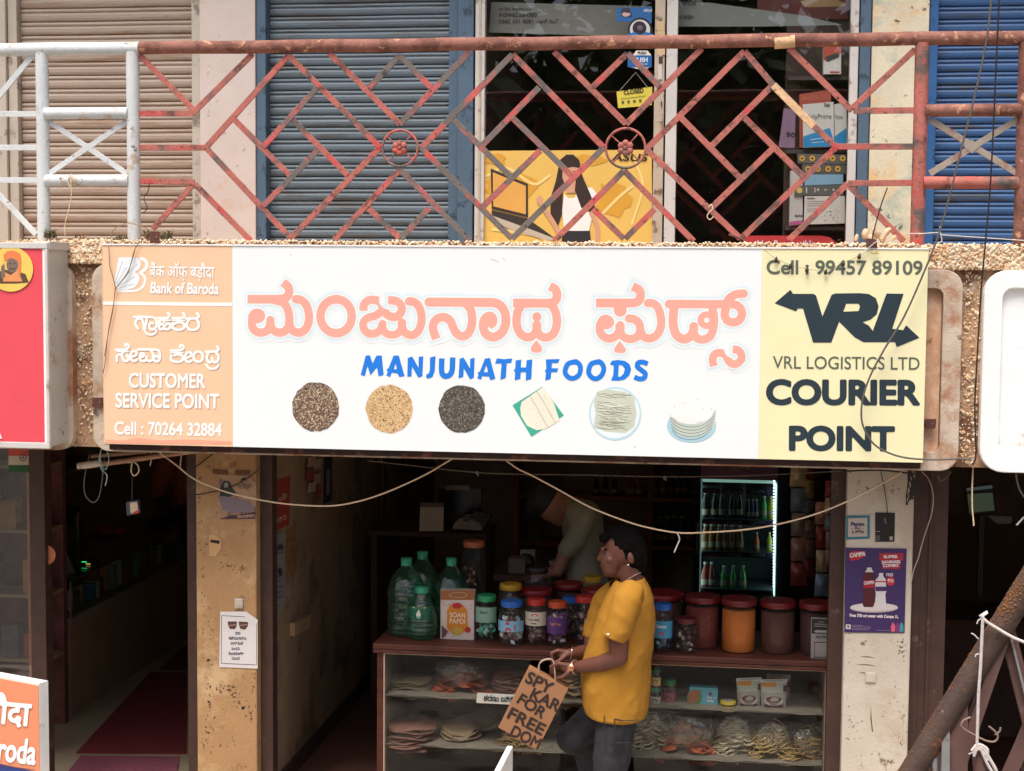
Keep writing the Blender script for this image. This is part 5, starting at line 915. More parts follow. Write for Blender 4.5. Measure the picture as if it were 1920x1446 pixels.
# front row, from the carton towards the man
t, p, r, h = jar(912, 892, 934, 1115, "clear jar with a green lid and pale green label", GREEN, 1199, contents=('packets', pk("mint_packet", ((60, 160, 140), (150, 190, 176), (30, 110, 90)))), fill=.45); wrap(t, p, r, h*.42, h*.76, mat("pale_green_label", (130, 170, 150), .5)); wraptext(t, p, r, "SUGAR FREE" if False else "Chocolate Mint" if False else "MINT", h*.62, .012, ci_, .7)
t, p, r, h = jar(957, 933, 983, 1094, "jar with a yellow lid standing behind the blue lidded one", YEL, Y=.92, contents=('sweets', pk("brown_sweet", ((90, 66, 50), (120, 90, 60)))))
t, p, r, h = jar(959, 934, 984, 1125, "jar with a blue lid and a blue beach label", BLUE, 1208, contents=('packets', pk("white_packet", ((200, 206, 204), (150, 170, 180), (110, 60, 56)))), fill=.62); wrap(t, p, r, h*.34, h*.58, mat("sky_label", (120, 170, 200), .5)); wrapspots(t, p, r, [(-1.7, h*.38, .22, .014), (-1.2, h*.44, .06, .02)], flat("label_red", (176, 60, 50)), 1.02); wrapspots(t, p, r, [(-1.75, h*.53, .16, .008)], oval_red, 1.025)
t, p, r, h = jar(1005, 985, 1027, 1122, "jar with a red lid and a white label", RED, 1207, contents=('packets', pk("dark_packet", ((110, 70, 60), (130, 116, 108), (80, 50, 46)))), fill=.4); wrap(t, p, r, h*.44, h*.74, cw_); wrapspots(t, p, r, [(-1.6, h*.67, .3, .009)], oval_red, 1.02); wraptext(t, p, r, "BLACK PEPPER", h*.55, .010, ci_, .95); wraptext(t, p, r, "Sweets", h*.48, .009, ci_, .5)
t, p, r, h = jar(1045, 1024, 1066, 1127, "square jar with an orange red lid and a purple label", ORG, 1210, square=True, contents=('packets', pk("purple_packet", ((90, 44, 110), (140, 90, 120), (190, 170, 180)))), fill=.75); wrap(t, p, r, h*.3, h*.66, mat("purple_label", (84, 48, 112), .4), k=.99); wraptext(t, p, r, "Royal Treat", h*.5, .013, flat("label_amber", (206, 130, 70)), 1.0, k=1.0)
t, p, r, h = jar(1096, 1073, 1118, 1117, "square jar with a red lid, full of dark red packets, beside the man's shirt", RED, 1207, square=True, contents=('packets', pk("wine_packet", ((120, 50, 50), (160, 140, 136), (60, 44, 44)))), fill=.62)
t, p, r, h = jar(1068, 1050, 1086, 1119, "jar with a blue lid showing between two red lidded jars", BLUE, Y=.98, contents=('sweets', pk("brown_sweet", ((90, 66, 50), (120, 90, 60)))))
t, p, r, h = jar(1004, 975, 1036, 1103, "broad dark red lidded tub behind the white labelled jar", DRED, Y=1.0, wide=True, contents=('powder', mat("brown_powder", (90, 54, 40), .9)))
t, p, r, h = jar(1124, 1092, 1156, 1102, "broad dark red lidded tub half hidden by the man", DRED, Y=1.0, wide=True, contents=('powder', mat("brown_powder", (90, 54, 40), .9)))
t, p, r, h = jar(1066, 1040, 1094, 1092, "broad dull red lidded tub behind the blue lid", DRED, Y=1.16, wide=True, contents=('powder', mat("brown_powder", (90, 54, 40), .9)))
t, p, r, h = jar(1110, 1090, 1132, 1080, "jar with a dull yellow lid beside the man's chest, farthest back", YEL, Y=1.16)
# right of the man
t, p, r, h = jar(1242, 1222, 1262, 1131, "square jar with a blue lid and a blue coconut sweet label", BLUE, 1220, square=True, contents=('packets', pk("blue_packet", ((60, 110, 160), (150, 170, 180), (40, 80, 120)))), fill=.6); wrap(t, p, r, h*.3, h*.66, mat("lagoon_label", (60, 140, 180), .4), k=.99); wraptext(t, p, r, "Coconut", h*.52, .016, flat("label_white", (220, 216, 210)), .95, k=1.0); wrapspots(t, p, r, [(-1.7, h*.39, .3, .012)], flat("label_red", (176, 60, 50)), 1.0)
t, p, r, h = jar(1240, 1198, 1280, 1110, "broad dark red lidded tub behind the coconut sweet jar", DRED, Y=.98, wide=True, contents=('powder', mat("brown_powder", (90, 54, 40), .9)))
t, p, r, h = jar(1286, 1262, 1310, 1158, "lidded clear jar of dark wrapped sweets beside the coconut sweet jar", MAR, 1222, square=True, contents=('sweets', pk("dark_sweet", ((70, 50, 48), (140, 130, 124), (40, 30, 30)))), fill=.85)
for px, x0, x1, yt, yb, cc, lb in ((1316, 1284, 1350, 1116, 1211, (120, 44, 32), "big jar of brick red powder with a red lid"), (1384, 1350, 1418, 1121, 1219, (206, 112, 36), "big jar of bright orange powder with a red lid"), (1457, 1423, 1491, 1125, 1221, (92, 48, 40), "big jar of dark brown powder with a red lid"), (1529, 1496, 1562, 1128, 1224, (74, 40, 36), "big red lidded jar of dark powder behind the payment card")):
    jar(px, x0, x1, yt, lb, (104, 24, 26), yb, wide=True, contents=('powder', mat("powder_%d" % cc[0], cc, .9, var=.08, bump=.2)), fill=.78, lname="bigred", lidfrac=.2)
m_cling = clear("cling_film", (242, 243, 240), 1.0, .06, 1.8, .03, crumple=.018, cscale=16)
def heapbag(name, px0, px1, ybot, ytop, Y, m, label, cat, n=26, sz=.035, bag=True, Z=None, depth=.16, kind='chips', mm=None, grp=None):
    P = YP(Y); a, b = P.at(px0, ybot), P.at(px1, ybot); z0 = Z if Z is not None else a[2]; top = P.at((px0+px1)/2, ytop)[2]-z0; w2 = (b[0]-a[0])/2; c = np.array([(a[0]+b[0])/2, Y, z0]); t = thing(name, label, cat, c, grp); mb = MB(); n = int(n*1.9)
    for i in range(n):
        u = random.uniform(-1, 1); v = random.uniform(-1, 1); hh = max(.05, 1-u*u*.8-v*v*.2); z = random.random()**.8*hh*top*.86
        q = c+np.array([u*w2*.86, v*depth/2*.8, z+sz*.25]); A = np.array(Euler((random.uniform(-.5, .5), random.uniform(-.5, .5), random.uniform(0, 6.28))).to_matrix())
        if kind == 'chips': mb.add([c2 for c2 in (np.array([(sz*math.cos(s), sz*math.sin(s), .004*math.sin(3*s)) for s in np.linspace(0, 6.283, 11)[:-1]])@A.T+q)]+[tuple(np.array([0, 0, sz*.22])@A.T+q)], [(k, (k+1) % 10, 10) for k in range(10)], True)
        elif kind == 'coils':
            R = sz; mb.tube(np.array([(R*math.cos(s)*(1-.02*s), R*math.sin(s)*(1-.02*s), .004*s) for s in np.linspace(0, 11, 30)])@A.T+q, .0036, 5)
        elif kind == 'twigs': d = np.array([random.uniform(-1, 1), random.uniform(-.4, .4), random.uniform(-.25, .25)])*sz; mb.tube([q-d, q+d*.2+np.array([0, 0, .004]), q+d], .0034, 5)
        else: stone(mb, q, sz*random.uniform(.6, 1))
    mb.build("contents", m, t)
    if bag:
        def fn(u, v):
            s = 2*math.pi*u; k = math.sin(min(1, v*1.02)*math.pi*.5+.35 if v < .8 else math.pi*.5*(1-(v-.8)*2.2)); wob = 1+.06*math.sin(5*s+v*9)+.04*math.sin(11*s-v*7)
            return (c[0]+w2*1.02*k*wob*math.cos(s), c[1]+depth*.56*k*wob*math.sin(s), z0+.002+top*1.04*v*(1+.04*math.sin(3*s)))
        MB().sheet(fn, 34, 14).build("bag", mm or m_cling, t)
    return t
def stackp(name, px0, px1, ybot, ytop, Y, m, label, cat="papad", n=9, tilt=.0, grp=None):
    P = YP(Y); a, b = P.at(px0, ybot), P.at(px1, ybot); r = (b[0]-a[0])/2; top = P.at((px0+px1)/2, ytop)[2]-a[2]; c = np.array([(a[0]+b[0])/2, Y, a[2]]); mb = MB()
    for i in range(n):
        z = top*(i+.3)/n; o = np.array([random.uniform(-.012, .012), random.uniform(-.01, .01), z]); k1, k2 = random.uniform(0, 6), random.uniform(0, 6); rr = r*random.uniform(.86, 1.0); V = [tuple(c+o+np.array([0, 0, .006]))]; F = []
        for ring, f_ in enumerate((.5, .85, 1.0)):
            for k in range(20):
                s = 2*math.pi*k/20; w_ = (1+.03*math.sin(7*s+k1)); V.append(tuple(c+o+np.array([rr*f_*w_*math.cos(s), min(.17, rr)*f_*w_*math.sin(s), .008*math.sin(3*s+k2)*f_+(.012*random.random()-.012 if ring == 2 else 0)+tilt*f_*math.sin(s)])))
        F += [(0, 1+k, 1+(k+1) % 20) for k in range(20)]
        for ring in (0, 1): F += [(1+20*ring+k, 21+20*ring+k, 21+20*ring+(k+1) % 20, 1+20*ring+(k+1) % 20) for k in range(20)]
        mb.add(V, F, True)
    o = mb.build(name, m, base="auto"); return tag(o, label, cat, grp)
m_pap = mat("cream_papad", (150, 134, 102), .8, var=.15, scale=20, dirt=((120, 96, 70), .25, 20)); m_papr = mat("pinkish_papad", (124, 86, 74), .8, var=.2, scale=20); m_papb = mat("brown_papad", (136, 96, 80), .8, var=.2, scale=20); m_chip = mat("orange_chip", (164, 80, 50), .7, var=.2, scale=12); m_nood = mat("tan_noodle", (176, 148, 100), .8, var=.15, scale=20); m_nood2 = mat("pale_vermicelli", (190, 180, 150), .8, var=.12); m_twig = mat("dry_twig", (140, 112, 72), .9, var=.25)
m_bagfog = clear("foggy_bag", (238, 235, 230), 1.0, .06, 1.9, .06, (190, 176, 160), crumple=.02, cscale=14)
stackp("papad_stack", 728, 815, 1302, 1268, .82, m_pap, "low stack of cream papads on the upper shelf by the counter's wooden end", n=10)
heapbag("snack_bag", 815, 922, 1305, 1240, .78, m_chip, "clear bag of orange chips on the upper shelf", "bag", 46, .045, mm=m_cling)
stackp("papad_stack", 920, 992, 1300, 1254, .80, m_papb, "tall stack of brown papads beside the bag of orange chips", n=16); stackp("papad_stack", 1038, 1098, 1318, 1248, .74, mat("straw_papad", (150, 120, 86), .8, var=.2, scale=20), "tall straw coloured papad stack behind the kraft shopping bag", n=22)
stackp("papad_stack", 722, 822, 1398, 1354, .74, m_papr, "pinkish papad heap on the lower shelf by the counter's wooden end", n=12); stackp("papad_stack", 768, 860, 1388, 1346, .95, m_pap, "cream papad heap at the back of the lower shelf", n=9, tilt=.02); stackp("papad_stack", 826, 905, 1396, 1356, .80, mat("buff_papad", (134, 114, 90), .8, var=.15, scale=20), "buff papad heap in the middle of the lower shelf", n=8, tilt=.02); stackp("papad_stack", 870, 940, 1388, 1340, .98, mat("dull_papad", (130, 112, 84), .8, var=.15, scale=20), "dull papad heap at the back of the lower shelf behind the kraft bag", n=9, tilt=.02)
heapbag("twig_bundle", 930, 1012, 1408, 1368, .72, m_twig, "heap of dry brown twigs under the kraft shopping bag", "twigs", 120, .05, False, kind='twigs')
lbp = YP(.604); lb = panel("shelf_label", lbp, ((893, 1318), (972, 1322), (974, 1303), (895, 1299)), flat("label_paper", (190, 190, 180)), None, .012, .002, base="auto"); tag(lb, "white paper strip with handwritten Kannada on the shelf edge", "label")
ink_mesh("lettering", text_polys("ಶರಣು", (907, 1314), (935, 1315.5), 11, .03)+text_polys("ಬನ್ನಿ", (939, 1315.5), (962, 1317), 11, .03), lbp, flat("ink_black", (34, 44, 40)), lb, .0145)
def sjar(px, x0, x1, yt, yb, Y, lid, glass, label, Z=None, lab=(150, 150, 140)):
    p = YP(Y).at(px, yb); r = (YP(Y).at(x1, yb)[0]-YP(Y).at(x0, yb)[0])/2; h = YP(Y).at(px, yt)[2]-p[2]; t = thing("pickle_jar", label, "jar", p)
    MB().lathe(p, [(r*.9, 0), (r, .006), (r, h*.68), (r*.8, h*.76), (r*.8, h*.8)], 20).build("jar_body", glass, t); MB().lathe(p, [(r*.88, h*.78), (r*.9, h*.8), (r*.9, h-.002), (0, h)], 30, wob=lambda a, z: .03*math.sin(16*a)).build("lid", lidm("pickle", lid), t); wrap(t, p, r, h*.12, h*.55, flat("plabel_%d" % lab[0], lab)); wrapspots(t, p, r, [(-1.7, h*.34, .45, h*.1)], flat("plabel_dark", (60, 46, 30)), 1.03); return t, p, h
m_pick = mat("dark_pickle_glass", (58, 30, 22), .15, coat=.5)
sjar(1229, 1219, 1240, 1288, 1324, .70, (40, 120, 70), m_pick, "small pickle jar with a green lid and white label, lower of two stacked", lab=(176, 172, 160)); sjar(1230, 1220, 1240, 1252, 1288, .70, (40, 140, 70), m_pick, "small pickle jar with a green lid and cream label, balanced on another jar", lab=(190, 160, 100)); sjar(1255, 1242, 1269, 1272, 1325, .74, (24, 90, 54), m_pick, "larger pickle jar with a dark green lid and pink label", lab=(150, 70, 90))
Pq = YP(.70); cbx = tag(MB().prism(quad(Pq, ((1293, 1326), (1345, 1331), (1346, 1291), (1293, 1288))), (0, .05, 0)).build("snack_box", flat("teal_carton", (80, 160, 176)), fix=True, base="auto"), "teal carton with a picture of round brown snacks on the upper shelf", "box"); ink("print", [('o', 1302, 1308, 14, 15)], Pq, flat("print_green", (60, 120, 50)), cbx, .0015, 0, .5); ink("print", [('o', 1299+random.uniform(-5, 12), 1308+random.uniform(-11, 13), 4.6, 4.6) for _ in range(14)], Pq, flat("print_snack", (150, 82, 50)), cbx, .0022, 0, .5); ink("print", [('o', 1332, 1301, 3.4, 3.4)], Pq, flat("print_plum", (110, 40, 70)), cbx, .002, 0, .4); ink_mesh("lettering", text_polys("Taste of", (1324, 1309), (1342, 1310.5), 4, .01)+text_polys("India", (1326, 1316), (1338, 1317), 5, .02), Pq, flat("label_white", (220, 216, 210)), cbx, .0025)
p = Pq.at(1365, 1332); tn = thing("spice_tin", "low round yellow and black tin lying beside the teal carton", "tin", p); MB().lathe(p, [(.040, 0), (.042, .003), (.042, .048), (.040, .052), (.036, .054), (0, .054)], 26).build("tin_body", flat("tin_yellow", (190, 164, 50)), tn); MB().lathe(p, [(.0426, .012), (.0428, .016), (.0426, .02)], 26).lathe(p, [(.0426, .03), (.0428, .034), (.0426, .038)], 26).build("band", m_black, tn); MB().lathe(p, [(.026, .0548), (0, .0552)], 20).build("tin_top", flat("tin_grey", (140, 150, 150)), tn)
def pouch(pts, Y, label):
    P = YP(Y); q = quad(P, pts); t = thing("spice_pouch", label, "pouch", (q[0]+q[1])/2, "spice pouches on the upper shelf")
    def fn(u, v): 
        c = (1-u)*(1-v)*q[0]+u*(1-v)*q[1]+u*v*q[2]+(1-u)*v*q[3]; return c+np.array([0, -.022*math.sin(math.pi*u)**.6*math.sin(math.pi*min(1, v*1.05))**.7, 0])
    MB().sheet(fn, 12, 12).sheet(lambda u, v: fn(u, v)*np.array([1, 0, 1])+np.array([0, 2*Y-fn(u, v)[1]+.0, 0]), 12, 12).build("pouch_film", mat("pouch_film", (150, 146, 140), .25, var=.1), t)
    def patch(nm, u0, u1, v0, v1, m, d): MB().sheet(lambda u, v: fn(u0+(u1-u0)*u, v0+(v1-v0)*v)+np.array([0, -d, 0]), 8, 8).build(nm, m, t)
    def disc(nm, uc, vc, ru, rv, m, d, half=0): MB().add([fn(uc+ru*math.cos(s), vc+rv*math.sin(s))+np.array([0, -d, 0]) for s in np.linspace(half and math.pi, 2*math.pi, 16)], [tuple(range(16))]).build(nm, m, t)
    patch("seal_band", 0, 1, .90, 1.0, flat("foil_silver", (200, 196, 190), .3), .001); patch("header", .05, .95, .60, .90, flat("pouch_header", (170, 172, 160)), .001); patch("brand_patch", .06, .6, .78, .91, flat("pouch_amber", (196, 130, 40)), .002); patch("side_flash", .86, .99, .62, .82, flat("pouch_plum", (90, 40, 50)), .002); patch("window", .1, .9, .04, .2, flat("pouch_dark", (84, 48, 56)), .001)
    disc("bowl", .5, .36, .36, .20, flat("bowl_white", (206, 200, 196)), .0015, 1); disc("spice", .5, .38, .31, .10, flat("spice_maroon", (92, 30, 36)), .0025)
pouch(((1436, 1326), (1480, 1324), (1482, 1266), (1438, 1263)), .80, "spice pouch standing behind the other two, silver top showing"); pouch(((1384, 1330), (1424, 1331), (1428, 1270), (1380, 1272)), .71, "spice pouch with a plum bowl picture, beside the yellow tin"); pouch(((1428, 1331), (1473, 1332), (1476, 1274), (1425, 1274)), .70, "spice pouch with a red bowl picture, in front of a silver topped one")
heapbag("snack_bag", 1180, 1262, 1414, 1336, .80, m_nood2, "foggy bag of pale vermicelli on the lower shelf beside the man's trousers", "bag", 40, .03, True, kind='coils', mm=m_bagfog); heapbag("snack_bag", 1228, 1345, 1424, 1344, .76, m_chip, "clear bag of reddish orange chips on the lower shelf", "bag", 60, .04, True, mm=m_bagfog); heapbag("snack_bag", 1330, 1425, 1428, 1344, .78, m_nood2, "clear bag of pale broken noodles next to the reddish chips", "bag", 60, .03, True, kind='coils', mm=m_bagfog); heapbag("snack_bag", 1408, 1488, 1428, 1356, .74, m_nood, "clear bag of tan coiled noodles on the lower shelf", "bag", 46, .035, True, kind='coils'); heapbag("snack_bag", 1476, 1548, 1428, 1366, .76, mat("brown_noodle", (150, 116, 70), .8, var=.15), "clear bag of brown coiled noodles against the counter's far end", "bag", 40, .033, True, kind='coils')
for i, (x0, x1, lb) in enumerate(((940, 1060, "crumpled packing sheet at the foot of the counter under the lower shelf"),)): pass
# payment stand (the code itself is left out)
QP = YP(.645); qs = thing("payment_card", "grey payment card standing on the counter end before the dark jar", "card", QP.at(1539, 1240)); panel("card_stand", QP, ((1520, 1240), (1558, 1242), (1559, 1160), (1521, 1158)), flat("card_grey", (150, 146, 142)), qs, .0, .004); panel("card_header", QP, ((1522, 1188), (1557, 1189), (1557, 1162), (1522, 1160)), flat("card_black", (40, 38, 42)), qs, .0012, .001)
ink_mesh("lettering", text_polys("PAYTM", (1530, 1197.5), (1549, 1198), 5, .03), QP, flat("ink_navy", (40, 50, 90)), qs, .002); ink("card_print", [('o', 1532, 1184, 5, 2.4), ('o', 1541, 1184.2, 7, 2.4), ('o', 1548, 1184.4, 5, 2.4), ('s', [(1528, 1170), (1551, 1171)], 1.2, 0), ('s', [(1527, 1174), (1552, 1175)], 1.2, 0), ('s', [(1534, 1166), (1546, 1166.4)], .9, 0)], QP, flat("card_lite", (170, 166, 160)), qs, .0025, 0, .35); ink("card_print", [('p', rp(1527, 1204, 1553, 1233)), ('-', 'p', rp(1528, 1205, 1552, 1232))], QP, flat("card_black", (40, 38, 42)), qs, .002, 0, .35)
# ================================================================== inside the food shop
m_shelfw = mat("brown_wall_shelf", (150, 92, 76), .6, var=.15)
rack = thing("bottle_shelf", "brown open wall shelf of bottles at the back of the food shop", "shelf", (2.2, 3.9, .15)); RYk = 3.7
def rk(px, py): return aty(px, py, RYk)
rx0, rx1 = float(rk(962, 950)[0]), float(rk(1312, 950)[0])
for y in (832, 932, 1022, 1120): z = float(rk(1150, y)[2]); MB().box((rx0, RYk, z-.025), (rx1, RYk+.3, z)).build("shelf_board", m_shelfw, rack)
for px in (962, 1214): x = float(rk(px, 950)[0]); MB().box((x, RYk-.002, .15), (x+.04, RYk+.3, 2.4)).build("upright", m_shelfw, rack)
MB().box((rx0, RYk+.3, .15), (rx1, RYk+.32, 2.4)).build("back_panel", mat("dull_back_board", (170, 158, 146), .8), rack)
bp = [mat("dark_cola_bottle", (34, 24, 24), .15), mat("green_soda_bottle", (40, 84, 60), .15), mat("amber_bottle", (120, 74, 30), .15), mat("violet_bottle", (58, 40, 70), .2), mat("red_bottle", (130, 40, 36), .2)]
capm = flat("bottle_cap_grey", (170, 168, 160), .4)
def bottle(px, yb, yt, Y, m, label, group, name="drink_bottle", cap=capm):
    P = YP(Y); p = P.at(px, yb); h = P.at(px, yt)[2]-p[2]; r = h*.145; t = thing(name, label, "bottle", p, group)
    MB().lathe(p, [(r*.9, 0), (r, h*.03), (r, h*.38), (r*.93, h*.46), (r*.97, h*.54), (r*.7, h*.7), (r*.38, h*.84), (r*.36, h*.93)], 14).build("bottle_body", m, t); MB().lathe(p, [(r*.46, h*.93), (r*.46, h*.995), (0, h)], 12).build("cap", cap, t); MB().lathe(p, [(r*1.02, h*.2), (r*1.02, h*.4)], 14).build("label", flat("dull_bottle_label", (150, 136, 120)), t); return t
for px in (1118, 1135, 1152, 1178, 1186, 1198): bottle(px, 932, 892, RYk+.05, bp[0 if px < 1160 else 4], "small dark drink bottle on the shadowy wall shelf, above the man's head", "bottles on the shadowy wall shelf")
for px in (1228, 1243, 1258, 1272, 1284): bottle(px, 932, 886, RYk+.05, bp[1 if px > 1250 else 2], "drink bottle on the shadowy wall shelf close to the fridge", "drink bottles on the wall shelf by the fridge")
for px in (1222, 1236, 1250, 1264, 1278, 1292): bottle(px, 1022, 968, RYk+.05, bp[3], "dusky bottle on the middle wall shelf close to the fridge", "dusky bottles on the middle wall shelf")
for px, yb, yt, m in ((1000, 1020, 975, (96, 96, 90)), (1030, 932, 896, (110, 110, 104)), (990, 932, 900, (120, 80, 60))):
    p = rk(px, yb); o = MB().box((p[0]-.05, RYk+.05, p[2]+.001), (p[0]+.06, RYk+.15, float(rk(px, yt)[2]))).build("stock_carton", mat("carton_%d_%d" % (m[0], m[2]), m, .6, var=.2), base="auto"); tag(o, "dull carton on the wall shelf behind the stooping man, tone %s" % {96: "grey", 110: "pale", 120: "brown"}[m[0]] if False else {96: "dull grey carton on the middle wall shelf behind the stooping man", 110: "pale grey carton high on the wall shelf above the stooping man", 120: "brown carton high on the wall shelf beside the stooping man"}[m[0]], "box")
# fridge
FY = 3.2; FP_ = YP(FY); fx0, fx1 = float(FP_.at(1300, 1000)[0]), float(FP_.at(1476, 1000)[0]); gx0, gx1 = float(FP_.at(1316, 1000)[0]), float(FP_.at(1452, 1000)[0])
fr = thing("drinks_fridge", "upright black drinks fridge with glass door and lit edge strip", "fridge", ((fx0+fx1)/2, FY+.25, .15)); m_fb = mat("fridge_black", (34, 32, 36), .4); m_fi = mat("fridge_lining", (46, 54, 58), .5)
fzt = float(FP_.at(1380, 866)[2]); fzb = float(FP_.at(1380, 1125)[2])
MB().box((fx0, FY, .17), (gx0-.012, FY+.55, 2.05)).box((gx1+.014, FY, .17), (fx1, FY+.55, 2.05)).box((gx0-.012, FY+.5, .17), (gx1+.014, FY+.55, 2.05)).box((gx0-.012, FY, .17), (gx1+.014, FY+.5, fzb)).box((gx0-.012, FY+.01, 1.93), (gx1+.014, FY+.5, 2.05)).build("cabinet", m_fb, fr)
MB().box((gx0-.01, FY+.48, fzb), (gx1+.012, FY+.495, 1.93)).build("lining", m_fi, fr)
hdp = FP_; hz0, hz1 = float(FP_.at(1380, 898)[2]), float(FP_.at(1380, 866)[2])
hd = MB().box((gx0-.012, FY-.02, hz0), (gx1+.014, FY+.02, max(hz1, hz0+.1))).build("header", mat("fridge_header_purple", (196, 140, 186), .4), fr); ink_mesh("lettering", text_polys("CAMPA", (1366, 886), (1405, 881), 11, .03, .2), YP(FY-.02), flat("label_white", (220, 216, 210)), hd, .003)
ledc = (206, 236, 240); mb = MB()
for i in range(34):
    y = 902+i*5.95; a = FP_.at(1451.5-(i*.02), y); mb.box((a[0]-.0055, FY-.012, a[2]-.0055), (a[0]+.0055, FY-.004, a[2]+.004))
ls = mb.build("led_strip", mat("led_strip_light", ledc, emit=ledc, estr=3.2), fr)
MB().box((gx0-.012, FY-.004, fzb), (gx0-.002, FY+.02, hz0-.002)).build("led_strip", mat("dim_led_strip", (120, 150, 154), emit=(150, 190, 196), estr=.12), fr)
MB().box((gx0+.0, FY+.03, hz0-.03), (gx1, FY+.05, hz0-.012)).build("top_light", mat("fridge_tube", (200, 230, 220), emit=(170, 220, 200), estr=.3), fr)
for xx in (gx0-.009, gx1+.007): MB().box((xx, FY+.04, fzb+.02), (xx+.003, FY+.2, hz0-.04)).build("inner_light", mat("fridge_inner_light", (200, 230, 226), emit=(190, 226, 220), estr=1.5), fr)  # added glow strips at both inner sides, brightening the bottles
shz_ = []
for y in (918, 976, 1037, 1107):
    z = float(FP_.at(1380, y)[2]); shz_.append(z); s = MB().box((gx0, FY+.03, z-.012), (gx1, FY+.46, z)).build("shelf", m_fi, fr)
    if y < 1100:
        MB().box((gx0, FY+.02, z-.034), (gx1, FY+.028, z+.002)).build("shelf_strip", mat("violet_strip", (64, 52, 92), .4), s); PS = YP(FY+.02)
        for k in range(3): ink_mesh("lettering", text_polys(("CAMPA", "COLA", "CAMPA")[k], (1319+44*k, y+7), (1346+44*k, y+6.5), 5.4, .03, .2), PS, flat(("strip_red", "strip_white", "strip_white")[k], ((206, 90, 90), (200, 196, 206), (200, 196, 206))[k]), s, .002)
fb = lambda px, yb, yt, m, lab: bottle(px, yb, yt, FY+.12, m, lab, "bottles in the drinks fridge")
gl_y = mat("yellow_soda", (150, 150, 40), .15); gl_g = mat("bright_green_bottle", (60, 140, 70), .15); gl_o = mat("orange_soda", (190, 90, 40), .15)
for px in (1322, 1340, 1353, 1372, 1386): fb(px, 975, 922, bp[0], "dark cola bottle on the fridge's upper shelf")
for px in (1402, 1410, 1417): fb(px, 975, 936, bp[3], "small violet bottle on the fridge's upper shelf")
for px in (1432, 1445): fb(px, 975, 930, gl_y if px > 1440 else gl_g, "green or yellow soda bottle on the fridge's upper shelf" if False else ("yellow soda bottle on the fridge's upper shelf by the lit strip" if px > 1440 else "green soda bottle on the fridge's upper shelf"))
for px in (1322, 1334, 1348, 1372, 1360, 1386): fb(px, 1036, 982, bp[2], "amber bottle on the fridge's middle shelf")
fb(1418, 1035, 998, gl_o, "orange soda bottle on the fridge's middle shelf"); fb(1442, 1035, 998, gl_y, "yellow soda bottle on the fridge's middle shelf")
for px in (1357, 1374, 1392): fb(px, 1106, 1060, gl_g, "bright green bottle on the fridge's lowest shelf")
for px in (1322, 1334): fb(px, 1106, 1054, bp[4], "dull red bottle on the fridge's lowest shelf")
MB().add([(gx0-.01, FY-.001, fzb), (gx1+.012, FY-.001, fzb), (gx1+.012, FY-.001, hz0), (gx0-.01, FY-.001, hz0)], [(0, 1, 2, 3)]).build("door_glass", clear("fridge_glass", (226, 238, 234), .8, .03, 1.35), fr)
MB().box((fx0+.02, FY-.03, float(FP_.at(1307, 1040)[2])), (fx0+.035, FY-.005, float(FP_.at(1307, 980)[2]))).build("door_handle", m_steel, fr)
# snack packets hanging in strips beside the fridge
foil = [mat("foil_%d" % i, c, .3, var=.25, scale=20, metal=.15) for i, c in enumerate(((210, 160, 140), (170, 80, 72), (220, 196, 150), (140, 160, 176), (190, 172, 160)))]
def strip(px, y0, y1, n, Y, lab, wpx=26):
    P = YP(Y); t = thing("packet_strip", lab, "packets", P.at(px, y1)); a = (y1-y0)/n
    for i in range(n):
        yy = y0+a*i; w2 = wpx/2*random.uniform(.85, 1.1); q = quad(P, ((px-w2+random.uniform(-2, 2), yy+a*.96), (px+w2, yy+a*.96), (px+w2*.9, yy+2), (px-w2*.9, yy+1)))
        def fn(u, v, q=q): return (1-u)*(1-v)*q[0]+u*(1-v)*q[1]+u*v*q[2]+(1-u)*v*q[3]+np.array([0, -.03*math.sin(math.pi*u)*math.sin(math.pi*v)+.004*math.sin(19*u+13*v), 0])
        MB().sheet(fn, 8, 8).build("packet", foil[(i+int(px)) % 5], t)
strip(1497, 868, 1100, 5, 1.7, "strip of crinkled snack packets hanging in front of the fridge's hinge side", 30); strip(1516, 862, 1085, 6, 1.9, "strip of dark red snack packets hanging close to the wall", 22); strip(1540, 940, 1120, 4, 1.5, "strip of pale blue and tan packets hanging by the doorway", 24); strip(1556, 900, 1060, 5, 1.35, "narrow strip of shiny packets hanging beside the dark shutter guide", 18)
strip(594, 850, 922, 3, .95, "short strip of sachets hanging on the passage wall", 15) if False else None
# desk, printer, calendar
dk = thing("work_desk", "dark desk at the back of the food shop, holding a monitor and a billing machine", "desk", (1.1, 2.7, .15)); DY = 2.6
dz = float(aty(850, 1000, DY)[2]); MB().box((.75, DY, dz-.03), (1.55, DY+.5, dz)).build("desk_top", m_back, dk); MB().box((.77, DY+.02, .15), (.81, DY+.48, dz-.031)).build("desk_side", m_back, dk); MB().box((1.5, DY+.02, .15), (1.54, DY+.48, dz-.031)).build("desk_side", m_back, dk)
mon = thing("monitor", "dark computer monitor with a paper stuck along its top, on the desk", "monitor", (1.1, DY+.3, dz)); Pm = YP(DY+.3); MB().prism(quad(Pm, rp(822, 916, 902, 985)), (0, .05, 0)).build("screen_case", mat("monitor_blue_black", (30, 32, 48), .3), mon, fix=True); panel("paper_strip", Pm, rp(835, 911, 880, 919), flat("dull_paper", (190, 186, 180)), mon, .003); MB().box((1.08, DY+.3, dz+.001), (1.2, DY+.36, float(Pm.at(860, 985)[2])-.001)).build("stand", m_black, mon)
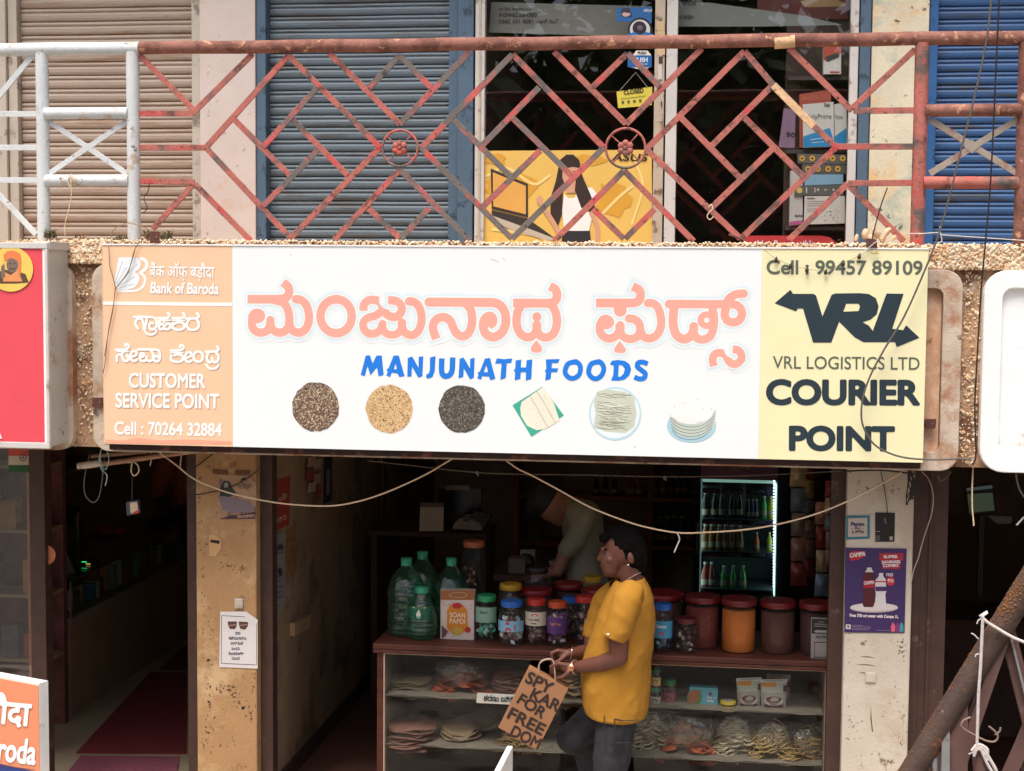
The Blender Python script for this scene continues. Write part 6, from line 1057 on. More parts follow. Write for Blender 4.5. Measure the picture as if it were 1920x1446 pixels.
pr = thing("billing_machine", "grey billing machine with a sloping front on the desk", "printer", aty(884, 1000, DY+.08)); Pp = YP(DY+.05); MB().prism(quad(Pp, ((848, 992), (903, 995), (904, 985), (884, 972), (866, 972), (852, 980))), (0, .2, 0)).build("case", mat("dull_grey_plastic", (190, 184, 178), .5), pr, fix=True); panel("paper_roll", Pp, rp(868, 973, 880, 978), m_black, pr, .002)
MB().prism(quad(Pp, ((880, 972), (890, 958), (918, 964), (920, 972), (905, 984))), (0, .05, 0)).build("keypad", m_black, pr, fix=True)
cal = thing("desk_calendar", "pale square calendar sheet standing beside the monitor", "calendar", aty(808, 996, DY)); panel("sheet", YP(DY-.02), ((786, 996), (831, 996), (832, 943), (788, 942)), flat("calendar_paper", (226, 212, 196)), cal); panel("header", YP(DY-.02), ((788, 951), (832, 951), (832, 943), (788, 942)), flat("calendar_head", (120, 108, 100)), cal, .003)
# sweets jar on a carton, behind the counter front row
ox = tag(MB().box((1.60, 1.02, CT+.001), (1.80, 1.18, CT+.05)).build("sweet_carton", mat("dull_orange_carton", (150, 84, 56), .6, var=.15), base="auto"), "dull orange carton on the counter under the jar of sweets", "box"); bz = float(CT+.051)
jb = aty(888, 1076, 1.1); jar(888, 864, 912, 1014, "clear jar of wrapped sweets with an orange lid, standing on an orange carton", (176, 96, 60), contents=('sweets', pk("toffee", ((130, 60, 40), (170, 140, 110), (110, 76, 60)))), base=(jb[0], 1.1, CT+.052), fill=.75)
ox.location = (jb[0], 1.1, CT+.001)
hs = np.array([float(aty(1005, 1100, 1.3)[0]), 1.12, CT+.001]); jar(1006, 978, 1032, 1062, "wide clear jar with a black lid behind the front row", (40, 24, 26), base=(float(aty(1006, 1100, 1.1)[0]), 1.1, CT+.001))
cupb = aty(1040, 1066, 1.6); st_t = thing("back_table", "low dark table behind the counter with cup and paper", "table", (2.1, 1.75, .15)); tz = float(aty(1000, 1072, 1.7)[2]); MB().box((1.75, 1.55, tz-.03), (2.35, 1.95, tz)).build("table_top", m_back, st_t); MB().box((1.78, 1.6, .15), (1.82, 1.9, tz-.031)).build("leg", m_back, st_t); MB().box((2.28, 1.6, .15), (2.32, 1.9, tz-.031)).build("leg", m_back, st_t)
c = aty(1040, 1068, 1.62); o = MB().lathe((c[0], 1.62, tz+.001), [(.026, 0), (.034, .08), (.034, .086), (.030, .08), (.024, .004)], 18).build("paper_cup", flat("dull_white_cup", (150, 140, 132)), base="auto"); tag(o, "dull white cup on the low table in front of the stooping man", "cup")
o = MB().box((1.83, 1.62, tz+.001), (1.93, 1.72, tz+.09)).build("note_block", mat("grey_box", (120, 108, 100), .6), base="auto"); tag(o, "small grey box on the low table behind the sweets jar", "box")
hd_ = aty(987, 1050, 1.75); tp = thing("tape_dispenser", "black tape dispenser with white card on the low table", "dispenser", (hd_[0], 1.75, tz)); MB().tube([(hd_[0]+.04*math.cos(s), 1.75, tz+.05+.04*math.sin(s)) for s in np.linspace(0, 6.283, 20)], .012, 8, cap=False).build("tape_roll", m_black, tp); MB().box((hd_[0]-.04, 1.76, tz+.04), (hd_[0]+.05, 1.77, tz+.12)).build("white_card", flat("dull_white_card", (170, 164, 156)), tp)
# things on the passage wall
WP = XP(.681)
def wpan(name, pts, col, lab, cat, **kw): o = panel(name, WP, pts, mat("wall_%d_%d" % (col[0], col[2]), col, .8, var=.12, scale=12), None, .003, .002, base="auto"); return tag(o, lab, cat)
o = wpan("wall_poster", ((505, 1001), (542, 984), (544, 893), (505, 906)), (150, 48, 40), "red poster with pale lettering on the passage wall", "poster"); ink_mesh("lettering", text_polys("ಹೊಸ", (506, 962), (520, 957), 12, .02)+text_polys("ಆಫರ್", (524, 940), (541, 934), 9, .02)+text_polys("ಬಂದಿದೆ", (508, 985), (538, 973), 9, .02), WP, flat("poster_pale", (196, 150, 130)), o, .005); ink("print", [('s', [(507, 915), (516, 912), (512, 925), (518, 930), (508, 940)], 4, 0), ('p', rp(529, 925, 538, 935))], WP, flat("poster_pale", (196, 150, 130)), o, .005, 0, .5)
o = wpan("wall_poster", ((505, 1160), (526, 1150), (536, 1130), (534, 996), (505, 1008)), (126, 128, 120), "grey printed notice hanging below the red poster", "notice"); ink("print", [('s', [(507, y), (507+l, y-5)], 1.4, 0) for y, l in ((1030, 22), (1040, 24), (1064, 10), (1074, 20), (1084, 22), (1094, 18), (1104, 24), (1114, 20), (1124, 22), (1140, 16))]+[('p', rp(522, 1066, 529, 1078)), ('p', rp(508, 1096, 516, 1108))], WP, flat("notice_ink", (50, 54, 60)), o, .005, 0, .5); ink_mesh("lettering", text_polys("ಕ್ಷಾ ಬಂಧನ", (507, 1038), (532, 1028), 11, .03), WP, flat("notice_ink", (50, 54, 60)), o, .0055)
o = wpan("wall_card", ((537, 1088), (552, 1078), (553, 985), (537, 994)), (138, 100, 62), "narrow tan card strip beside the grey notice", "card"); ink("print", [('s', [(538, y), (552, y-6)], 1.2, 0) for y in (1014, 1036, 1058)], WP, flat("notice_ink", (50, 54, 60)), o, .005, 0, .5)
o = wpan("wall_panel", ((607, 946), (622, 939), (623, 854), (608, 858)), (40, 40, 48), "dark narrow sign strip high on the passage wall", "sign"); ink("print", [('p', [(611, 930), (618, 927), (619, 880), (612, 882)])], WP, flat("strip_pale", (120, 120, 118)), o, .005, 0, .5)
o = MB().prism([WP.at(543, 1193), WP.at(573, 1176), WP.at(573, 1153), WP.at(543, 1168)], (.03, 0, 0)).build("switch_board", mat("cream_switchboard", (170, 140, 104), .5), fix=True, base="auto"); tag(o, "small cream switchboard on the passage wall", "switchboard")
sp_ = thing("sachet_strip", "short twisted strip of silvery sachets hanging on the passage wall", "packets", WP.at(586, 922))
for i, (x, y) in enumerate(((582, 858), (594, 862), (580, 884), (592, 890), (583, 906), (595, 912))): MB().obox(WP.at(x-6, y+18, .012), WP.at(x+6, y+16, .02)-WP.at(x-6, y+18, .012), (.006, 0, 0), WP.at(x-4, y, .012)-WP.at(x-6, y+18, .012)).build("sachet", foil[(0, 4, 1)[i % 3]], sp_)
for i, (x, l, lab) in enumerate(((716, 120, "long dark hanging strap on the rear part of the passage wall"), (730, 110, "second hanging strap close to the rear of the passage wall"), (760, 150, "dark hanging cable at the far end of the passage wall"))): wire("hanging_strap", [(x, 850), (x+2, 900), (x-1, 850+l)], 2.6+.3*i, .008 if i < 2 else .004, mat("dull_strap", (84, 70, 56), .8) if i < 2 else m_bk, lab, "strap")
# ================================================================== people
from mathutils import noise as _nz
def capsule(mb, p, r0, q, r1, n=6, seg=14):
    p, q = np.asarray(p, float), np.asarray(q, float); d = q-p; L = np.linalg.norm(d); d = d/max(L, 1e-6); pts, rs = [], []
    for i in range(n+1): a = math.pi/2*(1-i/n); pts.append(p-d*r0*math.sin(a)); rs.append(max(1e-4, r0*math.cos(a)))
    for i in range(1, n+1): a = math.pi/2*i/n; pts.append(q+d*r1*math.sin(a)); rs.append(max(1e-4, r1*math.cos(a)))
    if L > 1e-5: mb.tube(pts, rs, seg)
    return mb
def chain(mb, P, R):
    for i in range(len(P)-1): capsule(mb, P[i], R[i], P[i+1], R[i+1])
def ell(mb, c, rx, ry, rz, rot=0.0):
    n0 = len(mb.v); mb.ball((0, 0, 0), 1, rx, ry, rz, 20, 14); A = np.array(Matrix.Rotation(rot, 3, 'Y'))
    for i in range(n0, len(mb.v)): mb.v[i] = tuple(A@np.array(mb.v[i])+np.asarray(c))
def flesh(mb, name, m, parent, vox=.006, it=8, label=None):
    """joins the gathered limbs into one continuous surface"""
    o = mb.build("tmp", m); a = o.modifiers.new("r", 'REMESH'); a.mode = 'VOXEL'; a.voxel_size = vox; s = o.modifiers.new("s", 'SMOOTH'); s.iterations = it; s.factor = .5
    dg = bpy.context.evaluated_depsgraph_get(); me = bpy.data.meshes.new_from_object(o.evaluated_get(dg)); bpy.data.objects.remove(o)
    me.name = name; off = wloc(parent); me.transform(Matrix.Translation(Vector(-off))); me.polygons.foreach_set("use_smooth", [True]*len(me.polygons))
    me.materials.clear(); me.materials.append(m); n = bpy.data.objects.new(name, me); COL.objects.link(n); n.parent = parent
    if label: n['label'] = label
    return n
m_skin = mat("brown_skin", (98, 58, 45), .55, var=.08, scale=9); m_hair = mat("black_hair", (14, 12, 12), .95, spec=.1, var=.3, scale=60, bump=.5, bscale=200); m_shirt = mat("mustard_tshirt", (168, 118, 28), .85, var=.05, scale=8, bump=.15, bscale=300); m_jean = mat("charcoal_denim", (44, 44, 50), .9, var=.2, scale=10, bump=.2, bscale=300, dirt=((28, 28, 33), .5, 5)); m_jeand = mat("dark_denim_seam", (44, 44, 50), .9)
MY = 0.29
def W(px, py, dy=0.0): return aty(px, py, MY+dy)
man = thing("person", "man in a mustard T-shirt and charcoal jeans holding a kraft shopping bag", "person", (float(W(1150, 1300)[0]), MY, 0))
# body
b = MB(); ell(b, W(1170, 1030), .098, .076, .098); ell(b, W(1150, 1046), .068, .062, .088, .12); ell(b, W(1148, 1064), .052, .052, .05); chain(b, [W(1139, 1073), W(1160, 1072)], [.024, .04])
chain(b, [W(1131, 1032), W(1123.5, 1047.5)], [.012, .0125]); chain(b, [W(1127, 1049, -.012), W(1127, 1049, .012)], [.010, .010]); chain(b, [W(1129, 1060, -.014), W(1129, 1060, .014)], [.010, .010]); chain(b, [W(1130.5, 1064.5, -.012), W(1130.5, 1064.5, .012)], [.0095, .0095]); chain(b, [W(1131, 1030, -.035), W(1129.5, 1029, 0), W(1131, 1030, .035)], [.011, .012, .011]); chain(b, [W(1143, 1050, -.05), W(1140, 1050, -.035)], [.018, .016])
ell(b, W(1183, 1048, -.076), .017, .010, .028, -.2); ell(b, W(1183, 1048, .076), .017, .010, .028, -.2)
chain(b, [W(1180, 1058), W(1186, 1092)], [.058, .066])
chain(b, [W(1176, 1125, -.185), W(1160, 1192, -.205), W(1160, 1232, -.20)], [.056, .052, .046]); chain(b, [W(1160, 1232, -.20), W(1128, 1244, -.17), W(1082, 1251, -.11)], [.046, .043, .029])
chain(b, [W(1135, 1120, .185), W(1112, 1190, .18), W(1112, 1222, .15)], [.052, .048, .044]); chain(b, [W(1112, 1222, .15), W(1090, 1224, .06), W(1070, 1226, -.02)], [.044, .038, .027])
def hand(b, wr, kn, dirs, thumb, s=1.0):
    """wr wrist, kn four knuckles, dirs per finger (mid, tip)"""
    c = np.mean(kn, axis=0); capsule(b, wr, .024*s, np.asarray(wr)*.4+c*.6, .026*s)
    for k, (m_, t_) in zip(kn, dirs): capsule(b, np.asarray(wr)*.55+np.asarray(k)*.45, .014*s, k, .0115*s); chain(b, [k, m_, t_], [.0108*s, .0098*s, .0078*s])
    chain(b, thumb, [.013*s, .011*s, .0085*s])
hand(b, W(1078, 1252, -.10), [W(1047, 1244+4*i, -.115+.018*i) for i in range(4)], [(W(1033, 1250+4*i, -.11+.017*i), W(1039-.5*i, 1261+4*i, -.10+.015*i)) for i in range(4)], [W(1066, 1262, -.12), W(1054, 1270, -.12), W(1043, 1272, -.105)])
hand(b, W(1066, 1226, -.03), [W(1046, 1220+4*i, -.05+.014*i) for i in range(4)], [(W(1034, 1225+4*i, -.055+.013*i), W(1036, 1236+3.4*i, -.055+.012*i)) for i in range(4)], [W(1058, 1232, -.055), W(1048, 1240, -.065), W(1038, 1243, -.065)])
footz = .03
def foot(b, x, y, z): chain(b, [(x+.05, y, z+.04), (x-.07, y, z+.035), (x-.15, y-.01, z+.025)], [.042, .045, .034])
flesh(b, "body", m_skin, man, .0045, 5)
e = MB(); ell(e, W(1134.5, 1037.5, -.044), .010, .006, .0075); e.build("eye", flat("eye_dark", (24, 16, 14), .3), man); e = MB(); ell(e, W(1134.5, 1037.5, .044), .010, .006, .0075); e.build("eye", flat("eye_dark", (24, 16, 14), .3), man)
e = MB(); chain(e, [W(1130, 1031, -.03), W(1137, 1029.5, -.055)], [.005, .004]); e.build("eyebrow", m_hair, man); e = MB(); chain(e, [W(1127.5, 1055.5, -.02), W(1125.5, 1055, 0), W(1127.5, 1055.5, .02)], [.0052, .0065, .0052]); e.build("moustache", m_hair, man)
h = MB(); ell(h, W(1175, 1022), .096, .078, .084, .15); ell(h, W(1190, 1040), .066, .072, .085); chain(h, [W(1134, 1008, -.03), W(1131, 1009, 0), W(1134, 1008, .03)], [.020, .024, .020]); chain(h, [W(1150, 1003), W(1180, 1001)], [.04, .05]); chain(h, [W(1174, 1030, -.066), W(1175, 1046, -.069)], [.020, .008]); chain(h, [W(1196, 1050), W(1197, 1068)], [.05, .04])
hair_o = flesh(h, "hair", m_hair, man, .004, 2)
for v in hair_o.data.vertices: n_ = _nz.noise(v.co*55)*.003+_nz.noise(Vector((v.co.x*30+v.co.z*60, v.co.y*160, v.co.z*40)))*.003; v.co += v.normal*n_
MB().ball(W(1178, 1059.5, -.084), .0045).build("ear_stud", mat("ear_stud", (230, 226, 220), .2, metal=.6), man)
MB().tube(smooth_path([W(1156, 1100, -.03), W(1172, 1090, -.07), W(1196, 1076, -.055), W(1206, 1074, 0)], 5), .0028, 6).build("neck_chain", flat("dull_grey_chain", (130, 112, 104), .4), man)
# T-shirt
t = MB(); RI = [(1086, 1160, 1207, .074), (1092, 1152, 1213, .105), (1104, 1145, 1219, .155), (1120, 1136, 1224, .190), (1150, 1122, 1227, .200), (1200, 1106, 1224, .192), (1245, 1092, 1219, .186), (1285, 1091, 1218, .184), (1315, 1095, 1216, .184), (1334, 1099, 1212, .184)]
NS, NR = 96, 84; vs = []; yy = [q[0] for q in RI]
from mathutils import noise as _nz
def crease(p, k): return (1-abs(_nz.noise(Vector(p)*k)))**6
for j in range(NR+1):
    y = yy[0]+(yy[-1]-yy[0])*j/NR; xf, xk, hw = (float(np.interp(y, yy, [q[c] for q in RI])) for c in (1, 2, 3)); a, c = W(xf, y), W(xk, y); cx, rx = (a[0]+c[0])/2, (c[0]-a[0])/2; g = min(1, j/14)
    for k in range(NS):
        s = 2*math.pi*k/NS; ex = abs(math.cos(s))**.85*(1 if math.cos(s) > 0 else -1); X_, Y_ = math.cos(s), math.sin(s); h_ = (y-1086)/100
        f = 1+g*(.010*math.sin(3*s+y*.05)+.008*math.sin(5*s-y*.03)+.024*(crease((X_*1.2+h_*.9, Y_*1.2, h_*1.1-X_*.9), 1.1)-.3)*(.35+.65*min(1, h_/1.6))+.018*(crease((X_*2+3, Y_*2-h_*.5, h_*2.4+X_*1.2), 1.2)-.3))
        vs.append((cx+rx*ex*f, MY+hw*math.sin(s)*f, a[2]+(.012*math.cos(s) if j == 0 else 0)+(.008*math.sin(2*s+1) if j == NR else 0)))
fs = [(j*NS+k, j*NS+(k+1) % NS, (j+1)*NS+(k+1) % NS, (j+1)*NS+k) for j in range(NR) for k in range(NS)]
t.add(vs, fs, True); to = t.build("tshirt", m_shirt, man); so = to.modifiers.new("t", 'SOLIDIFY'); so.thickness = .004
def sleeve(P, R_l, nm="sleeve"):
    P = smooth_path(P, 9); rr = np.interp(np.linspace(0, 1, len(P)), np.linspace(0, 1, len(R_l)), R_l); o = MB().tube(P, rr*(1+.012*np.sin(np.arange(len(P))*.9)), 40, cap=False).build(nm, m_shirt, to)
    for v in o.data.vertices: v.co += v.normal*(.005*(crease((v.co.x*9, v.co.y*9, v.co.z*14+v.co.x*8), 1.0)-.3))
    s = o.modifiers.new("t", 'SOLIDIFY'); s.thickness = .004; return o
sleeve([W(1188, 1104, -.12), W(1176, 1126, -.178), W(1164, 1165, -.205), W(1151, 1197, -.212)], [.060, .074, .068, .064]); sleeve([W(1160, 1104, .12), W(1138, 1126, .178), W(1122, 1165, .195), W(1112, 1196, .19)], [.055, .070, .064, .060])
MB().obox(W(1138, 1188, -.276), (.011, 0, 0), (0, .004, 0), (.0, 0, -.007)).build("sleeve_tag", m_wp, to)
fold = MB()
# jeans
j = MB(); hipz = float(W(1155, 1318)[2]); L1 = [W(1158, 1330, -.078), W(1147, 1420, -.085), np.array([W(1146, 1480)[0]-.01, MY-.09, .46]), np.array([W(1150, 1480)[0]+.03, MY-.09, .09])]
chain(j, [W(1158, 1326, -.07), W(1158, 1326, .07)], [.108, .108]); chain(j, [W(1136, 1324, -.06), W(1136, 1324, .07)], [.085, .088]); chain(j, L1, [.104, .098, .072, .06])
kx = W(1072, 1384, .10); L2 = [W(1130, 1336, .085), kx, np.array([kx[0]+.06, MY+.22, .55]), np.array([kx[0]+.10, MY+.32, .26])]; chain(j, L2, [.098, .080, .066, .056])
jo = flesh(j, "jeans", m_jean, man, .007, 6)
for f, z in ((L1[-1], 0.002), (L2[-1], .152)):
    s = MB(); foot(s, f[0], f[1], z); flesh(s, "shoe", flat("dark_shoe", (36, 32, 30), .5), man, .006, 3)
pk2 = MB(); Y_ = MY-.205
def seam(px): 
    P = YP(MY-.19); return smooth_path([P.at(*q) for q in px], 5)
for px in (((1133, 1342), (1133, 1370), (1136, 1398)), ((1152, 1348), (1154, 1372), (1153, 1390), (1166, 1393), (1180, 1392)), ((1152, 1348), (1172, 1351), (1196, 1350))): pk2.tube(seam(px), .0025, 5)
pk2.build("pocket_seam", m_jeand, jo)
belt = MB()
# watch and bracelet
wc = W(1079, 1251.5, -.112); wd = np.array(W(1082, 1251, -.11))-np.array(W(1070, 1252.5, -.09)); wd /= np.linalg.norm(wd); u_ = np.cross(wd, [0, 0, 1.0]); u_ /= np.linalg.norm(u_); v_ = np.cross(wd, u_)
wt = MB().tube([wc+u_*.033*math.cos(s)+v_*.033*math.sin(s) for s in np.linspace(0, 6.283, 25)], .006, 8, cap=False).build("wrist_watch", mat("steel_strap", (150, 132, 110), .3, metal=.7), man)
wf = W(1070, 1252, -.158); MB().lathe((0, 0, 0), [(.0, -.004), (.017, -.004), (.0185, 0), (.017, .004), (0, .004)], 22).build("watch_case", mat("rose_gold", (214, 150, 110), .25, metal=.8), wt)
wcase = wt.children[0]; wcase.data.transform(Matrix.Translation(Vector(np.array(wf)-wloc(man)))@Matrix.Rotation(R_(80), 4, 'X')@Matrix.Rotation(R_(-12), 4, 'Y')@Matrix.Translation(Vector(wloc(man)))); wcase.location = (0, 0, 0)
bc = W(1072, 1226, -.02); MB().tube([bc+np.array([.004*math.cos(s), .030*math.sin(s)*.9, .034*math.cos(s)]) for s in np.linspace(0, 6.283, 25)], .003, 7, cap=False).build("bracelet", mat("steel_bracelet", (190, 180, 168), .2, metal=.9), man)
# kraft shopping bag
BY = MY-.115; KB = YP(BY); m_kraft = mat("kraft_paper", (152, 108, 74), .8, var=.05, scale=14); kc = [(934, 1364), (1007, 1407), (1065.7, 1291.5), (991, 1251)]; kq = quad(KB, kc)
bag = thing("shopping_bag", "kraft paper shopping bag printed SPYKAR FOR FREEDOM, held slanting by the man", "bag", (kq[0]+kq[1])/2)
MB().prism(kq, (0, .055, 0)).build("bag_body", m_kraft, bag, fix=True, bevel=.002)
Cq = cropper(900, 1160, 5.057)
def kt(body, p0, p1, h): return text_polys(body, Cq(p0)[0], Cq(p1)[0], h/5.057, .03, 0, 22)
kp = kt("SPY", (424, 598), (655, 716), 108)+kt("KAR", (468, 752), (728, 884), 106)+kt("FOR", (348, 795), (585, 948), 100)+kt("FREE", (256, 938), (580, 1108), 108)+kt("DOM", (282, 1106), (545, 1238), 104)
ink_mesh("lettering", kp, KB, flat("bag_ink", (44, 30, 26)), bag, .002)
for dy in (0.004, .05): MB().tube(smooth_path([KB.at(1009, 1262)+np.array([0, dy, 0]), KB.at(1011, 1246)+np.array([0, dy*.8-.003, 0]), KB.at(1022, 1237)+np.array([0, dy*.3-.008, 0]), KB.at(1036, 1238)+np.array([0, .0, 0]), KB.at(1040, 1258)+np.array([0, dy*.5-.002, 0]), KB.at(1041, 1279)+np.array([0, dy, 0])], 6), .0035, 7).build("handle", mat("pale_cord_handle", (170, 150, 132), .8), bag)
# stooping man behind the counter
SY = 1.62
def V(px, py, dy=0.0): return aty(px, py, SY+dy)
p2 = thing("person", "dark haired man in a pale olive shirt stooping behind the counter", "person", (float(V(1100, 1000)[0]), SY, .15)); m_olv = mat("pale_olive_shirt", (158, 150, 124), .85, var=.06, bump=.2, bscale=40)
b = MB(); ell(b, V(1034, 946), .10, .078, .10, -.5); ell(b, V(1046, 962), .07, .062, .08, -.5); chain(b, [V(1052, 950), V(1074, 950)], [.06, .06]); chain(b, [V(1046, 975), V(1052, 982)], [.02, .016]); chain(b, [V(1060, 1035, -.19), V(1046, 1070, -.19), V(1018, 1078, -.12)], [.04, .036, .028]); hand(b, V(1018, 1078, -.12), [V(1008, 1074+3*i, -.14+.018*i) for i in range(4)], [(V(1000, 1078+3*i, -.135+.017*i), V(998, 1084+3*i, -.125+.016*i)) for i in range(4)], [V(1014, 1082, -.13), V(1006, 1088, -.12), V(1000, 1090, -.11)])
flesh(b, "body", mat("lighter_brown_skin", (176, 122, 98), .55, var=.08), p2, .006, 4)
h = MB(); ell(h, V(1022, 938), .105, .084, .100, -.4); chain(h, [V(1000, 950), V(1030, 922)], [.05, .06]); flesh(h, "hair", mat("soft_black_hair", (44, 40, 40), .7, var=.3, scale=60), p2, .007, 3)
b = MB(); chain(b, [V(1086, 965, -.13), V(1086, 965, .13)], [.085, .085]); chain(b, [V(1092, 975), V(1100, 1080), V(1108, 1180)], [.125, .13, .13]); chain(b, [V(1092, 1030, -.06), V(1096, 1100, -.06)], [.10, .12]); chain(b, [V(1092, 1030, .08), V(1096, 1100, .08)], [.10, .12]); chain(b, [V(1098, 968, -.17), V(1080, 1010, -.19), V(1064, 1030, -.19)], [.07, .064, .058]); chain(b, [V(1098, 968, .17), V(1080, 1010, .19), V(1064, 1040, .17)], [.07, .064, .058]); chain(b, [V(1068, 945, -.03), V(1076, 960, -.07)], [.03, .035]); flesh(b, "shirt", m_olv, p2, .009, 6)
b = MB(); chain(b, [V(1108, 1180, -.09), (V(1108, 1180)[0], SY-.1, .24)], [.11, .07]); chain(b, [V(1108, 1180, .09), (V(1108, 1180)[0], SY+.1, .24)], [.11, .07]); flesh(b, "trousers", flat("dark_trousers", (50, 46, 46), .9), p2, .01, 4)
for s_ in (-.1, .1): b = MB(); foot(b, V(1108, 1180)[0], SY+s_, .152); flesh(b, "shoe", flat("dark_shoe", (36, 32, 30), .5), p2, .007, 3)
# seated man inside the phone shop
TY = 4.75
def X3(px, py, dy=0.0): return aty(px, py, TY+dy)
p3 = thing("person", "seated man in a rust coloured shirt holding a phone beyond the glass counter", "person", (float(X3(350, 950)[0]), TY, .15)); m_rst = mat("rust_shirt", (220, 130, 96), .85, var=.08)
b = MB(); ell(b, X3(352, 790), .10, .08, .12); chain(b, [X3(356, 815), X3(358, 850)], [.055, .06]); chain(b, [X3(296, 920, -.1), X3(300, 944, -.12), X3(330, 962, -.2)], [.045, .042, .03]); hand(b, X3(330, 962, -.2), [X3(338, 958+3*i, -.22+.018*i) for i in range(4)], [(X3(345, 960+3*i, -.215+.017*i), X3(346, 954+3*i, -.205+.016*i)) for i in range(4)], [X3(334, 955, -.2), X3(340, 950, -.2), X3(345, 948, -.2)])
flesh(b, "body", m_skin, p3, .009, 4); b = MB(); ell(b, X3(352, 778), .105, .085, .09); flesh(b, "hair", m_hair, p3, .01, 2)
b = MB(); chain(b, [X3(340, 866), X3(380, 866)], [.11, .11]); chain(b, [X3(360, 880), X3(360, 1000)], [.16, .17]); chain(b, [X3(318, 868, -.04), X3(300, 900, -.08), X3(295, 925, -.1)], [.085, .075, .066]); flesh(b, "shirt", m_rst, p3, .011, 5)
b = MB(); q = X3(360, 1010); chain(b, [q, X3(300, 985, -.3)], [.14, .10]); chain(b, [q+np.array([.1, 0, 0]), X3(360, 1000, -.45)], [.14, .10]); k_ = X3(300, 985, -.3); chain(b, [k_, (k_[0], k_[1]-.05, .25)], [.09, .06]); k2 = X3(360, 1000, -.45); chain(b, [k2, (k2[0], k2[1]-.05, .25)], [.09, .06]); flesh(b, "trousers", mat("dark_green_trousers", (66, 76, 64), .9), p3, .012, 4)
MB().obox(X3(333, 952, -.25), (.07, .0, .012), (0, .008, 0), (.0, .03, .012)).build("dark_phone", m_black, None, base="auto"); tag(bpy.data.objects["dark_phone"], "dark phone in the seated man's hand", "phone")
b = MB(); MB().lathe((q[0]+.02, q[1]+.02, .15), [(.16, 0), (.15, .01), (.03, .03), (.03, float(q[2])-.15-.17), (.18, float(q[2])-.15-.16), (.18, float(q[2])-.15-.13), (0, float(q[2])-.15-.13)], 20).build("stool", m_black, base="auto"); tag(bpy.data.objects["stool"], "round black stool under the seated man in the dark shop", "stool")
# ================================================================== posters and cables on the pillars
PF = YP(0.398)
def ppan(name, pts, m, lab, cat, off=.002, th=.0015): o = panel(name, PF, pts, m, None, off, th, base="auto"); return tag(o, lab, cat)
o = ppan("campa_poster" if False else "drink_poster", ((1583, 1186), (1696, 1187), (1700, 1029), (1585, 1027)), mat("violet_poster", (60, 44, 92), .35, var=.04), "violet soft drink poster on the off white pillar", "poster")
Pc = cropper(1570, 950, 5.787)
def pi(nm, sh, c, off=.003, st=.4, r=.5): return ink(nm, sh, PF, flat("p_%d_%d_%d" % c, c, r), o, off, 0, st)
pi("print", [('p', Pc((128, 500), (180, 482), (308, 486), (296, 545), (230, 575), (150, 588), (132, 560)))], (176, 36, 46)); pi("print", [('p', Pc((455, 505), (715, 505), (715, 585), (690, 590), (690, 665), (660, 680), (490, 675), (480, 590), (455, 588)))], (160, 36, 54))
T2 = text_polys("CAMPA", Pc((136, 552))[0], Pc((302, 532))[0], 7.4, .05, .15)+text_polys("SUPER", Pc((504, 560))[0], Pc((654, 557))[0], 5, .05)+text_polys("SAVINGS", Pc((484, 618))[0], Pc((682, 612))[0], 5, .05)+text_polys("COMBO", Pc((496, 656))[0], Pc((662, 652))[0], 5, .05)+text_polys("FREE", Pc((532, 756))[0], Pc((606, 754))[0], 5.4, .02)+text_polys("Free 750 ml water with Campa 1L", Pc((136, 1194))[0], Pc((660, 1210))[0], 5.2, .05)
pi("print", [('o', *Pc((578, 810))[0], 7.6, 8.6)], (190, 40, 48)); pi("platform_picture", [('o', *Pc((398, 1098))[0], 45, 9)], (186, 176, 176)); pi("platform_picture", [('o', *Pc((398, 1090))[0], 44, 7.5)], (206, 198, 196), .0034)
pi("bottle_picture", [('p', Pc((282, 720), (300, 712), (392, 712), (405, 730), (405, 930), (398, 1075), (380, 1092), (290, 1090), (276, 1070), (284, 930)))], (74, 24, 34), .0038); pi("bottle_picture", [('p', Pc((300, 712), (322, 680), (322, 662), (372, 662), (374, 684), (394, 712)))], (196, 190, 186), .0042); pi("bottle_label", [('p', Pc((282, 800), (405, 800), (405, 880), (282, 885)))], (150, 30, 44), .0044)
pi("bottle_picture", [('p', Pc((452, 755), (452, 722), (496, 720), (498, 756), (526, 790), (532, 920), (520, 950), (530, 1075), (515, 1102), (420, 1102), (406, 1080), (418, 950), (410, 900), (412, 800)))], (206, 200, 202), .004); pi("bottle_label", [('p', Pc((412, 868), (532, 868), (530, 918), (414, 918)))], (70, 40, 90), .0046); pi("bottle_label", [('p', Pc((412, 808), (532, 808), (532, 822), (412, 822)))], (176, 50, 50), .0046)
T2 += text_polys("CAMPA", Pc((290, 848))[0], Pc((400, 836))[0], 5.6, .04, .1)+text_polys("₹10", Pc((548, 824))[0], Pc((606, 822))[0], 6, .03)
ink_mesh("lettering", T2, PF, flat("poster_white", (216, 204, 206)), o, .005)
pi("print", [('p', Pc((92, 1278), (146, 1280), (144, 1330), (92, 1328)))], (196, 190, 190)); pi("print", [('o', *Pc((118, 1303))[0], 2, 2)], (40, 60, 40), .0036); pi("print", [('s', Pc((160, 1286+16*i), (160+l, 1290+16*i)), .8, 0) for i, l in enumerate((110, 200, 200, 180))]+[('s', Pc((420, 1342), (568, 1346)), .7, 0)], (150, 130, 160), .0034, .3)
for x, c in ((605, (206, 90, 120)), (654, (120, 50, 110)), (696, (60, 140, 150))): pi("bottle_picture", [('p', Pc((x-20, 1360), (x-24, 1300), (x-10, 1270), (x-6, 1258), (x+6, 1258), (x+10, 1270), (x+24, 1300), (x+20, 1360)))], c, .0036)
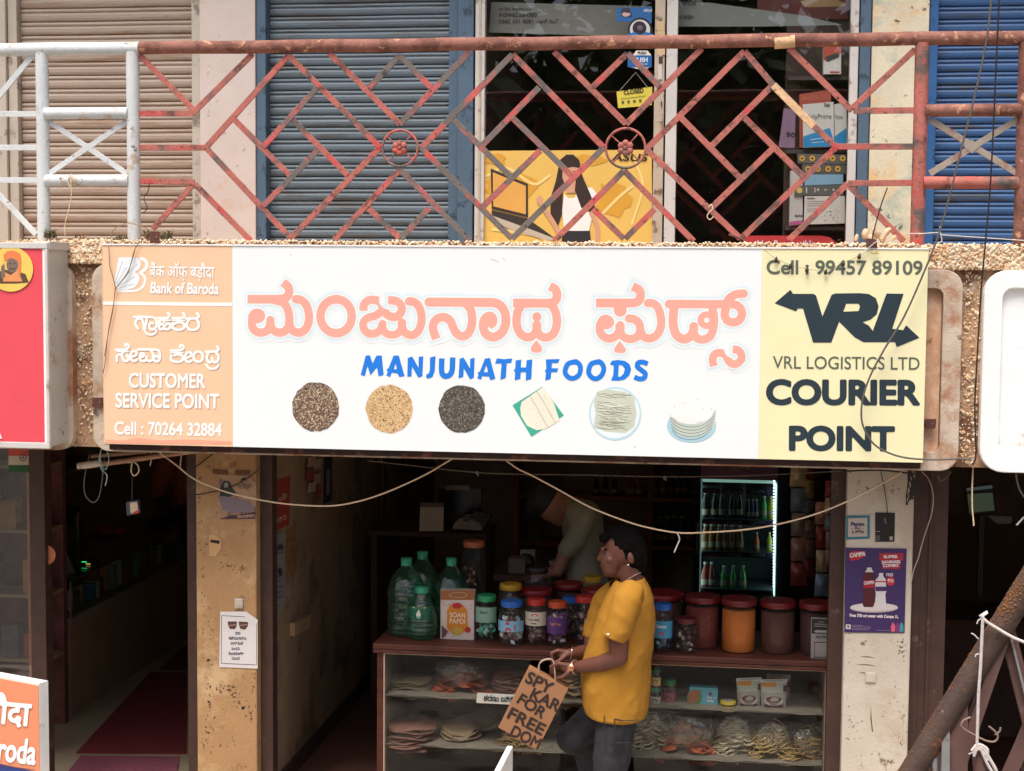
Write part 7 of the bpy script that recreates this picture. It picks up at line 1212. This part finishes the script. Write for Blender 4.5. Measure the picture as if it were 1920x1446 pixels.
o = ppan("payment_sticker", ((1586, 1012), (1631, 1010), (1631, 967), (1587, 967)), mat("teal_sticker", (40, 120, 136), .4), "square teal bordered payment sticker on the off white pillar", "sticker"); panel("sticker_face", PF, ((1590, 1007), (1626, 1006), (1626, 971), (1590, 972)), flat("sticker_cream", (190, 176, 164)), o, .003, .0008)
ink_mesh("lettering", text_polys("Paytm", (1596, 986), (1620, 986), 6.5, .05), PF, flat("ink_navy", (40, 50, 90)), o, .004); ink_mesh("lettering", text_polys("- for -", (1597, 992), (1619, 992), 3.6, .04)+text_polys("UPI»", (1597, 1000.5), (1620, 1000), 6, .02, .3), PF, flat("sticker_ink", (50, 44, 46)), o, .004)
o = ppan("black_sticker", ((1641, 1016), (1677, 1016), (1678, 962), (1641, 961)), mat("black_sticker_film", (34, 32, 32), .3), "black sticker with faint print on the off white pillar, beside the teal bordered one", "sticker"); pi("print", [('p', rp(1668, 1006, 1674, 1013)), ('s', [(1642, 996.5), (1650, 996.8)], .9, 0)], (170, 160, 150)); pi("print", [('p', [(1657, 974), (1661, 970), (1662, 979), (1664, 983), (1659, 981)])], (96, 92, 92)); pi("print", [('p', rp(1642, 1004, 1650, 1014))], (84, 78, 74))
o = ppan("sunglasses_notice", ((411, 1251), (483, 1254), (483, 1163), (462, 1147), (413, 1147)), mat("white_notice_paper", (214, 210, 208), .8, var=.03), "white paper notice with a drawing of sunglasses on the yellow pillar", "notice")
Pn = cropper(390, 870, 3.615); pi("notice_border", [('-' if False else 's', Pn((92, 1028), (90, 1352), (328, 1362), (330, 1070)), .9, 0)] if False else [('s', Pn(a, b_), .9, 0) for a, b_ in (((92, 1028), (90, 1352)), ((90, 1352), (328, 1362)), ((328, 1362), (330, 1070)), ((92, 1028), (250, 1036)))], (60, 56, 60), .003, .35)
pi("glasses_picture", [('p', Pn((133, 1068), (196, 1068), (194, 1100), (182, 1120), (148, 1118), (136, 1095))), ('p', Pn((208, 1068), (272, 1072), (270, 1100), (252, 1124), (220, 1118), (210, 1095)))], (92, 58, 52)); pi("glasses_picture", [('s', Pn((140, 1096), (190, 1090)), 1.6, 0), ('s', Pn((214, 1094), (264, 1090)), 1.6, 0)], (170, 140, 130), .0036)
ink_mesh("lettering", text_polys("ನಿಮ್ಮ", Pn((184, 1157))[0], Pn((220, 1158))[0], 6, .02)+text_polys("ಚಷ್ಮಾಗಳನ್ನು", Pn((140, 1190))[0], Pn((260, 1193))[0], 6, .02)+text_polys("ಇಲ್ಲಿ ಕೊಡಿ", Pn((152, 1224))[0], Pn((238, 1226))[0], 6, .02)+text_polys("ಬಂದು", Pn((160, 1260))[0], Pn((216, 1261))[0], 6, .02)+text_polys("ಕೊಂಡುಕೊಳ್ಳಿ", Pn((140, 1294))[0], Pn((240, 1296))[0], 6, .02)+text_polys("ವಂದನೆ", Pn((160, 1326))[0], Pn((214, 1328))[0], 5.5, .02), PF, flat("notice_ink2", (60, 66, 90)), o, .003)
MB().prism(quad(PF, ((462, 1149), (484, 1163), (480, 1172), (468, 1166)), .004), (0, .0012, 0)).build("curled_corner", mat("white_notice_paper", (214, 210, 208)), o, fix=True)
o = ppan("torn_poster", ((408, 974), (480, 974), (480, 905), (470, 893), (410, 890)), mat("torn_poster_paper", (176, 140, 110), .85, var=.2, scale=14, dirt=((120, 96, 92), .5, 9)), "faded torn poster with a veiled head, high on the yellow pillar", "poster"); pi("print", [('p', [(412, 930), (414, 910), (420, 901), (430, 903), (436, 915), (444, 926), (430, 932)])], (44, 52, 48)); pi("print", [('o', 424, 911, 4, 6)], (150, 150, 136), .0036); pi("print", [('o', 457, 902, 6, 6)], (40, 26, 28)); ink_mesh("lettering", text_polys("ತ", (453, 906), (461, 906), 7, .03), PF, flat("poster_pale2", (190, 150, 130)), o, .004); pi("print", [('p', rp(446, 909, 472, 912)), ('p', rp(446, 914, 466, 916))], (120, 86, 50)); pi("print", [('p', [(408, 928), (470, 940), (478, 958), (440, 962), (418, 956)])], (130, 116, 122)); pi("print", [('p', [(440, 966), (479, 960), (479, 973), (410, 973)])], (70, 50, 52), .0036)
ink_mesh("lettering", text_polys("ಚಲನಚಿತ್ರ", (445, 971), (477, 970), 6, .03), PF, flat("poster_pale2", (190, 150, 130)), o, .0045)
o = ppan("torn_strip", ((398, 888), (428, 890), (428, 882), (399, 880)), mat("brown_strip", (110, 76, 54), .9, var=.3, scale=30), "torn brown paper strip above the faded poster", "paper"); o = ppan("torn_strip", ((440, 890), (469, 890), (468, 882), (441, 882)), mat("brown_strip", (110, 76, 54)), "second torn brown paper strip above the faded poster, beside a cable", "paper")
o = ppan("paper_scrap", ((392, 1042), (404, 1044), (414, 1030), (415, 1014), (404, 1003), (392, 1002)), mat("scrap_paper", (200, 160, 110), .9), "peeling paper scrap with a small black strip on the yellow pillar", "paper"); panel("black_strip", PF, ((394, 1017), (411, 1020), (412, 1014), (395, 1012)), m_black, o, .003, .001)
# ---------------------------------------------------------------- cables
wire("festoon_cable", [(296, 846), (330, 872), (362, 897), (400, 914), (440, 927), (520, 943), (605, 949), (660, 943), (720, 925), (790, 894), (835, 868), (864, 850)], .30, .0042, m_cw, "cream cable sagging across the yellow pillar and the passage", "cable")
kc_ = wire("festoon_cable", [(936, 852), (966, 876), (1000, 893), (1050, 920), (1100, 948), (1150, 969), (1205, 987), (1270, 999), (1330, 998), (1390, 994), (1450, 985), (1520, 967), (1580, 944), (1640, 914), (1690, 886)], .26, .0042, m_cw, "cream cable sagging in a deep curve across the food shop front", "cable")
wire("cable_tie", [(1268, 998), (1272, 1004), (1274, 1012), (1270, 1022), (1264, 1036)], .255, .0036, m_ww, "short white cord knotted on the deep sagging cream cable", "cord")
wire("clothes_line", [(690, 864), (780, 874), (880, 885), (960, 889), (1100, 891), (1250, 894), (1400, 892), (1530, 886), (1640, 880)], .42, .0018, mat("grey_line", (130, 118, 106), .6), "thin grey line strung straight across the food shop front", "line")
for px, y, lb in ((894, 886, "small dark clip on the thin grey line, beside the passage end"), (1246, 895, "small dark clip on the thin grey line, beside the fridge")): 
    q = YP(.418).at(px, y); tag(MB().ball(q, .008, 1, .6, 1.3, 8, 6).ball(q+np.array([.006, 0, -.012]), .005, 1, .6, 1.4, 8, 6).build("line_clip", m_gw, base="auto"), lb, "clip")
wire("pillar_cable", [(352, 930), (390, 924), (430, 914), (462, 898), (490, 876), (505, 860)], .385, .0032, m_bk, "black cable crossing the yellow pillar in front of the faded poster", "cable"); wire("pillar_cable", [(366, 876), (380, 866), (398, 852), (412, 846)], .385, .0036, m_bk, "short black cable at the top of the yellow pillar", "cable")
wire("street_cable", [(1864, -60), (1852, 60), (1830, 170), (1800, 290), (1772, 400), (1752, 462), (1720, 540), (1692, 600), (1660, 652), (1634, 700), (1619, 742), (1615, 780), (1622, 808), (1640, 834), (1668, 850), (1702, 859), (1750, 862), (1800, 860), (1822, 862)], [-.05]*19, .0046, mat("dark_grey_cable", (92, 86, 78), .5), "dark grey cable looping over the pale yellow panel of the long signboard", "cable")
wire("street_cable", [(1876, -60), (1868, 120), (1858, 330), (1848, 452), (1840, 540), (1834, 640), (1828, 760), (1830, 850), (1824, 872)], [.02]*9, .0040, m_bk, "black cable running down between the rusty post and the white painted panel", "cable")
wire("white_string", [(1702, 438), (1732, 438), (1760, 436), (1764, 440), (1800, 443), (1860, 447), (1930, 452)], .14, .0024, m_ww, "white string tied along the foot of the balcony railing", "string"); wire("white_string", [(1762, 424), (1764, 440), (1766, 452), (1758, 456)], .135, .0026, m_ww, "frayed knot end of the white string at the railing foot", "string")
wire("hanging_wire", [(1825, 868), (1823, 910), (1823, 950), (1826, 986)], .2, .0036, m_cw, "stiff cream wire hanging straight down beside the white painted panel"); wire("hanging_wire", [(1905, 888), (1908, 906), (1914, 922), (1924, 936)], .25, .005, m_gw, "thick grey cable curving off under the white painted panel"); wire("hanging_wire", [(1930, 962), (1918, 972), (1906, 985)], .25, .0042, m_ww, "white cable end with bare tip at the picture edge")
wire("hanging_wire", [(1728, 884), (1742, 900), (1750, 930), (1747, 962), (1740, 985), (1730, 1016), (1722, 1046), (1713, 1070), (1708, 1096)], .38, .0030, mat("pale_grey_wire", (170, 156, 142), .5), "pale grey wire trailing down the edge of the off white pillar"); wire("hanging_wire", [(1758, 893), (1764, 902), (1774, 896), (1784, 884)], .3, .0028, m_gw, "short grey wire hooked under the balcony corner")
wire("pillar_cable", [(1650, 878), (1656, 905), (1662, 940), (1664, 962)], .39, .0022, m_bk, "thin black wire running down to the black sticker", "cable"); wire("pillar_cable", [(1580, 884), (1650, 882), (1715, 889)], .37, .0042, m_bk, "black cable running along the head of the off white pillar", "cable")
cb = MB(); PB = YP(.33)
for i in range(9): cb.tube(smooth_path([PB.at(1700+random.uniform(-3, 8), 872), PB.at(1702+random.uniform(-2, 16), 905), PB.at(1700+random.uniform(-2, 22), 935+random.uniform(-8, 14)), PB.at(1712+random.uniform(-10, 12), 880)], 6), .0032, 6)
tag(cb.build("cable_bundle", m_bk, base="auto"), "tangled bundle of black cables at the head of the off white pillar", "cable")
tw = MB(); PT = YP(-.012)
for px in (((262, 452), (252, 470), (246, 492), (240, 512), (226, 530), (216, 542)), ((204, 462), (206, 498), (212, 520), (216, 541), (213, 570), (208, 596), (202, 630), (197, 680), (193, 700)), ((255, 462), (244, 500), (232, 522), (216, 543)), ((216, 542), (212, 580), (203, 625), (196, 668))): tw.tube(smooth_path([PT.at(*p) for p in px], 6), .0019, 5)
tag(tw.build("dry_vine", mat("dry_vine", (112, 88, 68), .9), base="auto"), "dry twine of vine stems hanging over the peach panel's logo", "vine")
fl_ = thing("fairy_light_string", "sagging thin string of dead fairy light bulbs over the telephone number on the yellow panel", "lights", SP.at(1540, 510)); PT2 = YP(-.014)
MB().tube(smooth_path([PT2.at(*p) for p in ((1434, 470), (1455, 485), (1482, 497), (1513, 504), (1548, 508), (1581, 493), (1611, 480), (1636, 466))], 6), .0010, 5).build("string", m_gw, fl_)
for x, y in ((1455, 488), (1482, 500), (1513, 507), (1548, 511), (1581, 495), (1611, 482)): q = PT2.at(x, y); MB().ball(q, .009, 1, .8, 1.3, 8, 6).tube([q, q+np.array([.003, 0, .016])], .004, 6).build("bulb", mat("burnt_bulb", (58, 46, 34), .5), fl_)
tag(MB().tube([PT2.at(1633, 474), PT2.at(1641, 476), PT2.at(1648, 474)], .003, 6).tube([PT2.at(1640, 475), PT2.at(1645, 471)], .0025, 6).build("clothes_peg" if False else "wire_clip", mat("brass_clip", (170, 140, 50), .4, metal=.5), base="auto"), "small brassy wire clip at the top of the yellow panel", "clip")
# ---------------------------------------------------------------- brackets, stones, weeds
m_brk = mat("rust_brown_bracket", (92, 54, 46), .7, dirt=((130, 80, 60), .4, 9))
for pts, Y, lb in ((((281, 456), (297, 456), (297, 434), (281, 434)), -.006, "rust brown bracket clamping the top of the peach panel"), (((1624, 464), (1645, 465), (1644, 449), (1626, 447)), -.006, "rust brown bracket clamping the top of the yellow panel"), (((173, 764), (192, 764), (192, 746), (173, 746)), .08, "rust brown bracket at the side of the peach panel"), (((1734, 804), (1754, 804), (1756, 786), (1734, 787)), .09, "rust brown bracket at the side of the yellow panel")):
    P = YP(Y); o = tag(MB().prism(quad(P, pts), (0, .02 if Y < 0 else .03, 0)).build("steel_bracket", m_brk, fix=True, base="auto", bevel=.001), lb, "bracket"); x = sum(p[0] for p in pts)/4; y = sum(p[1] for p in pts)/4; MB().ball(P.at(x+4, y, .001), .004).build("bolt", m_steel, o)
wire("bracket_wire", [(1664, 352), (1652, 385), (1642, 420), (1636, 446), (1642, 458)], .15, .0030, m_bk, "dark wire tying the yellow panel's bracket to the railing", "wire"); wire("bracket_wire", [(1645, 452), (1632, 462), (1622, 470), (1600, 480)], -.012, .0018, m_ww, "pale thread trailing from the yellow panel's bracket", "wire")
wire("bracket_wire", [(388, 0), (388, 0)], 1.2, .003, m_ww, "x") if False else None
wire("rail_wire", [(280, 342), (278, 358), (270, 372), (276, 390), (268, 400)], .15, .0022, m_bk, "rusty wire curl hanging from the red lattice beside the white post", "wire"); wire("rail_wire", [(134, 325), (128, 336), (130, 350), (134, 340), (132, 330), (134, 362), (130, 388), (122, 420), (122, 442)], .155, .0024, m_cw, "pale cord wound round the lower white cross rail", "cord"); wire("rail_wire", [(1328, 388), (1334, 384), (1336, 392), (1330, 398), (1326, 406), (1331, 412), (1338, 406)], .16, .0026, m_cw, "twist of pale wire knotted on the red lattice", "wire")
wire("rail_wire", [(208, 446), (212, 432), (224, 424), (240, 418), (262, 424), (280, 432), (270, 446)], .13, .0022, mat("dry_stem", (150, 126, 96), .9), "loop of dry stem at the foot of a white post", "stem")
wire("chain_remnant", [(1366, 440), (1376, 443), (1384, 446), (1396, 452)], .14, .005, m_brk, "short rusty chain remnant at the foot of the red lattice", "chain")
lump = MB(); m_lump = mat("cream_mortar_lump", (222, 192, 156), .95, var=.15, scale=14, bump=.7, bscale=40, dirt=((160, 110, 80), .35, 9))
for px, py, r in ((1606, 446, .026), (1622, 440, .034), (1642, 437, .036), (1662, 436, .034), (1676, 446, .024), (1634, 448, .03), (1655, 449, .03)): stone(lump, YP(.17).at(px, py), r)
lo = lump.build("mortar_lump", m_lump, base="auto"); tag(lo, "lump of old cream mortar on the ledge below the cream wall strip", "rubble")
rm = lo.modifiers.new("r", 'REMESH'); rm.mode = 'VOXEL'; rm.voxel_size = .006; sm_ = lo.modifiers.new("s", 'SMOOTH'); sm_.iterations = 3
m_weed = mat("dusty_weed", (104, 104, 70), .8, var=.3); m_weedd = mat("dry_weed", (140, 116, 84), .9, var=.3)
def weed(px, py, n, hgt, Y, m, lab):
    P = YP(Y); c = P.at(px, py); mb = MB()
    for i in range(n):
        a = random.uniform(0, 6.28); l = hgt*random.uniform(.5, 1.1); le = random.uniform(.3, 1.1); q = [c+np.array([random.uniform(-.03, .03), random.uniform(-.02, .02), 0])]
        for k in range(1, 5): t_ = k/4; q.append(q[0]+np.array([math.cos(a)*le*l*t_*t_, math.sin(a)*le*l*t_*t_*.6, l*(t_-.35*t_*t_)]))
        for k in range(4):
            wv = .005*(1-k/4.2); sd = np.array([-math.sin(a), math.cos(a), 0])*wv; s2 = sd*(1-1/4) if k < 3 else sd*0
            mb.add([q[k]-sd, q[k]+sd, q[k+1]+s2, q[k+1]-s2], [(0, 1, 2, 3)])
    tag(mb.build("weed_tuft", m, base="auto"), lab, "weed")
weed(94, 446, 44, .075, .16, m_weed, "dusty weed tuft at the foot of a white post above the red sign"); weed(150, 448, 16, .04, .16, m_weedd, "small dry weed between the white posts"); weed(285, 448, 40, .08, .15, m_weedd, "dry weed tangle behind the peach panel's bracket"); weed(312, 448, 36, .07, .15, m_weed, "green grey weed tuft beside the peach bracket"); weed(228, 448, 22, .035, .15, m_weed, "low green weed between bracket and white post")
# ---------------------------------------------------------------- stair railing in the foreground on the right
m_stair = mat("rusty_brown_stair_pipe", (78, 60, 50), .65, var=.2, scale=9, bump=.3, bscale=70, dirt=[((72, 56, 50), .45, 4.0), ((150, 92, 46), .24, 9.0), ((60, 44, 40), .25, 20)]); m_stairb = mat("dull_plum_stair_bar", (104, 76, 70), .7, var=.15, scale=8, dirt=((130, 110, 104), .3, 6)); m_bare = mat("bare_steel_edge", (150, 150, 150), .5, metal=.3, dirt=((104, 76, 70), .5, 9))
sr = thing("stair_railing", "rusty brown railing of an outside stair rising across the lower corner", "railing", (4.1, -3, 0)); TP = YP(-3.0)
MB().tube([TP.at(1640, 1562), TP.at(1720, 1431), TP.at(1800, 1301), TP.at(1889, 1157), TP.at(1955, 1050), TP.at(2060, 880)], .0345, 16).build("hand_rail", m_stair, sr)
def sb(p, q, wd, dp, m, nm="bar", dy=.0): return MB().bar(TP.at(*p, -dy), TP.at(*q, -dy), wd, dp).build(nm, m, sr)
fl2 = MB(); a_, b_ = TP.at(1700, 1463), TP.at(1955, 1050); dd = (b_-a_)/np.linalg.norm(b_-a_); up_ = np.cross(dd, [0, 1, 0]); up_ = up_ if up_[2] > 0 else -up_
for i in range(300):
    t_ = random.random()**.9; an = random.gauss(.35, .30); c_ = a_+(b_-a_)*t_+up_*.0345*math.cos(an)+np.array([0, -1, 0])*.0345*math.sin(an); stone(fl2, c_, random.uniform(.0012, .0032))
for i in range(160):
    t_ = random.gauss(.80, .05); an = random.gauss(.8, .3); c_ = a_+(b_-a_)*t_+up_*.0345*math.cos(an)+np.array([0, -1, 0])*.0345*math.sin(an); stone(fl2, c_, random.uniform(.002, .005))
tag(fl2.build("rust_flakes", mat("orange_rust", (128, 82, 44), .95, var=.3, scale=30), sr), kind='stuff')
def sbase(px): return TP.at(px, 1446)[2]
sb((1790, 1318), (1787, 2050), .068, .03, m_stairb, "post"); sb((1772, 1330), (1770, 2050), .022, .03, m_bare, "post_edge", -.012); sb((1881, 1190), (1776, 1500), .030, .05, m_stairb, "diagonal_bar", .012); sb((1888, 1180), (1955, 1450), .040, .03, m_stairb, "diagonal_bar", .02); sb((1915, 1400), (1960, 1290), .034, .03, m_stairb, "diagonal_bar", .028); sb((1915, 1400), (1870, 1500), .034, .03, m_stairb, "diagonal_bar", .028); sb((1893, 1190), (1958, 1448), .006, .034, m_bare, "bar_edge", -.004)
MB().tube([TP.at(1836, 1402, .02), TP.at(1842, 1470, .02), TP.at(1852, 2050, .02)], .022, 12).build("post", m_stairb, sr); MB().tube([TP.at(1752, 1420, .01), TP.at(1758, 2050, .01)], .010, 8).build("rod", m_bare, sr)
q0 = TP.at(1890, 1157); MB().obox((q0[0]+.06, -2.985, 0.0), (.05, 0, 0), (0, .04, 0), (0, 0, float(q0[2])+.08)).build("post", m_stairb, sr)
stair = thing("outside_stair", "concrete outside stair below its rusty railing", "stair", (4.4, -2.6, 0))
for i in range(5): MB().box((3.75+.26*i, -2.95, -.14), (5.3, -1.9, .17*(i+1)-.14)).build("step", m_conc, stair)
rp_ = MB(); PR = YP(-3.05)
rp_.tube(smooth_path([PR.at(1843, 1156), PR.at(1841, 1200), PR.at(1838, 1260), PR.at(1835, 1300), PR.at(1833, 1360), PR.at(1832, 1396)], 5), .0046, 7); rp_.tube(smooth_path([PR.at(1838, 1153), PR.at(1850, 1166), PR.at(1872, 1180), PR.at(1900, 1196), PR.at(1930, 1208)], 5), .0046, 7)
for k in range(3): rp_.tube(smooth_path([PR.at(1822+2*k, 1408+5*k), PR.at(1834, 1396+4*k), PR.at(1850, 1404+7*k), PR.at(1852, 1414+6*k)], 5), .0045, 7)
rp_.tube(smooth_path([PR.at(1842, 1400), PR.at(1856, 1424), PR.at(1868, 1446), PR.at(1874, 1475)], 5), .005, 7); rp_.tube(smooth_path([PR.at(1838, 1402), PR.at(1850, 1430), PR.at(1862, 1452), PR.at(1866, 1475)], 5), .0045, 7)
for px in (((1840, 1160), (1834, 1164), (1832, 1170)), ((1834, 1198), (1826, 1190), (1821, 1188)), ((1836, 1226), (1830, 1228), (1829, 1232)), ((1824, 1410), (1818, 1414), (1816, 1413)), ((1834, 1402), (1828, 1398), (1826, 1400))): rp_.tube(smooth_path([PR.at(*p) for p in px], 4), .0020, 5)
rp_.obox(PR.at(1839, 1159), PR.at(1849, 1153)-PR.at(1839, 1159), (0, .02, .004), PR.at(1846, 1150)-PR.at(1842, 1153))
tag(rp_.build("white_rope", mat("white_rope", (206, 198, 192), .85, var=.1, scale=60, bump=.3), base="auto"), "white rope knotted round the rusty stair railing", "rope")
w_s = MB().tube(smooth_path([PR.at(1820, 1345), PR.at(1806, 1352), PR.at(1804, 1364), PR.at(1830, 1380), PR.at(1852, 1390), PR.at(1866, 1390), PR.at(1871, 1380), PR.at(1864, 1370), PR.at(1854, 1362)], 6), .003, 6).tube(smooth_path([PR.at(1866, 1378), PR.at(1874, 1372), PR.at(1876, 1364)], 5), .003, 6).build("bent_wire", mat("brown_wire", (140, 116, 104), .5), base="auto"); tag(w_s, "bent brown wire loop twisted through the stair railing", "wire")
# ---------------------------------------------------------------- boards standing on the pavement
nb = np.array([-.36, -.93, 0]); nb /= np.linalg.norm(nb); BP2 = Plane((float(aty(75, 1300, -.9)[0]), -.9, 1), nb); ub = np.array([.93, -.36, 0])/np.linalg.norm([.93, .36]); c0 = BP2.at(72, 1282); wdt, ht = .80, float(c0[2])
bd = thing("pavement_board", "orange bank board with white Hindi and English lettering standing on the pavement", "sign", c0-np.array([0, 0, c0[2]])-ub*wdt/2); m_org = mat("orange_flex_print", (226, 142, 104), .5, var=.02)
MB().obox(c0-np.array([0, 0, ht-.01])-ub*wdt-nb*.004, ub*wdt, -nb*.055, np.array([0, 0, ht-.01])).build("board_case", mat("white_board_case", (232, 232, 226), .6, dirt=((110, 100, 96), .14, 14)), bd)
MB().obox(c0-np.array([0, 0, ht-.02])-ub*(wdt-.01), ub*(wdt-.012), -nb*.004, np.array([0, 0, ht-.03])).build("orange_panel", m_org, bd)
z2 = float(BP2.at(40, 1441)[2]); MB().obox(c0-np.array([0, 0, c0[2]-.05])-ub*(wdt-.01)+nb*.002, ub*(wdt-.02), -nb*.002, np.array([0, 0, z2-.05])).build("blue_panel", flat("deep_blue_print", (40, 60, 130)), bd)
PBo = text_polys("Baroda", (-42, 1421), (65, 1433), 44, .03, 0, 24)+text_polys("बड़ौदा", (-62, 1350), (55, 1361), 56, .03, 0, 24)
ink_mesh("letter_shadow", [[(x-1.6, y+.6) for x, y in q] for q in PBo], BP2, m_shade, bd, .003); ink_mesh("lettering", PBo, BP2, m_wp, bd, .004)
ink("dark_rule", [('s', [(-30, 1431), (64, 1444)], 1.2, 0)], BP2, flat("rule_brown", (110, 60, 50)), bd, .004, 0, .4)
AP = YP(-.6); FE = AP.at(951, 1398); NE = ZP(FE[2]).at(921, 1456); dl = (NE-FE)*1.6; th_ = np.array([dl[1], -dl[0], 0]); th_ = -th_/np.linalg.norm(th_)*.026
ab = thing("pavement_board", "white framed pavement board seen almost edge on at the bottom of the picture", "sign", (float(FE[0]), float(FE[1]), 0)); m_wbd = mat("white_board_case", (232, 232, 226))
MB().obox(FE-np.array([0, 0, FE[2]-.02]), dl, th_, np.array([0, 0, FE[2]-.02])).build("board_case", m_wbd, ab, bevel=.003)
nf = -th_/np.linalg.norm(th_); FPn = Plane(FE, nf); MB().obox(FE+dl*.02+nf*.002-np.array([0, 0, .5]), dl*.96, -nf*.0015, np.array([0, 0, .47])).build("board_face", flat("pale_board_face", (206, 210, 210)), ab)
ink("lettering", [('s', [(952.5, 1412), (949, 1424), (953, 1430), (949.5, 1440)], 1.6, 0), ('s', [(946, 1434), (944, 1446)], 1.4, 0)], FPn, flat("board_ink", (50, 70, 90)), ab, .003, 0, .4)
# ---------------------------------------------------------------- dark shop on the right
rd_ = thing("shop_desk", "dark desk deep inside the shop beyond the off white pillar", "desk", (4.6, 2.6, .15)); MB().box((4.25, 2.4, .85), (5.6, 3.0, .88)).build("desk_top", m_back, rd_); MB().box((4.27, 2.42, .15), (5.58, 2.44, .849)).build("desk_front", m_room, rd_)
mn = thing("monitor", "flat screen with a dim greenish display in the dark shop beyond the off white pillar", "monitor", aty(1840, 970, 2.7)); PM = YP(2.7); MB().prism(quad(PM, ((1816, 966), (1868, 960), (1864, 906), (1810, 914))), (0, .04, 0)).build("screen_case", m_black, mn, fix=True); panel("screen", PM, ((1818, 962), (1865, 957), (1861, 924), (1814, 927)), mat("dim_screen", (70, 80, 66), emit=(120, 138, 112), estr=.10), mn, .002); panel("screen_bar", PM, ((1813, 921), (1861, 916), (1860, 910), (1812, 916)), mat("dim_screen_bar", (70, 80, 80), emit=(130, 150, 150), estr=.10), mn, .002)
MB().box((float(PM.at(1838, 960)[0]), 2.72, .881), (float(PM.at(1848, 960)[0]), 2.75, float(PM.at(1838, 966)[2]))).build("stand", m_black, mn)
MB().prism(quad(YP(2.5), ((1850, 967), (1898, 969), (1896, 982), (1870, 982))), (0, .01, 0)).build("paper_sheet", mat("grey_paper", (150, 156, 150), .7), fix=True, base="auto"); tag(bpy.data.objects["paper_sheet"], "pale sheet of paper propped in front of the dim screen", "paper")
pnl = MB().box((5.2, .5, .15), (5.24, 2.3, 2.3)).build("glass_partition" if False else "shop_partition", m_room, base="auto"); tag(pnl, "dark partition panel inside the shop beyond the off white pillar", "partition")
